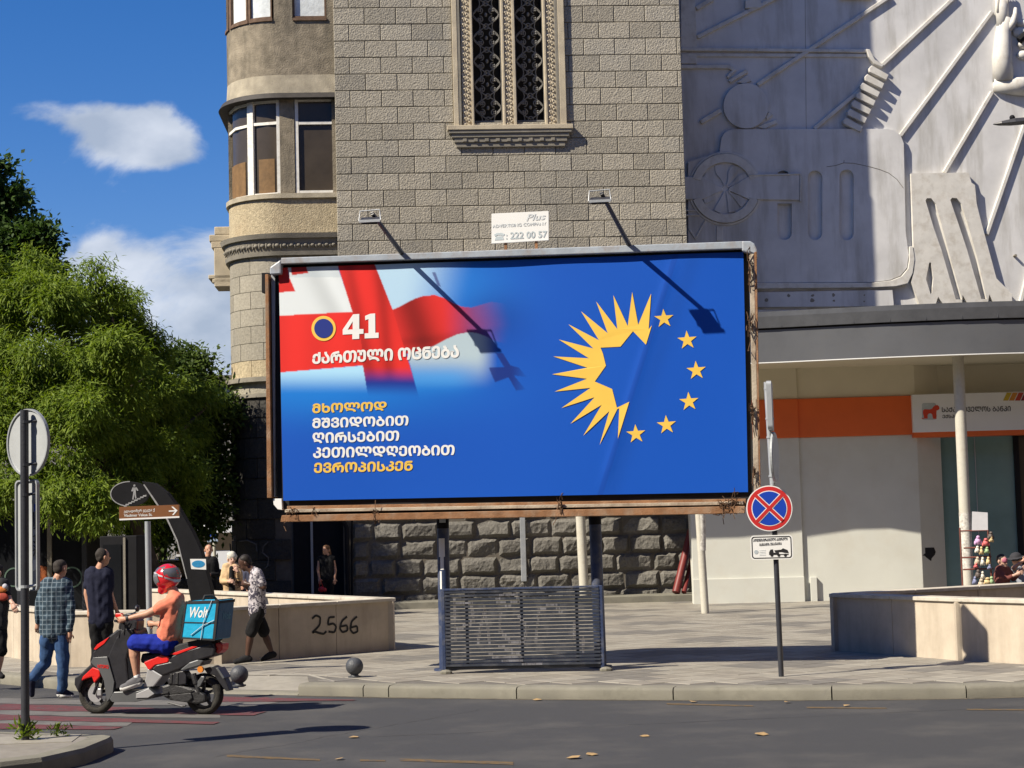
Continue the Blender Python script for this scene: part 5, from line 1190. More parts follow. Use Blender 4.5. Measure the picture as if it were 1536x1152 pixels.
mb = MB(); mb.prism(AF, [apx(805+118*math.cos(math.radians(a))-0*1, 662-76*math.sin(math.radians(a))) for a in range(0, 360, 9)], -.05, .05); hd_ = mb.build('oval_head', M['black_paint'], ua, bevel=.01)
mb = MB(); mb.prism(AF, [apx(805+121*math.cos(math.radians(a)), 662-79*math.sin(math.radians(a))) for a in range(90, 262, 9)]+[apx(805+115*math.cos(math.radians(a)), 662-73*math.sin(math.radians(a))) for a in range(261, 89, -9)], .03, .055); mb.build('worn_edge', M['pict'], hd_)
stp = [(768, 736)]; 
for k in range(8): stp += [(778+k*18, 732-k*9), (778+k*18, 724-k*9)]
stp2 = [(a+3, b+9) for a, b in stp[::-1]]
mb = MB(); mb.prism(AF, [apx(*a) for a in stp+stp2], .052, .056); mb.build('stairs_pictogram', M['pict'], hd_)
mb = MB()
for pz in ([(826, 606), (838, 604), (840, 616), (828, 618)], [(822, 622), (848, 622), (858, 640), (852, 644), (842, 634), (842, 655), (846, 690), (838, 692), (834, 664), (828, 698), (820, 696), (826, 655), (828, 640), (820, 648), (814, 644)]): mb.prism(AF, [apx(*a) for a in pz], .052, .056)
mb.build('walker_pictogram', M['pict'], hd_)
mb = MB(); mb.prism(AF, [apx(*a) for a in ((1183, 1062), (1280, 1062), (1282, 1128), (1190, 1124))], .162, .166); st_ = mb.build('poster_sticker', M['white_plain'], arm2)
mb = MB(); mb.prism(AF, [apx(1234+40*math.cos(a/3), 1093-22*math.sin(a/3)) for a in range(19)], .167, .169); mb.build('blue_print', mat('cyan_print', (.03, .25, .50), .5, .2, 20), st_)
# ------------------------------------------------------------------ street lamp reaching into the frame
LY = 30.; hd = atY(1520, 184, LY); sl_ = thing('street_lamp', 'dark street lamp head reaching in from the right edge above the relief', 'street lamp', (hd.x+3.2, LY, .15))
mb = MB(); mb.tube([(hd.x+3.2, LY, .1), (hd.x+3.2, LY, hd.z-.5), (hd.x+2.4, LY, hd.z+.1), (hd.x+.4, LY, hd.z+.05)], [.1, .07, .05, .04], 12); mb.build('pole', M['pole_dark'], sl_, auto=60)
mb = MB(); rings = []
for s_, w_, h_ in ((-.34, .02, .01), (-.22, .10, .035), (0, .15, .06), (.3, .15, .06), (.5, .07, .04)):
    c_ = hd+Vector((s_, 0, .10*(s_+.3)*.6)); rings.append([c_+Vector((0, w_*a, h_*b-.02)) for a, b in ((-1, -.3), (1, -.3), (.8, .9), (0, 1.2), (-.8, .9))])
mb.loft(rings); mb.build('lamp_head', M['lamp_body'], sl_, bevel=.01)
mb = MB(); mb.sphere(hd+Vector((-.02, -.02, .08)), (.05, .05, .05), 8, 6); mb.build('light_sensor', M['black_paint'], sl_)
# ------------------------------------------------------------------ news stand behind the right parapet
NY = 33.5; nf = Frame((atY(1470, 850, NY).x, NY), -8); nst = thing('display_rack', 'rusty display rack hung with small toys beside the canopy column', 'rack', nf.w(0, 0, .15))
nq = lambda x, y, d=0: nf.px(1340+x/5.235, 700+y/5.235, d)
M['rackred'] = mat('rusty_red_rod', (.16, .05, .035), .7, .3, 9)
rk = MB()
for (xa, ya, xb, yb) in ((522, 480, 560, 1250), (742, 500, 800, 1250), (525, 505, 745, 500), (540, 715, 770, 705), (548, 808, 785, 800), (552, 640, 760, 630)):
    a, b = nq(xa, ya), nq(xb, yb); rk.tube([nf.w(a[0], 0, max(.15, a[1])), nf.w(b[0], 0, max(.15, b[1]))], .016, 6)
rk.build('rack_frame', M['rackred'], nst)
mb = MB(); mb.prism(nf, [nq(618, 352), nq(616, 500), nq(742, 503), nq(740, 360)], .0, .012); mb.build('paper_board', mat('grey_card', (.55, .55, .57), .7, .08, 6), nst)
tc2 = [(.55, .33, .55), (.55, .12, .12), (.55, .42, .22), (.62, .60, .52), (.10, .08, .07), (.30, .42, .22), (.20, .22, .35), (.48, .40, .30)]
tm2 = [mat('toy_plastic_%s' % n, c, .6, .35, 30) for n, c in zip(('lilac', 'red', 'tan', 'cream', 'black', 'green', 'slate', 'beige'), tc2)]
place = ('top row far left', 'top row middle', 'top right corner', 'right of the top row', 'second row far left', 'second row middle', 'second row right', 'third row far left', 'third row middle', 'third row right', 'bottom left', 'bottom middle', 'lowest at the right', 'lowest in the middle', 'lowest far right', 'lowest far left', 'between second and third row at left', 'between second and third row at right')
for ti, (x, y, rx, rz, k) in enumerate(((665, 585, 28, 34, 0), (725, 600, 28, 30, 1), (765, 545, 24, 28, 4), (768, 575, 18, 22, 2), (660, 655, 20, 26, 3), (690, 665, 18, 30, 2), (735, 660, 20, 24, 5), (660, 745, 22, 30, 7), (700, 750, 18, 32, 3), (745, 745, 18, 30, 2), (665, 850, 24, 34, 4), (700, 860, 18, 30, 3), (740, 905, 36, 28, 2), (690, 920, 30, 30, 7), (770, 900, 24, 30, 5), (640, 900, 18, 30, 6), (648, 780, 16, 18, 1), (755, 790, 16, 18, 6))):
    a = nq(x, y, .05); u_ = 1/5.235/80; o_ = MB(); c_ = nf.w(a[0], .05, a[1])
    o_.sphere(c_, (rx*u_*.9, .06, rz*u_*.8), 9, 7); o_.sphere(c_+Vector((0, -.02, rz*u_*.9)), (rx*u_*.55, .045, rz*u_*.4), 8, 6); o_.sphere(c_+Vector((rx*u_*.8, 0, -rz*u_*.4)), (rx*u_*.35, .04, rz*u_*.5), 6, 5); o_.sphere(c_+Vector((-rx*u_*.8, 0, -rz*u_*.4)), (rx*u_*.35, .04, rz*u_*.5), 6, 5)
    o = o_.build('plush_toy', tm2[k], smooth=True, org=c_)
    tag(o, 'small %s toy on the display rack, %s' % (('lilac', 'red', 'tan', 'cream', 'black', 'green', 'slate', 'beige')[k], place[ti]), 'toy', 'toys on the display rack')
# ------------------------------------------------------------------ kiosk, pillar and the street behind the trees
KY = 41.; KF = Frame((0, KY), 0); kx_ = lambda x: KF.px(x, 850)[0]
kio = thing('glass_kiosk', 'dark glazed shop front under the trees behind the left parapet', 'kiosk', (kx_(40), KY, .15))
mb = MB(); mb.box(KF, kx_(-160), kx_(126), -2.4, -.1, .1, 2.75); mb.build('kiosk_body', M['dark_room'], kio)
mb = MB(); mb.box(KF, kx_(-165), kx_(130), -2.5, .25, 2.75, 3.0); mb.build('kiosk_roof', M['black_paint'], kio, bevel=.02)
for a, b in ((-160, -60), (-58, 26), (31, 72), (76, 124)): mb = MB(); mb.box(KF, kx_(a), kx_(b), -.08, -.05, .5, 2.7); mb.build('glass_panel', M['glass_kiosk'], kio)
for x in (-59, 28.5, 74, 126): mb = MB(); mb.box(KF, kx_(x)-.05, kx_(x)+.05, -.1, .0, .1, 2.75); mb.build('mullion', M['pole_dark'] if x != 74 else M['sill_grey'], kio)
mb = MB(); mb.box(KF, kx_(-160), kx_(126), -.1, -.02, .12, .5); mb.build('stall_riser', M['sill_grey'], kio)
for x, y, r_ in ((20, 866, .22), (107, 866, .24)):
    s_, z_ = KF.px(x, y); mb = MB(); mb.prism(KF, circ(s_, z_, r_, 24), -.048, -.044, holes=[circ(s_, z_, r_*.86, 24)]); mb.build('window_decal', mat('faded_green_decal', (.10, .16, .12), .6) if 'faded_green_decal' not in bpy.data.materials else bpy.data.materials['faded_green_decal'], kio)
s_, z_ = KF.px(60, 862); mb = MB(); mb.sphere(KF.w(s_, -.05, z_), (.28, .02, .2), 10, 6); mb.build('window_decal', mat('orange_decal', (.30, .08, .02), .6, .3, 9), kio)
PY2 = 31.5; PFr = Frame((atY(182, 880, PY2).x, PY2), -6); pil = thing('advertising_pillar', 'tall black glass fronted pillar standing behind the man in the navy shirt', 'pillar', PFr.w(0, 0, .15))
a_, b_ = PFr.px(150, 880)[0], PFr.px(206, 880)[0]; mb = MB(); mb.box(PFr, a_, b_, -.5, 0, .12, 2.15); mb.build('pillar_body', M['black_paint'], pil, bevel=.015)
mb = MB(); mb.box(PFr, a_+.06, b_-.28, .002, .012, .4, 2.0); mb.build('glass_panel', M['glass_kiosk'], pil); mb = MB(); mb.box(PFr, b_-.24, b_-.2, 0.002, .03, .15, 2.12); mb.build('metal_strip', M['sill_grey'], pil)
# pale block of flats and wall far behind the trees
FY = 84.; ff = Frame((-17, FY), 6); far = thing('apartment_building', 'pale distant building glimpsed through gaps in the trees', 'building', ff.w(0, 0, .1))
M['far_wall'] = mat('pale_far_render', (.36, .34, .30), .85, .08, 1, dirt=(.36, .33, .28), dscale=1.2, damt=.5)
mb = MB(); mb.box(ff, -9, 5.5, -8, 0, 0, 9.2); mb.build('wall', M['far_wall'], far); mb = MB(); mb.box(ff, -9.3, 5.8, -8.2, .3, 9.2, 9.5); mb.build('roof', M['sill_grey'], far)
for i in range(6):
    for j in range(3):
        mb = MB(); s_, z_ = -8+i*2.3, 1.2+j*2.8; mb.box(ff, s_, s_+1.2, -.05, .01, z_, z_+1.5); w_ = mb.build('window', M['glass_dark'], far); mb = MB(); mb.box(ff, s_-.08, s_+1.28, .0, .08, z_-.12, z_-.02); mb.build('sill', M['white_frame'], w_)
RY = 58.; rf = Frame((0, RY), 0); s0_, s1_ = rf.px(170, 850)[0], rf.px(262, 850)[0]; rl_ = thing('street_railing', 'pale retaining wall topped by a metal railing across the street behind', 'railing', rf.w((s0_+s1_)/2, 0, .1))
mb = MB(); mb.box(rf, s0_, s1_, -.3, 0, 0, rf.px(220, 838)[1]); mb.build('low_wall', M['far_wall'], rl_)
zt_a, zt_b = rf.px(220, 838)[1], rf.px(220, 818)[1]
for i in range(16):
    s_ = s0_+(s1_-s0_)*i/15; mb = MB(); mb.box(rf, s_-.02, s_+.02, -.17, -.13, zt_a, zt_b); mb.build('baluster', M['galv'], rl_)
mb = MB(); mb.box(rf, s0_, s1_, -.18, -.12, zt_b, zt_b+.05); mb.build('handrail', M['galv'], rl_)
# parked dark car
CY = 47.; cx0 = atY(262, 862, CY).x; car = thing('parked_car', 'dark car parked on the street behind, half hidden by the arch marker', 'car', (cx0, CY, 0))
CF = Frame((cx0, CY), 12)
M['car_dark'] = mat('dark_car_paint', (.012, .013, .017), .25, .1, 3, 0, 1, .6, coat=.6)
mb = MB(); mb.prism(CF, [(-2.1, .35), (-2.15, .75), (-1.9, .92), (-1.1, 1.0), (1.3, 1.02), (2.05, .9), (2.15, .6), (2.1, .33)], -1.7, 0); mb.build('body', M['car_dark'], car, bevel=.07)
mb = MB(); mb.prism(CF, [(-1.35, 1.0), (-.75, 1.42), (.75, 1.45), (1.5, 1.02)], -1.55, -.14); cab = mb.build('cabin', M['glass_dark'], car, bevel=.06)
mb = MB(); mb.prism(CF, [(-.78, 1.42), (.78, 1.45), (.7, 1.49), (-.7, 1.47)], -1.5, -.18); mb.build('roof', M['sign_back'], car, bevel=.02)
for sx_ in (-1.35, 1.35):
    mb = MB(); mb.disc(CF.w(sx_, -.12, .32), CF.n, .32, .2, 24); wh = mb.build('wheel', M['black'], car); mb = MB(); mb.disc(CF.w(sx_, -.01, .32), CF.n, .19, .02, 20); mb.build('rim', M['galv'], wh)
mb = MB(); mb.sphere(CF.w(-2.02, -.2, .72), (.08, .2, .09), 8, 6); mb.build('headlight', M['white_panel'], car)
# distant white van and direction sign
VY = 66.; vx = atY(318, 800, VY).x; van = thing('delivery_van', 'white van far down the street seen between the tree and the old building', 'van', (vx, VY, 0)); VFm = Frame((vx, VY), 0)
mb = MB(); mb.prism(VFm, [(-1.0, .4), (-1.0, 2.3), (-.9, 2.45), (.9, 2.45), (1., 2.3), (1., .4)], -4, 0); mb.build('body', M['white_panel'], van, bevel=.08); mb = MB(); mb.box(VFm, -.8, .8, 0, .012, 1.5, 2.15); mb.build('windscreen', M['glass_dark'], van)
for a in (-.75, .75): mb = MB(); mb.disc(VFm.w(a, -.5, .33), (1, 0, 0), .33, .22, 18); mb.build('wheel', M['black'], van)
DYs = 52.; ds = thing('direction_sign', 'small blue sign lettered A on a white pole beyond the underpass', 'sign', (atY(322, 860, DYs).x, DYs, .1)); dfm = Frame((atY(322, 860, DYs).x, DYs), 0)
mb = MB(); mb.tube([dfm.w(0, 0, .1), dfm.w(0, 0, dfm.px(320, 770)[1])], .05, 10); mb.build('post', M['pole_white'], ds)
def dpx(x, y): return dfm.px(200+x/6.98, 760+y/6.98, .06)
mb = MB(); mb.prism(dfm, [dpx(788, 290), dpx(788, 330), dpx(868, 328), dpx(866, 288)], .03, .06); sgn = mb.build('blue_plate', M['sign_blue'], ds)
stext('A', [(806, 324), (834, 323), (808, 298), (832, 298)], 'white_plain', d=.062, fr=dfm, conv=dpx, parent=sgn, bold=.02)
mb = MB(); mb.prism(dfm, [dpx(770, 335), dpx(775, 372), dpx(885, 366), dpx(880, 332)], .0, .05); mb.build('lower_plate', mat('pale_blue_plate', (.35, .45, .60), .5), ds)
mb = MB(); mb.prism(dfm, [dpx(780, 225), dpx(780, 285), dpx(865, 283), dpx(862, 225)], .0, .03); mb.build('white_plate', M['white_plain'], ds)
# chalky tags on the dark wall
mb = MB()
def wpt(x, y, o_=.09):
    X_, Y_ = 280+x/5.008, 780+y/5.008; t = t_of(X_, .0, 850); q = bay(t, o_); return Vector((q.x, q.y, TW.px(430, Y_, -.25)[1]))
for st in ([(420, 150), (480, 145), (540, 175), (545, 230)], [(625, 160), (590, 195), (585, 240), (625, 280), (620, 340), (600, 360)], [(330, 170), (360, 230)], [(385, 110), (385, 150)]): mb.tube([wpt(*a) for a in st], .018, 4)
mb.build('chalk_tag', mat('dim_chalk', (.12, .12, .125), .9, .3, 9), old, kind='stuff')
# ------------------------------------------------------------------ trees
def leaf_mat(name, c1, c2, trans=.35):
    m = bpy.data.materials.new(name); m.use_nodes = True; N = m.node_tree.nodes; L = m.node_tree.links; b = N['Principled BSDF']
    g = N.new('ShaderNodeNewGeometry'); r_ = N.new('ShaderNodeValToRGB'); e = r_.color_ramp.elements; e[0].color = (*c1, 1); e[1].color = (*c2, 1); L.new(g.outputs['Random Per Island'], r_.inputs[0])
    L.new(r_.outputs[0], b.inputs['Base Color']); b.inputs['Roughness'].default_value = .6; b.inputs['Specular IOR Level'].default_value = .15
    t = N.new('ShaderNodeBsdfTranslucent'); hs = N.new('ShaderNodeHueSaturation'); hs.inputs['Value'].default_value = 1.5; hs.inputs['Saturation'].default_value = 1.1; L.new(r_.outputs[0], hs.inputs['Color']); L.new(hs.outputs[0], t.inputs[0])
    mx = N.new('ShaderNodeMixShader'); mx.inputs[0].default_value = trans; L.new(b.outputs[0], mx.inputs[1]); L.new(t.outputs[0], mx.inputs[2]); L.new(mx.outputs[0], N['Material Output'].inputs[0]); return m
M['leaf_fine'] = leaf_mat('yellow_green_leaf', (.070, .118, .013), (.190, .250, .036)); M['leaf_dark'] = leaf_mat('dark_broad_leaf', (.018, .040, .010), (.065, .11, .022), .25)
M['leaf_mid'] = leaf_mat('mid_green_leaf', (.030, .055, .012), (.09, .13, .025), .3)
M['bark'] = mat('rough_bark', (.075, .06, .045), .95, .3, 8, .9, 20, .1)
def leaf_mesh(name, C, D, N_, Ln, Wd, m):
    """one kite-shaped leaf per centre C along direction D"""
    D = D/np.linalg.norm(D, axis=1, keepdims=True); S = np.cross(D, N_); S /= np.linalg.norm(S, axis=1, keepdims=True)+1e-9; Nn = np.cross(S, D)
    L_ = Ln[:, None]; W_ = Wd[:, None]; n = len(C)
    V_ = np.stack([C, C+D*L_*.45+S*W_+Nn*L_*.06, C+D*L_, C+D*L_*.45-S*W_+Nn*L_*.06], 1).reshape(-1, 3)
    me = bpy.data.meshes.new(name); me.vertices.add(4*n); me.vertices.foreach_set('co', V_.astype('f').ravel()); me.loops.add(4*n); me.loops.foreach_set('vertex_index', np.arange(4*n))
    me.polygons.add(n); me.polygons.foreach_set('loop_start', np.arange(0, 4*n, 4)); me.polygons.foreach_set('loop_total', np.full(n, 4)); me.update(calc_edges=True); me.materials.append(m); return me
def tree(name, label, base, blobs, m, clumps, per, ln, wd, spread, droop, top_bias=.3, trunk_r=.22, group='trees behind the parapet', extra=()):
    t = thing(name, label, 'tree', (base[0], base[1], .1), group); B = np.array(blobs); B0 = B
    B = np.array(list(blobs)+list(extra)); sub_ = []
    for bl in B:
        sub_.append((*bl[:3], bl[3]*.62))
        for _ in range(9):
            v = rng.normal(size=3); v[1] -= .5; v[2] += .25; v /= np.linalg.norm(v); sub_.append((*(bl[:3]+v*bl[3]*rng.uniform(.62, .95)), bl[3]*rng.uniform(.22, .42)))
    B = np.array(sub_)
    vol = B[:, 3]**2; pk = rng.choice(len(B), clumps, p=vol/vol.sum()); dirs = rng.normal(size=(clumps, 3)); dirs[:, 1] -= .35*np.abs(rng.normal(size=clumps)); dirs[:, 2] += top_bias*np.abs(rng.normal(size=clumps)); dirs /= np.linalg.norm(dirs, axis=1, keepdims=True)
    rad = B[pk, 3]*(1-.5*rng.random(clumps)**2.2)*(1+.10*rng.normal(size=clumps)); cc = B[pk, :3]+dirs*rad[:, None]*np.array([1, 1, .9])
    k = np.repeat(np.arange(clumps), per); n = len(k); cs_ = spread*(.6+.8*rng.random(clumps))[k]
    off = rng.normal(size=(n, 3))*cs_[:, None]*np.array([1, 1, .75]); C = cc[k]+off
    D = rng.normal(size=(n, 3))*.55+dirs[k]*.5+off/cs_[:, None]*.25; D[:, 2] -= droop
    N_ = rng.normal(size=(n, 3))*.5+np.array([-.35, -.5, 1.])
    me = leaf_mesh('crown', C-np.array([base[0], base[1], .1]), D, N_, ln*(.6+.8*rng.random(n)), wd*(.7+.6*rng.random(n)), m)
    c = bpy.data.objects.new('crown', me); COL.objects.link(c); c.parent = t
    B = B0; mb = MB(); cen = B[:, :3].mean(0); b0_ = Vector((base[0], base[1], .1)); top_ = Vector((cen[0], cen[1], cen[2]))
    mid = b0_.lerp(top_, .5)+Vector((.12, 0, 0)); mb.tube([b0_, b0_+Vector((.02, 0, .4)), mid, top_], [trunk_r*1.3, trunk_r, trunk_r*.75, trunk_r*.4], 12); mb.build('trunk', M['bark'], t, smooth=True)
    lm = MB()
    for bl in B:
        e_ = Vector(bl[:3]); s_ = mid.lerp(top_, random.uniform(0, .7)); m2 = s_.lerp(e_, .55)+Vector((random.uniform(-.2, .2), random.uniform(-.2, .2), .25)); lm.tube([s_, m2, e_], [trunk_r*.4, trunk_r*.25, trunk_r*.08], 6)
        for _ in range(3): q = m2.lerp(e_, random.random()); lm.tube([q, q+Vector((random.uniform(-1, 1), random.uniform(-1, 1), random.uniform(-.2, .8)))*bl[3]*.8], [trunk_r*.12, .01], 5)
    lm.build('limbs', M['bark'], t, smooth=True, kind='stuff'); return t
def blob(x, y, r, Y): q = atY(x, y, Y); return (q.x, q.y, q.z, r*Y/FL)
T1 = [blob(b[0]-(24 if b[0] > 200 else 0), b[1], b[2], b[3]+(1.6 if b[0] > 180 else .3)) for b in ((20, 450, 62, 42), (-60, 470, 70, 42.5), (90, 470, 62, 41.5), (150, 450, 48, 42.5), (205, 495, 52, 42.5), (255, 545, 48, 43), (292, 600, 40, 43.3), (315, 650, 30, 43.5), (230, 590, 62, 41), (160, 560, 70, 40), (70, 560, 75, 40), (-20, 570, 80, 40.5), (30, 650, 70, 39.5), (120, 650, 70, 39), (210, 670, 60, 39.5), (280, 700, 48, 41), (100, 745, 58, 38.6), (165, 770, 48, 38.6), (30, 730, 52, 39), (230, 740, 42, 39.6), (-60, 680, 80, 40), (300, 745, 34, 42), (150, 400, 16, 42.5), (345, 600, 22, 44), (60, 405, 36, 42.5))]
tb_ = gnd(250, 905, .15)
tree('feathery_tree', 'broad yellow green tree with fine drooping leaves filling the left side', (-8.3, 42.2), T1, M['leaf_fine'], 3600, 46, .165, .0165, .14, .75, .45, .24, extra=[(-9.0, 44.2, 4.2, 1.2), (-8.9, 44.3, 5.8, .9), (-9.8, 44, 6.6, 1.0), (-9.6, 43.8, 5.0, 1.3), (-9.4, 43.9, 2.9, 1.1)])  # unseen foliage masses added behind the crown to shade the bay
T2 = [blob(*b) for b in ((0, 320, 46, 52), (-50, 270, 60, 52), (-8, 262, 22, 52), (35, 390, 52, 51), (70, 430, 40, 50.5), (-30, 400, 70, 52), (95, 450, 26, 50), (10, 470, 60, 51), (55, 350, 22, 51.5), (-120, 350, 90, 53))]
tree('broadleaf_tree', 'taller dark broad leaved tree rising behind the feathery one at the left edge', (-15.5, 51.5), T2, M['leaf_dark'], 1100, 50, .18, .065, .2, .15, .3, .3)
T3 = [blob(*b) for b in ((300, 560, 40, 47.5), (310, 640, 50, 47), (250, 640, 60, 47), (180, 600, 60, 48), (250, 740, 50, 47), (270, 790, 34, 46.8), (225, 800, 30, 47), (318, 770, 30, 46.5), (300, 700, 46, 47), (200, 700, 60, 47), (320, 720, 36, 46.5), (100, 600, 70, 48), (20, 620, 70, 48))]
tree('dense_tree', 'dark dense tree in shade between the feathery tree and the old building', (-9.6, 48.5), T3, M['leaf_mid'], 1100, 50, .16, .045, .2, .3, .3, .2)
# weeds
def weed(x, y, h, n, label, Yb=None):
    b = gnd(x, y, .157); C = np.tile(np.array([b.x, b.y, b.z]), (n, 1))+rng.normal(size=(n, 3))*np.array([.05, .03, 0])+np.array([0, 0, h])*rng.random((n, 1))*.8; D = rng.normal(size=(n, 3)); D[:, 2] = np.abs(D[:, 2])+.3
    me = leaf_mesh('weed', C-np.array(b), D, rng.normal(size=(n, 3)), h*(.3+.4*rng.random(n)), np.full(n, h*.07), M['leaf_fine']); me.update(); o = bpy.data.objects.new('weed', me); COL.objects.link(o); o.location = b; tag(o, label, 'weed', 'weeds on the island')
weed(38, 1110, .19, 90, 'small weed growing at the foot of the dark post'); weed(88, 1105, .13, 70, 'small weed sprouting from the paving right of the dark post'); 
lw_ = ('straight below the no stopping post', 'below the right post of the slatted panel', 'right of the yellow line, lowest near the middle', 'on the yellow line at bottom left', 'at the tip of the sign shadow', 'just left of the lowest leaf near the middle', 'by the kerb below the right parapet', 'by the kerb below the slatted panel', 'by the kerb at the foot of the sign post', 'by the kerb left of the sign post', 'just below the rear wheel of the scooter', 'alone in the middle of the lane, nearest the middle', 'between the kerb and the lowest leaves at right', 'by the kerb just right of the sign post')
for i, (x, y) in enumerate(((1142, 1102), (968, 1104), (888, 1132), (508, 1139), (532, 1106), (860, 1137), (1270, 1059), (806, 1050), (1182, 1054), (1040, 1053))):
    b = gnd(x, y, .006); mb = MB(); r_ = random.uniform(.025, .05); a = random.uniform(0, 6); pts = [Vector((b.x+r_*1.6*math.cos(a+k)*(1 if k % 2 else .6), b.y+r_*1.6*math.sin(a+k), .006+random.uniform(0, .02))) for k in (0, 1.2, 2.4, 3.6, 4.8)]
    mb.add(pts, [(0, 1, 2, 3, 4)]); o = mb.build('dry_leaf', bpy.data.materials.get('dry_leaf') or mat('dry_leaf', (.36, .24, .11), .8, .3, 20), org=b); tag(o, 'dry leaf on the road '+lw_[i], 'leaf', 'dry leaves on the road')

# cracks, tar seams and the dirt line in the gutter
def road_strip(name, pts, w, m, z, label=None):
    rg = []
    for i, p_ in enumerate(pts):
        t = (pts[min(i+1, len(pts)-1)]-pts[max(i-1, 0)]).normalized(); n_ = Vector((-t.y, t.x)); ww = w*random.uniform(.5, 1.3); a, b = p_+n_*ww, p_-n_*ww; rg.append([Vector((a.x, a.y, z)), Vector((b.x, b.y, z))])
    mb = MB(); mb.loft(rg, cap=False, closed=False); o = mb.build(name, m); o['kind'] = 'structure'; return o
M['tar'] = mat('tar_seam', (.032, .031, .031), .6, .25, 20); M['grit'] = mat('gutter_grit', (.13, .115, .09), .95, .35, 40, .6, 120, .1, dirt=(.06, .058, .055), dscale=5, damt=1.2)
def wander(a, b, n, amp):
    a, b = Vector(a), Vector(b); out = []; o_ = 0
    for k in range(n+1): o_ = o_*.8+random.gauss(0, amp); d = (b-a).normalized(); out.append(a.lerp(b, k/n)+Vector((-d.y, d.x))*o_)
    return out
road_strip('road_crack', wander((-1.5, 19.0), (7.5, 20.6), 60, .012), .005, M['tar'], .004)
road_strip('road_crack', wander((-3.0, 17.6), (-.4, 21.6), 60, .012), .0035, M['tar'], .004)
for i in range(4, len(KP)-1):
    a, b = KP[i], KP[i+1]; d = (b-a).normalized(); o_ = Vector((d.y, -d.x))*.07; n_ = max(3, int((b-a).length/.12)); road_strip('gutter_dirt', [a.lerp(b, k/n_)+o_ for k in range(n_+1)], .055, M['grit'], .003)
# ------------------------------------------------------------------ people
def capsule(mb, p, q, r0, r1, n=10):
    p, q = Vector(p), Vector(q); mb.sphere(p, r0, n, 7); mb.sphere(q, r1, n, 7)
    if (q-p).length > 1e-3: mb.tube([p, q], [r0, r1], n)
def fuse(mb, name, m, parent, vox=.014, it=3, disp=0., org=None, extra=None, label=None):
    """voxel-fuse overlapping forms into one continuous skin"""
    org = wloc(parent); me = mb.mesh(name+'_raw', [], org); o = bpy.data.objects.new(name+'_raw', me); COL.objects.link(o)
    r_ = o.modifiers.new('r', 'REMESH'); r_.mode = 'VOXEL'; r_.voxel_size = vox; r_.use_smooth_shade = True
    s_ = o.modifiers.new('s', 'SMOOTH'); s_.iterations = it; s_.factor = .5
    me2 = bpy.data.meshes.new_from_object(o.evaluated_get(bpy.context.evaluated_depsgraph_get())); bpy.data.objects.remove(o); bpy.data.meshes.remove(me)
    if disp:
        n = len(me2.vertices); co = np.empty(n*3); me2.vertices.foreach_get('co', co); co = co.reshape(-1, 3); no = np.empty(n*3); me2.vertices.foreach_get('normal', no); no = no.reshape(-1, 3)
        ph = rng.random(4)*6; f_ = np.sin(co[:, 2]*31+3*np.sin(co[:, 0]*17+ph[0])+ph[1])+np.sin((co[:, 0]+co[:, 1])*23+co[:, 2]*14+ph[2])*.8+np.sin(co[:, 2]*60+co[:, 0]*30+ph[3])*.35
        co += no*(f_*disp)[:, None]; me2.vertices.foreach_set('co', co.ravel())
    if extra is not None and len(extra.v):
        em = extra.mesh('x', [], org, True); bm = bmesh.new(); bm.from_mesh(me2); bm.from_mesh(em); bm.to_mesh(me2); bm.free(); bpy.data.meshes.remove(em)
    me2.name = name; me2.materials.clear()
    for q in (m if isinstance(m, (list, tuple)) else [m]): me2.materials.append(q)
    me2.polygons.foreach_set('use_smooth', [True]*len(me2.polygons)); me2.update()
    o = bpy.data.objects.new(name, me2); COL.objects.link(o); o.parent = parent
    if label: o['label'] = label
    return o
M['skin_tan'] = mat('tan_skin', (.46, .25, .165), .5, .08, 9, 0, 1, .35); M['skin_dark'] = mat('dark_brown_skin', (.075, .036, .024), .45, .12, 9, 0, 1, .4); M['skin_pale'] = mat('pale_skin', (.52, .32, .24), .5, .08, 9, 0, 1, .35)
M['hair_black'] = mat('black_hair', (.018, .014, .012), .6, .4, 60, .6, 120, .3, bdist=.004); M['hair_grey'] = mat('grey_white_hair', (.50, .48, .42), .7, .3, 40, .6, 90, .3, bdist=.01); M['hair_brown'] = mat('long_brown_hair', (.13, .065, .03), .55, .4, 40, .6, 100, .3, bdist=.006)
M['hair_crop'] = mat('cropped_greying_hair', (.04, .034, .03), .75, .4, 70, .5, 150, .2, bdist=.003)
def cloth(name, c, var=.12, bump=.35): return mat(name, c, .85, var, 7, bump, 14, .15, bdist=.02)
M['denim'] = cloth('blue_denim', (.035, .075, .17), .3); M['navy_cloth'] = cloth('navy_cotton', (.016, .018, .036)); M['black_cloth'] = cloth('black_cotton', (.012, .012, .013)); M['salmon'] = cloth('salmon_cotton', (.66, .20, .125), .06); M['royal'] = cloth('royal_blue_cotton', (.012, .025, .26)); M['beige_coat'] = cloth('beige_coat_cloth', (.50, .35, .20)); M['shoe_black'] = cloth('black_shoe_leather', (.015, .015, .017)); M['shoe_grey'] = cloth('grey_knit_shoe', (.12, .12, .13)); M['shoe_white'] = mat('white_rubber_sole', (.62, .62, .60), .6, .05)
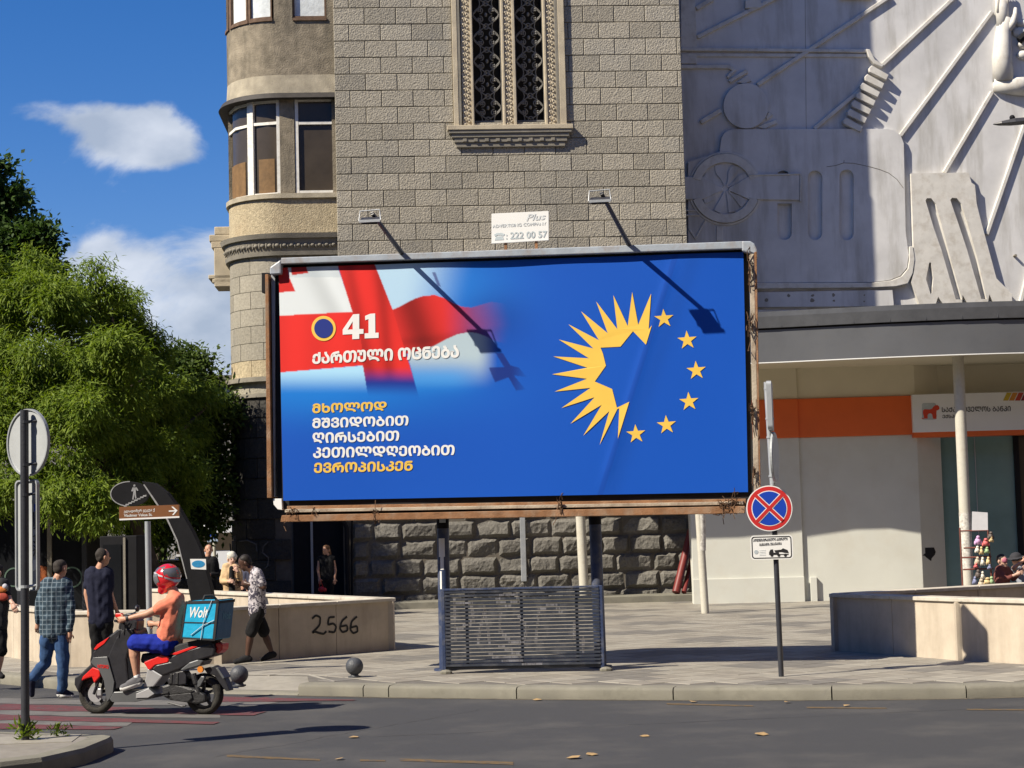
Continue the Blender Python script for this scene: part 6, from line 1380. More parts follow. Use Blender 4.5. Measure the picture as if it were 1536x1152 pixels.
def plaid():
    m = mat('teal_plaid_shirt', (.03, .05, .07), .85, .15, 7, .3, 14, .15); N = m.node_tree.nodes; L = m.node_tree.links; b = N['Principled BSDF']; src = b.inputs['Base Color'].links[0].from_socket
    g = N.new('ShaderNodeNewGeometry'); sp = N.new('ShaderNodeSeparateXYZ'); L.new(g.outputs['Position'], sp.inputs[0]); outs = []
    for ax, per in (('X', .062), ('Z', .062)):
        q = N.new('ShaderNodeMath'); q.operation = 'PINGPONG'; q.inputs[1].default_value = per/2; L.new(sp.outputs[ax], q.inputs[0]); r_ = N.new('ShaderNodeMath'); r_.operation = 'LESS_THAN'; r_.inputs[1].default_value = .0042; L.new(q.outputs[0], r_.inputs[0]); outs.append(r_)
        q2 = N.new('ShaderNodeMath'); q2.operation = 'PINGPONG'; q2.inputs[1].default_value = per; L.new(sp.outputs[ax], q2.inputs[0]); r2 = N.new('ShaderNodeMath'); r2.operation = 'LESS_THAN'; r2.inputs[1].default_value = .018; L.new(q2.outputs[0], r2.inputs[0]); outs.append(r2)
    mx = N.new('ShaderNodeMix'); mx.data_type = 'RGBA'; ad = N.new('ShaderNodeMath'); ad.operation = 'ADD'; ad.use_clamp = True; L.new(outs[0].outputs[0], ad.inputs[0]); L.new(outs[2].outputs[0], ad.inputs[1])
    md = N.new('ShaderNodeMath'); md.operation = 'ADD'; L.new(outs[1].outputs[0], md.inputs[0]); L.new(outs[3].outputs[0], md.inputs[1]); mm = N.new('ShaderNodeMath'); mm.operation = 'MULTIPLY'; mm.inputs[1].default_value = .22; L.new(md.outputs[0], mm.inputs[0])
    m1 = N.new('ShaderNodeMix'); m1.data_type = 'RGBA'; L.new(mm.outputs[0], m1.inputs['Factor']); L.new(src, m1.inputs['A']); m1.inputs['B'].default_value = (.10, .16, .22, 1)
    fa = N.new('ShaderNodeMath'); fa.operation = 'MULTIPLY'; fa.inputs[1].default_value = .6; L.new(ad.outputs[0], fa.inputs[0]); L.new(fa.outputs[0], mx.inputs['Factor']); L.new(m1.outputs['Result'], mx.inputs['A']); mx.inputs['B'].default_value = (.26, .32, .36, 1); L.new(mx.outputs['Result'], b.inputs['Base Color']); return m
M['plaid'] = plaid()
M['floral'] = mat('black_white_printed_shirt', (.5, .48, .5), .85, .1, 5, .3, 14, .15); 
_r = M['floral'].node_tree.nodes['Color Ramp'].color_ramp; M['floral'].node_tree.nodes['Noise Texture'].inputs['Scale'].default_value = 17; M['floral'].node_tree.nodes['Noise Texture'].inputs['Distortion'].default_value = 1.2
_r.elements[0].position = .47; _r.elements[0].color = (.055, .05, .07, 1); _r.elements[1].position = .53; _r.elements[1].color = (.46, .43, .45, 1)
def hand(mb, wrist, pt, side=1, curl=.5, sc=1., up=None):
    """palm and five separate curled fingers, from the wrist towards pt"""
    w = Vector(wrist); d = (Vector(pt)-w).normalized(); up = Vector(up) if up else Vector((0, -1, 0)); s = d.cross(up)
    if s.length < .1: s = d.cross(Vector((0, 0, 1)))
    s.normalize(); n = s.cross(d).normalized(); pe = w+d*.085*sc
    rings = [[w+d*t*sc+s*a*wd*sc+n*b*th*sc for a, b in ((-1, -.6), (0, -1), (1, -.6), (1, .6), (0, 1), (-1, .6))] for t, wd, th in ((-.02, .026, .020), (.02, .032, .018), (.06, .040, .015), (.092, .038, .012))]
    mb.loft(rings)
    for i, (o_, L_) in enumerate(((-.030, .068), (-.010, .076), (.010, .072), (.029, .056))):
        b = pe+s*o_*sc; a = curl*.9; p1 = b+(d*math.cos(a*.5)-n*math.sin(a*.5))*L_*.45*sc; p2 = p1+(d*math.cos(a*1.3)-n*math.sin(a*1.3))*L_*.33*sc; p3 = p2+(d*math.cos(a*2)-n*math.sin(a*2))*L_*.25*sc
        mb.tube([b-d*.01, p1, p2, p3], [.0095*sc, .009*sc, .008*sc, .006*sc], 6)
    b = w+d*.03*sc-s*side*.026*sc; p1 = b+(d*.6-s*side*.8-n*.2).normalized()*.034*sc; p2 = p1+(d*.9-s*side*.3-n*.4).normalized()*.03*sc; mb.tube([b, p1, p2], [.012*sc, .010*sc, .007*sc], 6)
def person(label, base, J, face, skin, top, bottom, hair, sleeve=.55, longtop=True, shorts=False, shoe='shoe_black', sole=None, hands=((.5, 1), (.5, 1)), build=1., hairfn=None, headr=.1, vox=.014, noLegs=False, group=None, topdrop=.06, ground=True, lift=.045, hs=1.):
    if not noLegs and min(J['ankL'].z, J['ankR'].z) < .6:
        dz = base[2]+.085-min(J['ankL'].z, J['ankR'].z, J['toeL'].z+.045, J['toeR'].z+.045)
        if ground: J = {k: v+Vector((0, 0, dz)) for k, v in J.items()}
    J = dict(J)
    for k in ('shL', 'shR'): J[k] = J[k]+Vector((0, 0, lift*.75))
    J['head'] = J['head']-Vector((0, 0, lift*.9)); J['shL'], J['shR'] = J['shL'].lerp(J['shR'], .04), J['shR'].lerp(J['shL'], .04)
    t = thing('person', label, 'person', base, group); g = lambda k: Vector(J[k]); b = build; body = MB(); fingers = MB()
    pv_, ch = g('pelvis'), (g('shL')+g('shR'))/2; up = (ch-pv_).normalized(); nk = g('neck'); hd = g('head'); f = Vector(face).normalized()
    rightv = (g('shR')-g('shL')).normalized()
    hl, hr = g('hipL'), g('hipR')
    for sh, hp in (('shL', 'hipL'), ('shR', 'hipR')):
        S_ = g(sh).lerp(ch, .38); capsule(body, S_-up*.06, g(hp).lerp(pv_, .3)+up*.08, .095*b, .10*b); capsule(body, g(sh), S_, .055*b, .085*b)
    capsule(body, pv_, ch-up*.1, .11*b, .11*b); capsule(body, ch-up*.02, nk, .082*b, .066); capsule(body, nk, hd-Vector((0, 0, .05)), .062, .060)
    # head: cranium, face, jaw, nose, ears
    upv = Vector((0, 0, 1)); sd_ = f.cross(upv).normalized(); u2 = sd_.cross(f).normalized()
    R = Matrix((sd_, f, u2)).transposed()
    body.sphere(hd+u2*.022-f*.01, (.080*hs, .100*hs, .098*hs), 16, 12, R); body.sphere(hd-u2*.038+f*.022, (.062*hs, .072*hs, .078*hs), 14, 10, R); body.sphere(hd-u2*.09*hs+f*.055*hs, (.034, .028, .026), 10, 8, R)
    body.tube([hd+u2*.01+f*.088*hs, hd-u2*.022+f*.112*hs, hd-u2*.034+f*.092*hs], [.011, .017, .013], 8)
    ex = MB()
    for sg in (-1, 1): ex.sphere(hd+sd_*sg*.083-u2*.012-f*.012, (.013, .024, .034), 8, 6, R)
    for a, el, wr, (cu, sgn) in (('shL', 'elL', 'wrL', hands[0]), ('shR', 'elR', 'wrR', hands[1])):
        capsule(body, g(a), g(el), .05*b, .040*b); capsule(body, g(el), g(wr), .040*b, .027); hp_ = J.get('hand'+a[-1]); hp_ = Vector(hp_) if hp_ else g(wr)+(g(wr)-g(el)); hand(ex, g(wr), hp_, sgn, cu)
    if not noLegs:
        for a in 'LR':
            capsule(body, g('hip'+a), g('knee'+a), .078*b, .055*b); capsule(body, g('knee'+a), g('knee'+a).lerp(g('ank'+a), .35), .053*b, .056*b); capsule(body, g('knee'+a).lerp(g('ank'+a), .35), g('ank'+a), .055*b, .034); capsule(body, g('ank'+a), g('toe'+a), .034, .026)
    bo = fuse(body, 'body', M[skin], t, vox*.85, 2, extra=ex)
    em = MB()
    for sg in (-1, 1): em.sphere(hd+sd_*sg*.034+u2*.006+f*.086, (.014, .008, .007), 8, 6, R)
    em.build('eyes', M['ink'], t, smooth=True)
    if hairfn: hairfn(t, hd, f, u2, sd_, R)
    else:
        hm = MB(); hm.sphere(hd+u2*.036-f*.024, (.083, .097, .092), 16, 12, R); hm.sphere(hd-u2*.012-f*.060, (.072, .052, .062), 12, 9, R); fuse(hm, 'hair', M[hair], t, .010, 1, .0035)
    # shirt
    sm = MB()
    for sh, hp in (('shL', 'hipL'), ('shR', 'hipR')):
        S_ = g(sh).lerp(ch, .38); bt_ = g(hp).lerp(pv_, .25)-up*topdrop; capsule(sm, S_-up*.06, bt_+up*.10, .112*b, .118*b); capsule(sm, g(sh)-Vector((0, 0, .012)), S_-up*.005, .064*b, .098*b)
        el, wr = ('elL', 'wrL') if sh == 'shL' else ('elR', 'wrR')
        if sleeve <= 1: capsule(sm, g(sh), g(sh).lerp(g(el), sleeve), .068*b, .062*b)
        else: capsule(sm, g(sh), g(el), .068*b, .056*b); capsule(sm, g(el), g(el).lerp(g(wr), sleeve-1), .055*b, .042*b)
    capsule(sm, pv_-up*topdrop*.3, ch-up*.08, .125*b, .125*b); capsule(sm, ch-up*.03, ch.lerp(nk, .6), .098*b, .074)
    fuse(sm, 'shirt', top if not isinstance(top, str) else M[top], t, vox, 3, .0035)
    if not noLegs:
        pm = MB(); capsule(pm, pv_+up*.02, pv_-up*.02, .118*b, .115*b)
        for a in 'LR':
            H_, K_, A_ = g('hip'+a), g('knee'+a), g('ank'+a); capsule(pm, H_.lerp(pv_, .2)+up*.03, H_-Vector((0, 0, .02)), .105*b, .10*b)
            if shorts: capsule(pm, H_, H_.lerp(K_, .93), .102*b, .088*b)
            else: capsule(pm, H_, K_, .10*b, .074*b); capsule(pm, K_, A_+Vector((0, 0, .02)), .074*b, .062*b)
        fuse(pm, 'shorts' if shorts else 'trousers', M[bottom], t, vox, 3, .004)
        for a in 'LR':
            A_, T_ = g('ank'+a), g('toe'+a); d = (T_-A_); dn = d.normalized(); hz = Vector((dn.x, dn.y, 0)); zz = min(A_.z, T_.z)
            sh_ = MB(); heel = A_-Vector((0, 0, .042))-dn*.035; capsule(sh_, heel, T_, .048, .038); capsule(sh_, A_-Vector((0, 0, .005)), A_.lerp(T_, .55), .05, .042); sx = fuse(sh_, 'shoe', M[shoe], t, .012, 2)
            if sole and A_.z-T_.z < .16: so_ = MB(); capsule(so_, heel-Vector((0, 0, .022)), T_-Vector((0, 0, .014)), .043, .037); fuse(so_, 'sole', M[sole], sx, .012, 1) if False else so_.build('sole', M[sole], sx, smooth=True)
    return t
def joints(Y, **k):
    return {n: atY(v[0], v[1], Y+(v[2] if len(v) > 2 else 0)) for n, v in k.items()}
# man in the plaid shirt
Y = gnd(98, 1047, 0).y
J = joints(Y, head=(91, 850, .02), neck=(88, 866), shL=(66, 882), shR=(102, 880, .03), elL=(58, 912, .05), wrL=(57, 936, .1), elR=(107, 914, -.03), wrR=(105, 949, -.06), handR=(102, 964, -.06), pelvis=(80, 950), hipL=(72, 957), hipR=(91, 956), kneeL=(68, 995, .05), kneeR=(95, 998, -.02), ankL=(48, 1021, .0), ankR=(93, 1037, -.0), toeL=(48, 1043, .06), toeR=(107, 1043, .03))
person('man in a teal plaid shirt and jeans walking away beside the dark post', (J['pelvis'].x, Y, 0), J, (.45, .85, -.25), 'skin_tan', 'plaid', 'denim', 'hair_crop', sleeve=1.9, shoe='navy_cloth', sole='shoe_white', build=1.12)
# man in the navy t-shirt
Y = 26.2
J = joints(Y, head=(155, 853), neck=(151, 872), shL=(133, 885), shR=(165, 884, .03), elL=(130, 912, -.02), wrL=(134, 938, -.05), elR=(166, 914), wrR=(176, 940, .05), pelvis=(152, 952), hipL=(144, 958), hipR=(160, 958), kneeL=(145, 995), kneeR=(160, 995, .05), ankL=(143, 1026), ankR=(162, 1024, .1), toeL=(150, 1031, .05), toeR=(172, 1029, .12))
person('man with cropped hair in a plain navy t-shirt standing behind the scooter', (J['pelvis'].x, Y, .15), J, (.75, .65, 0), 'skin_tan', 'navy_cloth', 'black_cloth', 'hair_crop', sleeve=.62, build=1.08)
# man in the printed shirt
Y = gnd(385, 992, .15).y-.42
J = joints(Y, head=(367, 838, 0), neck=(377, 851), shL=(384, 862, .16), shR=(386, 862, -.17), elL=(378, 884, .2), wrL=(364, 874, .12), handL=(354, 872, .06), elR=(396, 878, -.2), wrR=(371, 873, -.12), handR=(358, 870, -.04), pelvis=(386, 908), hipL=(383, 914, .09), hipR=(388, 914, -.09), kneeL=(397, 948, .1), kneeR=(376, 948, -.1), ankL=(408, 977, .1), ankR=(371, 983, -.1), toeL=(393, 986, .08), toeR=(353, 990, -.12))
pm_ = person('man in a black and white printed shirt and black shorts looking down at a phone', (J['pelvis'].x, Y, .15), J, (-.9, -.12, -.45), 'skin_dark', 'floral', 'black_cloth', 'hair_black', sleeve=.75, shorts=True, build=1.06, topdrop=.12, hands=((.7, 1), (.7, -1)))
mb = MB(); ph = atY(354, 868, Y+.02); mb.box(Frame((ph.x, ph.y), 10), -.06, .05, -.04, .04, ph.z-.006, ph.z+.006); o = mb.build('mobile_phone', M['black_paint'], bevel=.003, org=ph); tag(o, 'dark mobile phone held by the man in the printed shirt', 'phone')
# old woman
Y = 36.5
def whair(t, hd, f, u2, sd_, R):
    hm = MB(); hm.sphere(hd+u2*.05-f*.02, (.105, .11, .10), 16, 12, R); hm.sphere(hd-f*.07-u2*.02, (.10, .06, .08), 12, 9, R)
    for _ in range(16): v = Vector(rng.normal(size=3)).normalized(); v.z = abs(v.z)*.8; hm.sphere(hd+u2*.045-f*.03+Vector((v.x*.085, v.y*.085, v.z*.085)), .035, 8, 6)
    fuse(hm, 'hair', M['hair_grey'], t, .014, 1, .004)
J = joints(Y, head=(348, 835), neck=(347, 845), shL=(337, 853), shR=(358, 853), elL=(333, 872, -.05), wrL=(343, 872, -.25), elR=(361, 870, -.05), wrR=(356, 857, -.25), handR=(353, 851, -.25), pelvis=(348, 893), hipL=(343, 897), hipR=(354, 897), kneeL=(343, 915), kneeR=(354, 915), ankL=(343, 930), ankR=(354, 930), toeL=(343, 933, -.15), toeR=(354, 933, -.15))
for k_ in ('kneeL', 'kneeR'): J[k_].z = .6
for k_ in ('ankL', 'ankR'): J[k_].z = .24
for k_ in ('toeL', 'toeR'): J[k_].z = .19
ow_ = person('old woman with grey hair in an open beige coat behind the parapet', (J['pelvis'].x, Y, .15), J, (.35, -.9, -.15), 'skin_pale', 'beige_coat', 'black_cloth', 'hair_grey', sleeve=1.85, hairfn=whair, build=1.0, topdrop=.25)
mb = MB(); c_ = J['neck'].lerp(J['pelvis'], .55); capsule(mb, J['neck']+Vector((.02, -.09, -.10)), J['pelvis']+Vector((.02, -.13, -.1)), .055, .075); fuse(mb, 'dress', M['black_cloth'], ow_, .014, 2)
# man in black
Y = 38.
J = joints(Y, head=(313, 822), neck=(312, 834), shL=(302, 843), shR=(324, 843), elL=(300, 862), wrL=(308, 862, -.2), elR=(327, 862), wrR=(316, 862, -.2), pelvis=(313, 882), hipL=(308, 886), hipR=(319, 886), kneeL=(308, 905), kneeR=(319, 905), ankL=(308, 920), ankR=(319, 920), toeL=(308, 922, -.15), toeR=(319, 922, -.15))
for k_ in ('ankL', 'ankR'): J[k_].z = .24
for k_ in ('toeL', 'toeR'): J[k_].z = .19
for k_ in ('kneeL', 'kneeR'): J[k_].z = .6
person('person all in black standing in shade behind the arched marker', (J['pelvis'].x, Y, .15), J, (.3, -.95, 0), 'skin_tan', 'black_cloth', 'black_cloth', 'hair_black', sleeve=1.9)
Y = 37.2
J = joints(Y, head=(366, 838), neck=(366, 849), shL=(356, 857), shR=(378, 857), elL=(354, 876), wrL=(360, 880, -.2), elR=(380, 876), wrR=(374, 884, -.1), pelvis=(367, 895), hipL=(362, 899), hipR=(373, 899), kneeL=(362, 915), kneeR=(373, 915), ankL=(362, 930), ankR=(373, 930), toeL=(362, 933, -.15), toeR=(373, 933, -.15))
for k_ in ('kneeL', 'kneeR'): J[k_].z = .6
for k_ in ('ankL', 'ankR'): J[k_].z = .24
for k_ in ('toeL', 'toeR'): J[k_].z = .19
person('person in a dark blue jacket half hidden behind the man with the phone', (J['pelvis'].x, Y, .15), J, (-.6, -.8, 0), 'skin_tan', mat('dull_blue_jacket', (.07, .075, .12), .85, .15, 6), 'denim', 'hair_black', sleeve=1.9)
# woman with long hair by the doorway
Y = 43.6
def lhair(t, hd, f, u2, sd_, R):
    hm = MB(); hm.sphere(hd+u2*.035-f*.02, (.09, .10, .095), 14, 10, R); capsule(hm, hd-f*.06, hd-f*.10-u2*.30+sd_*.06, .085, .12); capsule(hm, hd-f*.10-u2*.30+sd_*.06, hd-f*.08-u2*.62+sd_*.10, .12, .05); capsule(hm, hd+sd_*.05-f*.02, hd+sd_*.13-u2*.45, .05, .05); fuse(hm, 'hair', M['hair_brown'], t, .016, 2, .006)
J = joints(Y, head=(489, 823), neck=(490, 832), shL=(479, 840), shR=(500, 840), elL=(477, 855, -.05), wrL=(479, 868, -.1), elR=(503, 856), wrR=(502, 868, -.05), pelvis=(491, 868), hipL=(486, 872), hipR=(497, 872), kneeL=(487, 888), kneeR=(496, 888), ankL=(487, 902), ankR=(496, 902), toeL=(486, 904, -.15), toeR=(495, 904, -.15))
for k_ in ('ankL', 'ankR'): J[k_].z = .40
for k_ in ('toeL', 'toeR'): J[k_].z = .35
person('woman with long brown hair in a sleeveless black dress by the dark doorway', (J['pelvis'].x, Y, .32), J, (-.5, -.85, 0), 'skin_tan', 'black_cloth', 'black_cloth', 'hair_brown', sleeve=.12, hairfn=lhair, build=.92)
bg_ = atY(482, 884, Y-.2); mb = MB(); mb.sphere(bg_, (.08, .05, .07), 12, 8); capsule(mb, bg_+Vector((.04, 0, -.01)), bg_+Vector((.08, 0, -.01)), .05, .05); mb.tube([bg_+Vector((-.05, 0, .06)), bg_+Vector((-.02, 0, .25)), bg_+Vector((.04, 0, .06))], .012, 6)
o = mb.build('handbag', mat('red_bag_leather', (.42, .02, .025), .4, .15), smooth=True, org=bg_); tag(o, 'small red handbag hanging from the long haired woman', 'bag')
# seated people behind the right parapet
Y = 33.8
J = joints(Y, head=(1503, 838), neck=(1506, 849), shL=(1497, 858, -.05), shR=(1512, 858, .1), elL=(1508, 868, -.15), wrL=(1524, 862, -.2), elR=(1520, 868, .1), wrR=(1530, 858), pelvis=(1500, 884), hipL=(1500, 885, -.08), hipR=(1502, 885, .1), kneeL=(1530, 884, -.1), kneeR=(1532, 884, .1), ankL=(1532, 912, -.1), ankR=(1534, 912, .1), toeL=(1545, 914, -.1), toeR=(1546, 914, .1))
def seat_fix(J):
    for a in 'LR': J['hip'+a].z = .66; J['knee'+a].z = .70; J['ank'+a].z = .24; J['toe'+a].z = .19
    J['pelvis'].z = .68
seat_fix(J); person('seated person with black hair and a brown red top beside the toy rack', (J['pelvis'].x, Y, .15), J, (.6, -.7, -.3), 'skin_pale', mat('brown_red_top', (.16, .05, .04), .85, .2, 6), 'black_cloth', 'hair_black', sleeve=1.6)
mb = MB(); q = J['head']+Vector((.03, -.075, -.03)); mb.sphere(q, (.055, .03, .05), 10, 7); o = mb.build('face_mask', mat('pink_cloth', (.42, .13, .19), .8, .1), smooth=True, org=q); tag(o, 'pink cloth mask on the face of the seated person', 'mask')
J = joints(Y+.5, head=(1524, 836), neck=(1528, 848), shL=(1524, 858, -.1), shR=(1540, 858, .1), elL=(1520, 852, -.3), wrL=(1534, 842, -.3), elR=(1545, 870), wrR=(1550, 878), pelvis=(1545, 884), hipL=(1540, 885, -.1), hipR=(1548, 885, .1), kneeL=(1520, 880, -.2), kneeR=(1528, 884, 0), ankL=(1522, 912, -.1), ankR=(1530, 912, .1), toeL=(1515, 914, -.2), toeR=(1522, 914, 0))
seat_fix(J)
def hat(t, hd, f, u2, sd_, R):
    m_ = MB(); m_.sphere(hd+u2*.05, (.11, .12, .09), 16, 10, R); m_.disc(hd+u2*.035, u2, .17, .015, 24); fuse(m_, 'hat', mat('dark_felt', (.03, .03, .035), .9, .2), t, .014, 1)
person('seated person in a dark brimmed hat and jeans at the right edge', (J['pelvis'].x, Y+.5, .15), J, (-.8, -.5, -.2), 'skin_tan', mat('grey_white_top', (.30, .32, .36), .85, .2, 6), 'denim', 'hair_black', sleeve=.6, hairfn=hat)
for x in (1502, 1545):
    q = atY(x, 880, Y+.25); mb = MB(); bf_ = Frame((q.x, q.y), 0); st_ = thing('stool', 'low wooden stool under the seated person %s' % ('beside the toy rack' if x == 1502 else 'in the brimmed hat'), 'stool', (q.x, q.y, .15))
    mb.box(bf_, -.2, .2, -.2, .2, .52, .56); mb.build('seat', M['brown_wood'], st_, bevel=.01)
    for a in (-.16, .16):
        for b in (-.16, .16): m_ = MB(); m_.box(bf_, a-.02, a+.02, b-.02, b+.02, .15, .52); m_.build('leg', M['brown_wood'], st_)
# person leaving at the left edge
Y = 26.0
J = joints(Y, head=(-6, 842), neck=(-6, 855), shL=(-20, 868), shR=(9, 866), elL=(-26, 892), wrL=(-24, 912), elR=(13, 884, -.05), wrR=(19, 893, -.15), handR=(23, 903, -.2), pelvis=(-7, 928), hipL=(-14, 934), hipR=(0, 934), kneeL=(-22, 968), kneeR=(1, 966, -.1), ankL=(-36, 996), ankR=(-3, 997), toeL=(-30, 1003), toeR=(4, 1002, -.1))
M['print_tee'] = mat('black_tee_with_red_print', (.02, .02, .022), .85, .2, 6, dirt=(.5, .10, .03), dscale=6, damt=.0)
pe = person('person in a black printed t-shirt and shorts cut off by the left edge', (J['pelvis'].x, Y, .15), J, (-.6, -.75, 0), 'skin_pale', 'print_tee', 'black_cloth', 'hair_black', sleeve=.7, shorts=True, build=1.05)
for nm, dx, dz, rx, rz, c in (('shirt_print', .02, 0, .10, .05, (.50, .16, .03)), ('shirt_print', .05, -.10, .09, .06, (.35, .05, .03)), ('shirt_print', .09, .05, .04, .04, (.45, .45, .5))):
    q = atY(-2, 885, Y-.135)+Vector((dx, 0, dz)); mb = MB(); mb.sphere(q, (rx, .02, rz), 10, 6); mb.build(nm, mat(nm+'_%d' % int(c[0]*100), c, .8, .3, 20), pe, smooth=True)
# ------------------------------------------------------------------ scooter, rider and delivery box
SC0 = gnd(303, 1072, 0); SF = Frame((SC0.x, SC0.y+.02), -17); SF.O.z = 0
def z1(x, y, d=0.): return SF.px(100+x/4.43, 830+y/4.43, d)
ms = thing('scooter', 'red black and grey motor scooter ridden across the crossing', 'scooter', SF.w(-.65, 0, 0))
M['sc_black'] = mat('black_scooter_plastic', (.018, .018, .022), .38, .25, 12, .1, 40, .5, dirt=(.04, .037, .034), dscale=9, damt=.3); M['sc_grey'] = mat('gunmetal_scooter_paint', (.115, .12, .125), .35, .08, 4, 0, 1, .5, metal=.3); M['sc_red'] = mat('red_scooter_paint', (.62, .018, .014), .3, .05, 4, 0, 1, .5, coat=.4); M['sc_silver'] = mat('silver_scooter_paint', (.42, .42, .43), .35, .08, 5, 0, 1, .5, metal=.4); M['tyre'] = mat('dusty_tyre_rubber', (.035, .033, .03), .9, .2, 14, .5, 90, .2, dirt=(.09, .08, .065), dscale=6, damt=.5); M['seat'] = mat('seat_vinyl', (.03, .03, .033), .7, .15, 12, .3, 90, .3); M['cable'] = mat('black_cable', (.01, .01, .01), .6)
M['engine'] = mat('dark_engine_metal', (.045, .045, .047), .5, .3, 14, .3, 60, .5, metal=.5)
M['orange_lens'] = mat('orange_reflector', (.60, .20, .03), .3, .05); M['box_blue'] = mat('cyan_delivery_bag', (.015, .36, .60), .4, .08, 5, .5, 9, .5, bdist=.02); M['box_shaded'] = mat('shaded_bag_rear', (.012, .095, .20), .5, .08, 5, .4, 9, .4, bdist=.02); M['strap'] = mat('black_webbing', (.02, .02, .022), .8, .1)
WR = .245
for (wx, wy, nm) in ((205, 955, 'front'), (916, 962, 'rear')):
    s_, _ = z1(wx, wy); 
    tm_ = MB(); rings = []
    for k in range(40):
        a = 2*math.pi*k/40; rings.append([SF.w(s_+(WR-.05+.052*math.cos(b))*math.cos(a), .058*math.sin(b), WR+(WR-.05+.052*math.cos(b))*math.sin(a)) for b in [2*math.pi*j/10 for j in range(10)]])
    rings.append(rings[0]); tm_.loft(rings, cap=False); wh = tm_.build('wheel', M['tyre'], ms, smooth=True)
    mb = MB(); c_ = SF.w(s_, 0, WR); rings = []
    for k in range(33):
        a = 2*math.pi*k/32; rings.append([SF.w(s_+r_*math.cos(a), d_, WR+r_*math.sin(a)) for r_, d_ in ((WR-.082, -.045), (WR-.082, .045), (WR-.10, .045), (WR-.10, -.045))])
    mb.loft(rings, cap=False); mb.disc(c_, SF.n, .045, .10, 18)
    for k in range(5):
        a = 2*math.pi*k/5+.3; e0, e1 = .03, WR-.09; v_ = (math.cos(a), math.sin(a)); n_ = (-v_[1]*.018, v_[0]*.018)
        mb.prism(Frame(SF.w(s_, 0, 0).to_2d(), -17), [(v_[0]*e0+n_[0], WR+v_[1]*e0+n_[1]), (v_[0]*e1+n_[0], WR+v_[1]*e1+n_[1]), (v_[0]*e1-n_[0], WR+v_[1]*e1-n_[1]), (v_[0]*e0-n_[0], WR+v_[1]*e0-n_[1])], .0, .03)
    mb.build('rim', M['engine'], wh)
    if nm == 'front':
        mb = MB(); mb.disc(SF.w(s_, .05, WR), SF.n, .10, .006, 28); mb.build('brake_disc', M['sc_silver'], wh); mb = MB(); mb.box(Frame(SF.w(s_, 0, 0).to_2d(), -17), .04, .10, .045, .085, WR-.02, WR+.07); mb.build('brake_caliper', M['sc_silver'], wh, bevel=.01)
def plate(name, pts, d0, d1, m, bev=.018, label=None, parent=None, dm=None):
    mb = MB(); mb.prism(SF, [z1(*a, dm if dm is not None else d1*.6) for a in pts], d0, d1); return mb.build(name, M[m], parent or ms, bevel=bev, label=label)
mb = MB(); a, b = z1(205, 955), z1(262, 760); 
for d in (-.085, .085): mb = MB(); mb.tube([SF.w(a[0], d, WR), SF.w(b[0], d*.9, b[1])], .019, 10); mb.build('fork_leg', M['sc_black'], ms)
plate('nose_panel', [(375, 500), (345, 505), (295, 545), (230, 600), (185, 655), (168, 735), (110, 790), (62, 825), (60, 870), (90, 930), (102, 880), (120, 840), (185, 775), (290, 700), (400, 590), (400, 520)], -.11, .11, 'sc_black', .03)
plate('front_fender', [(108, 846), (120, 815), (185, 755), (232, 772), (236, 815), (195, 862), (180, 820), (148, 828)], -.095, .118, 'sc_red', .012)
plate('nose_accent', [(192, 636), (215, 604), (298, 552), (262, 598), (205, 640)], .108, .118, 'sc_red', .003)
plate('leg_shield', [(175, 722), (192, 690), (285, 685), (300, 740), (332, 850), (322, 930), (300, 965), (284, 985), (272, 900), (262, 840), (232, 775)], -.15, .15, 'sc_grey', .014)
plate('inner_shield', [(286, 684), (340, 560), (392, 500), (462, 500), (476, 540), (440, 600), (410, 700), (425, 850), (400, 880), (332, 905), (330, 850)], -.19, .13, 'sc_black', .02)
plate('handlebar_cowl', [(345, 500), (360, 440), (400, 395), (450, 400), (480, 450), (475, 520), (420, 545), (370, 530)], -.10, .10, 'sc_black', .03)
h0, h1_ = z1(350, 448, .28), z1(520, 470, -.3)
mb = MB(); mb.tube([SF.w(z1(330, 448, .3)[0], .33, z1(330, 448, .3)[1]), SF.w(z1(400, 450)[0], .1, z1(400, 450)[1]), SF.w(z1(420, 450)[0], -.1, z1(420, 450)[1]), SF.w(z1(330, 448, .3)[0]+.02, -.33, z1(330, 448, .3)[1])], .017, 10); mb.build('handlebar', M['sc_black'], ms)
mb = MB(); q = z1(348, 412, .28); mb.box(Frame(SF.w(q[0], 0, 0).to_2d(), -17), -.04, .04, .24, .30, q[1]-.025, q[1]+.025); mb.build('brake_reservoir', M['sc_red'], ms, bevel=.008)
for d in (.30, -.30):
    a, b = z1(385, 430, d), z1(470, 365, d) if d < 0 else z1(395, 425, d)
    if d < 0: mb = MB(); mb.tube([SF.w(a[0], d, a[1]), SF.w(b[0], d, b[1]-.03)], .008, 6); mb.sphere(SF.w(b[0], d, b[1]), (.03, .07, .045), 12, 8); mb.build('mirror', M['sc_black'], ms, smooth=True)
plate('floorboard', [(300, 965), (328, 918), (480, 912), (560, 888), (602, 935), (575, 962), (470, 985), (318, 985)], -.16, .16, 'sc_grey', .012)
plate('side_skirt', [(480, 930), (560, 895), (600, 930), (560, 955), (478, 958)], .158, .172, 'sc_silver', .004)
plate('under_seat_panel', [(548, 768), (572, 763), (652, 812), (592, 885), (520, 888)], -.13, .13, 'sc_silver', .015)
plate('side_panel', [(524, 722), (640, 672), (697, 686), (690, 720), (605, 738), (575, 768), (556, 772)], -.145, .145, 'sc_red', .012)
plate('tail_body', [(640, 672), (700, 684), (760, 655), (975, 590), (1000, 632), (990, 680), (880, 712), (830, 732), (765, 770), (652, 812), (575, 766), (606, 736), (690, 718)], -.135, .14, 'sc_black', .02)
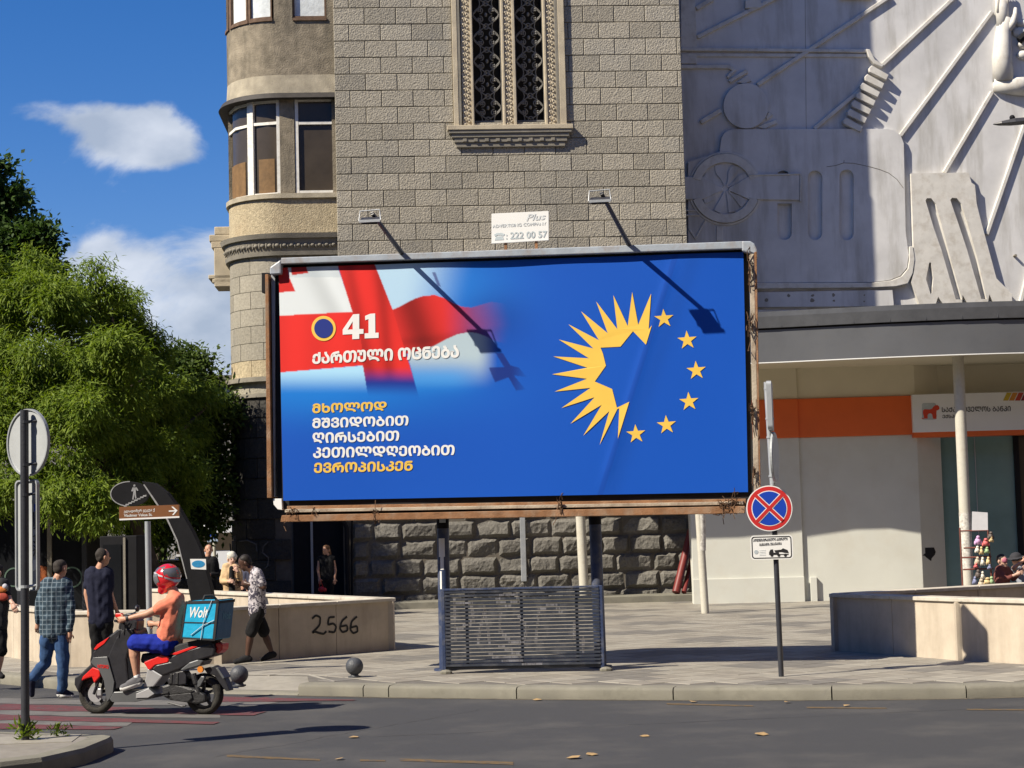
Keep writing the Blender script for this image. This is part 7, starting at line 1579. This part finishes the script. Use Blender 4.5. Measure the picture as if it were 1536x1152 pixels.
plate('tail_stripe', [(700, 668), (860, 612), (885, 618), (742, 672)], .139, .146, 'sc_red', .002)
plate('seat', [(504, 702), (514, 662), (560, 672), (640, 658), (762, 600), (880, 572), (990, 574), (965, 600), (762, 655), (650, 678), (525, 730), (506, 722)], -.14, .14, 'seat', .03)
plate('grab_rail', [(768, 772), (830, 722), (880, 705), (922, 712), (902, 742), (832, 762), (790, 778)], -.12, .15, 'sc_grey', .012)
plate('tail_light', [(998, 592), (1045, 600), (1042, 640), (1012, 668), (992, 645)], -.09, .09, 'sc_red', .012)
plate('rear_mudguard', [(915, 765), (985, 745), (1010, 760), (1052, 820), (1088, 912), (1062, 914), (1022, 862), (985, 810), (940, 800)], -.06, .06, 'sc_black', .01)
plate('number_plate', [(1000, 762), (1014, 758), (1058, 826), (1046, 832)], -.09, .09, 'sc_grey', .003)
plate('engine_case', [(640, 880), (690, 865), (800, 880), (880, 905), (930, 940), (935, 985), (880, 1000), (770, 985), (700, 975), (650, 950)], -.05, .12, 'engine', .025)
plate('transmission_cover', [(690, 940), (840, 925), (850, 960), (820, 985), (720, 975)], .12, .14, 'engine', .01)
plate('air_filter', [(680, 845), (730, 790), (790, 780), (808, 810), (806, 865), (770, 872), (690, 872)], -.02, .13, 'sc_black', .02)
plate('exhaust_guard', [(880, 850), (905, 815), (935, 815), (900, 880), (870, 900)], .08, .12, 'sc_grey', .008)
a, b = z1(842, 800, .1), z1(880, 930, .1); mb = MB(); mb.tube([SF.w(a[0], .1, a[1]), SF.w(b[0], .1, b[1])], .026, 10); mb.tube([SF.w(a[0], .1, a[1]), SF.w((a[0]+b[0])/2, .1, (a[1]+b[1])/2)], .036, 10); mb.build('shock_absorber', M['engine'], ms)
mb = MB(); q = z1(898, 770, .13); mb.disc(SF.w(q[0], .16, q[1]), SF.n, .038, .03, 16); mb.build('reflector', M['orange_lens'], ms)
for pts in ([(395, 440), (360, 470), (352, 520), (345, 560)], [(405, 445), (385, 490), (380, 540)], [(262, 770), (246, 830), (228, 900)], [(840, 905), (780, 930), (740, 925), (690, 935)]):
    mb = MB(); mb.tube([(lambda c_: SF.w(c_[0], .135, c_[1]))(z1(*p_, .135)) for p_ in pts], .006, 5); mb.build('cable', M['cable'], ms)
for pts in ([(700, 800), (716, 796), (712, 862), (696, 864)], [(740, 792), (756, 790), (752, 866), (736, 866)], [(640, 925), (690, 918), (690, 926), (640, 933)], [(650, 940), (690, 936), (690, 944), (652, 948)]): plate('engine_rib', pts, .12, .138, 'engine', .003)
q0, q1 = z1(700, 985, 0), z1(800, 1010, 0); mb = MB(); mb.tube([SF.w(q0[0], .1, q0[1]), SF.w(q1[0], .12, q1[1]), SF.w(q1[0]+.05, .13, q1[1]+.01)], .012, 6); mb.build('stand', M['engine'], ms)
stx = lambda body, q, m, d: stext(body, q, m, d=d, fr=SF, conv=lambda x, y: z1(x, y, d), parent=ms, bold=.03)
stx('NTORQ', [(205, 768), (278, 768), (205, 738), (278, 742)], 'sc_red', .153)
# rider
Yr = SF.w(-.65, 0, 0).y-.04
def rj(x, y, d): s_, z_ = z1(x, y, d); return SF.w(s_, d, z_)
J = dict(head=rj(672, 165, 0), neck=rj(712, 258, 0), shL=rj(722, 310, -.17), shR=rj(716, 314, .17), elR=rj(540, 402, .25), wrR=rj(395, 436, .30), handR=rj(330, 446, .31), elL=rj(640, 470, -.27), wrL=rj(585, 470, -.30), handL=rj(540, 468, -.31),
 pelvis=rj(690, 590, 0), hipR=rj(665, 602, .10), hipL=rj(665, 602, -.10), kneeR=rj(445, 592, .17), kneeL=rj(445, 592, -.17), ankR=rj(468, 835, .16), ankL=rj(468, 835, -.16), toeR=rj(372, 890, .18), toeL=rj(372, 890, -.18))
def helmet(t, hd, f, u2, sd_, R):
    M['helm_red'] = mat('glossy_red_helmet', (.55, .012, .02), .2, .06, 6, 0, 1, .6, coat=.7); M['helm_grey'] = mat('gunmetal_helmet', (.10, .10, .11), .25, .1, 6, 0, 1, .6, coat=.6); M['helm_pale'] = mat('silver_helmet_stripe', (.42, .43, .45), .25, .05, 6, 0, 1, .6)
    m_ = MB(); m_.sphere(hd+u2*.02, (.142, .172, .155), 22, 16, R); capsule(m_, hd-u2*.08+f*.075, hd-u2*.115+f*.125, .08, .05); h_ = fuse(m_, 'helmet', M['helm_red'], t, .011, 2)
    c = hd+u2*.02
    def patch(name, m, pts, o_):
        mb_ = MB(); rg = []
        for (a0, e0), (a1, e1) in pts:
            row = []
            for k in range(5):
                a = math.radians(a0+(a1-a0)*k/4); e = math.radians(e0+(e1-e0)*k/4); row.append(c+R@Vector((math.cos(e)*math.sin(a)*(.142+o_), math.cos(e)*math.cos(a)*(.172+o_), math.sin(e)*(.155+o_))))
            rg.append(row)
        mb_.loft(rg, cap=False, closed=False); mb_.build(name, M[m], h_, smooth=True)
    for sg in (-1, 1):
        patch('shell_stripe', 'helm_grey', [((sg*100, 35), (sg*100, 5)), ((sg*125, 30), (sg*125, -12)), ((sg*150, 26), (sg*150, -20)), ((sg*180, 25), (sg*180, -22))], .004)
        patch('shell_stripe', 'helm_grey', [((sg*20, 62), (sg*15, 40)), ((sg*70, 55), (sg*55, 33)), ((sg*110, 50), (sg*105, 38)), ((sg*160, 50), (sg*160, 38))], .004)
        patch('silver_stripe', 'helm_pale', [((sg*100, -2), (sg*100, -10)), ((sg*125, -20), (sg*125, -30)), ((sg*150, -30), (sg*150, -42)), ((sg*180, -32), (sg*180, -45))], .005)
        patch('silver_stripe', 'helm_pale', [((sg*25, 38), (sg*25, 33)), ((sg*50, 36), (sg*50, 28)), ((sg*80, 15), (sg*80, 6)), ((sg*95, 4), (sg*95, -3))], .006)
    patch('visor', 'lamp_glass', [((-72, 22), (-72, -14)), ((-36, 28), (-36, -18)), ((0, 30), (0, -18)), ((36, 28), (36, -18)), ((72, 22), (72, -14))], .007)
rid = person('scooter rider in a salmon t-shirt blue shorts and a red helmet', rj(690, 590, 0), J, (-.9, .27, -.30), 'skin_tan', 'salmon', 'royal', 'hair_black', sleeve=.6, shorts=True, shoe='shoe_grey', sole='shoe_white', hairfn=helmet, hands=((.9, 1), (.9, -1)), build=1.24, vox=.011, topdrop=.0, ground=False, lift=.0, hs=.82)
for d_ in (.16, -.16): 
    mb = MB(); a = rj(468, 812, d_); b = rj(468, 838, d_); capsule(mb, a, b, .042, .042); fuse(mb, 'sock', M['white_plain'], rid, .012, 1)
mb = MB(); a = rj(405, 432, .295); mb.disc(a, (J['wrR']-J['elR']), .036, .03, 14); mb.build('wristwatch', M['ink'], rid)
# delivery box
dbx = thing('delivery_bag', 'square cyan insulated delivery bag strapped behind the rider', 'bag', rj(880, 580, 0))
cn = [(757, 565), (985, 578), (1012, 312), (792, 318)]; F0 = [rj(x, y, .21) for x, y in cn]; B0 = [p_-SF.n*.42 for p_ in F0]
bot = [F0[0], F0[1], F0[2], F0[3]]
mb = MB(); mb.add(F0+B0, [(0, 1, 2, 3), (7, 6, 5, 4), (1, 5, 6, 2), (4, 0, 3, 7), (3, 2, 6, 7), (5, 1, 0, 4)])
bx = mb.build('bag_body', M['box_blue'], dbx, bevel=.02)
def fquad(a, b, c, d, name, m, n_, o_=.006, par=None, bev=0):
    mb = MB(); P_ = [a, b, c, d]; mb.add([p_+n_*o_ for p_ in P_]+[p_-n_*.004 for p_ in P_], [(0, 1, 2, 3), (7, 6, 5, 4), (0, 4, 5, 1), (1, 5, 6, 2), (2, 6, 7, 3), (3, 7, 4, 0)]); return mb.build(name, M[m], par or dbx, bevel=bev)
def onface(u, v, c4): return (c4[0].lerp(c4[1], u)).lerp(c4[3].lerp(c4[2], u), v)
nR = (F0[1]-F0[0]).normalized()
rear = [F0[1], B0[1], B0[2], F0[2]]; fquad(*[onface(u, v, rear) for u, v in ((.04, .03), (.96, .03), (.96, .97), (.04, .97))], 'rear_panel', 'box_shaded', nR, .006)  # rear face gets a darker cyan, its shade put into the colour
for u0, u1, v0, v1 in ((-.005, .035, 0, 1), (.93, 1.005, 0, 1), (0, 1, .93, 1.0), (0, 1, -.01, .03), (.03, .94, .42, .445)):
    fquad(*[onface(u, v, F0) for u, v in ((u0, v0), (u1, v0), (u1, v1), (u0, v1))], 'trim_strip', 'strap', SF.n, .006)
fquad(*[onface(u, v, rear) for u, v in ((0, .92), (1, .92), (1, .99), (0, .99))], 'trim_strip', 'strap', nR, .009)
def ftxt(u0, u1, v0, v1, c4, n_, m, o_): P4_ = [onface(u, v, c4) for u, v in ((u0, v0), (u1, v0), (u1, v1), (u0, v1))]; return text_part('Wolt', 'lettering', lambda u, v: onface(u, v, P4_)+n_*o_, m, bx, .02, shear=.15)
ftxt(.16, .72, .56, .84, F0, SF.n, M['white_plain'], .003); ftxt(.3, .8, .5, .68, rear, nR, mat('shaded_bag_print', (.10, .30, .42), .5), .010)  # rear lettering dimmed in colour as if in shade
cord = MB(); cord.tube([onface(.80, 1., F0)+SF.n*.01, onface(.62, .42, F0)+SF.n*.012, onface(.6, 0, F0)+SF.n*.01], .005, 5); cord.tube([onface(.3, .1, F0)+SF.n*.01, onface(.62, .36, F0)+SF.n*.012, onface(.93, .5, F0)+SF.n*.01], .005, 5); cord.build('elastic_cord', M['grey_print'], dbx, kind='stuff')
tq = onface(.4, 1, F0); mb = MB(); mb.tube([tq-SF.n*.1+Vector((0, 0, -.01)), tq-SF.n*.15+Vector((.0, 0, .05)), tq-SF.n*.2+SF.e*.08+Vector((0, 0, .055)), tq-SF.n*.22+SF.e*.13+Vector((0, 0, -.01))], .016, 8); mb.build('carry_handle', M['strap'], dbx, smooth=True)
for u in (.08, .88): fquad(onface(u, 1, F0), onface(u+.07, 1, F0), onface(u+.07, 1, B0), onface(u, 1, B0), 'top_strap', 'strap', Vector((0, 0, 1)), .008)
# ------------------------------------------------------------------ buildings on the other side of the street (behind the photographer)
M['opp'] = mat('opposite_brick', (.22, .17, .13), .85, .15, 2, dirt=(.15, .12, .10), dscale=.6)
for i, (x0, x1, h_) in enumerate(((-75, -38, 17), (-37, -9, 21), (-8, 24, 18), (25, 70, 22))):
    bl = thing('street_building', ('long brown', 'tall brown', 'plain brown', 'wide brown')[i]+' building standing across the street behind the viewpoint', 'building', (x0, -16, 0), 'buildings across the street')
    mb = MB(); mb.box(Frame((0, 0), 0), x0, x1, 14, 30, 0, h_+6); mb.build('wall', M['opp'], bl)
    wm = MB()
    for a in range(int((x1-x0)/3.2)):
        for b in range(int(h_/3.4)): wm.box(Frame((0, 0), 0), x0+1+a*3.2, x0+2.5+a*3.2, 13.95, 13.99, 1.2+b*3.4, 3.1+b*3.4)
    wm.build('windows', M['glass_dark'], bl, kind='stuff')

for i, (x0, x1, y0, y1, h_, lb) in enumerate(((24, 40, -12, 39, 24, 'long brown building added unseen at the right to cut sky light'), (-58, -40, -12, 34, 20, 'long brown building added unseen at the left to cut sky light'))):  # unseen blocks on both sides, added to hold back sky fill
    bl = thing('street_building', lb, 'building', (x0, y0, 0), 'buildings across the street'); mb = MB(); mb.box(Frame((0, 0), 0), x0, x1, -y1, -y0, 0, h_); mb.build('wall', M['opp'], bl)
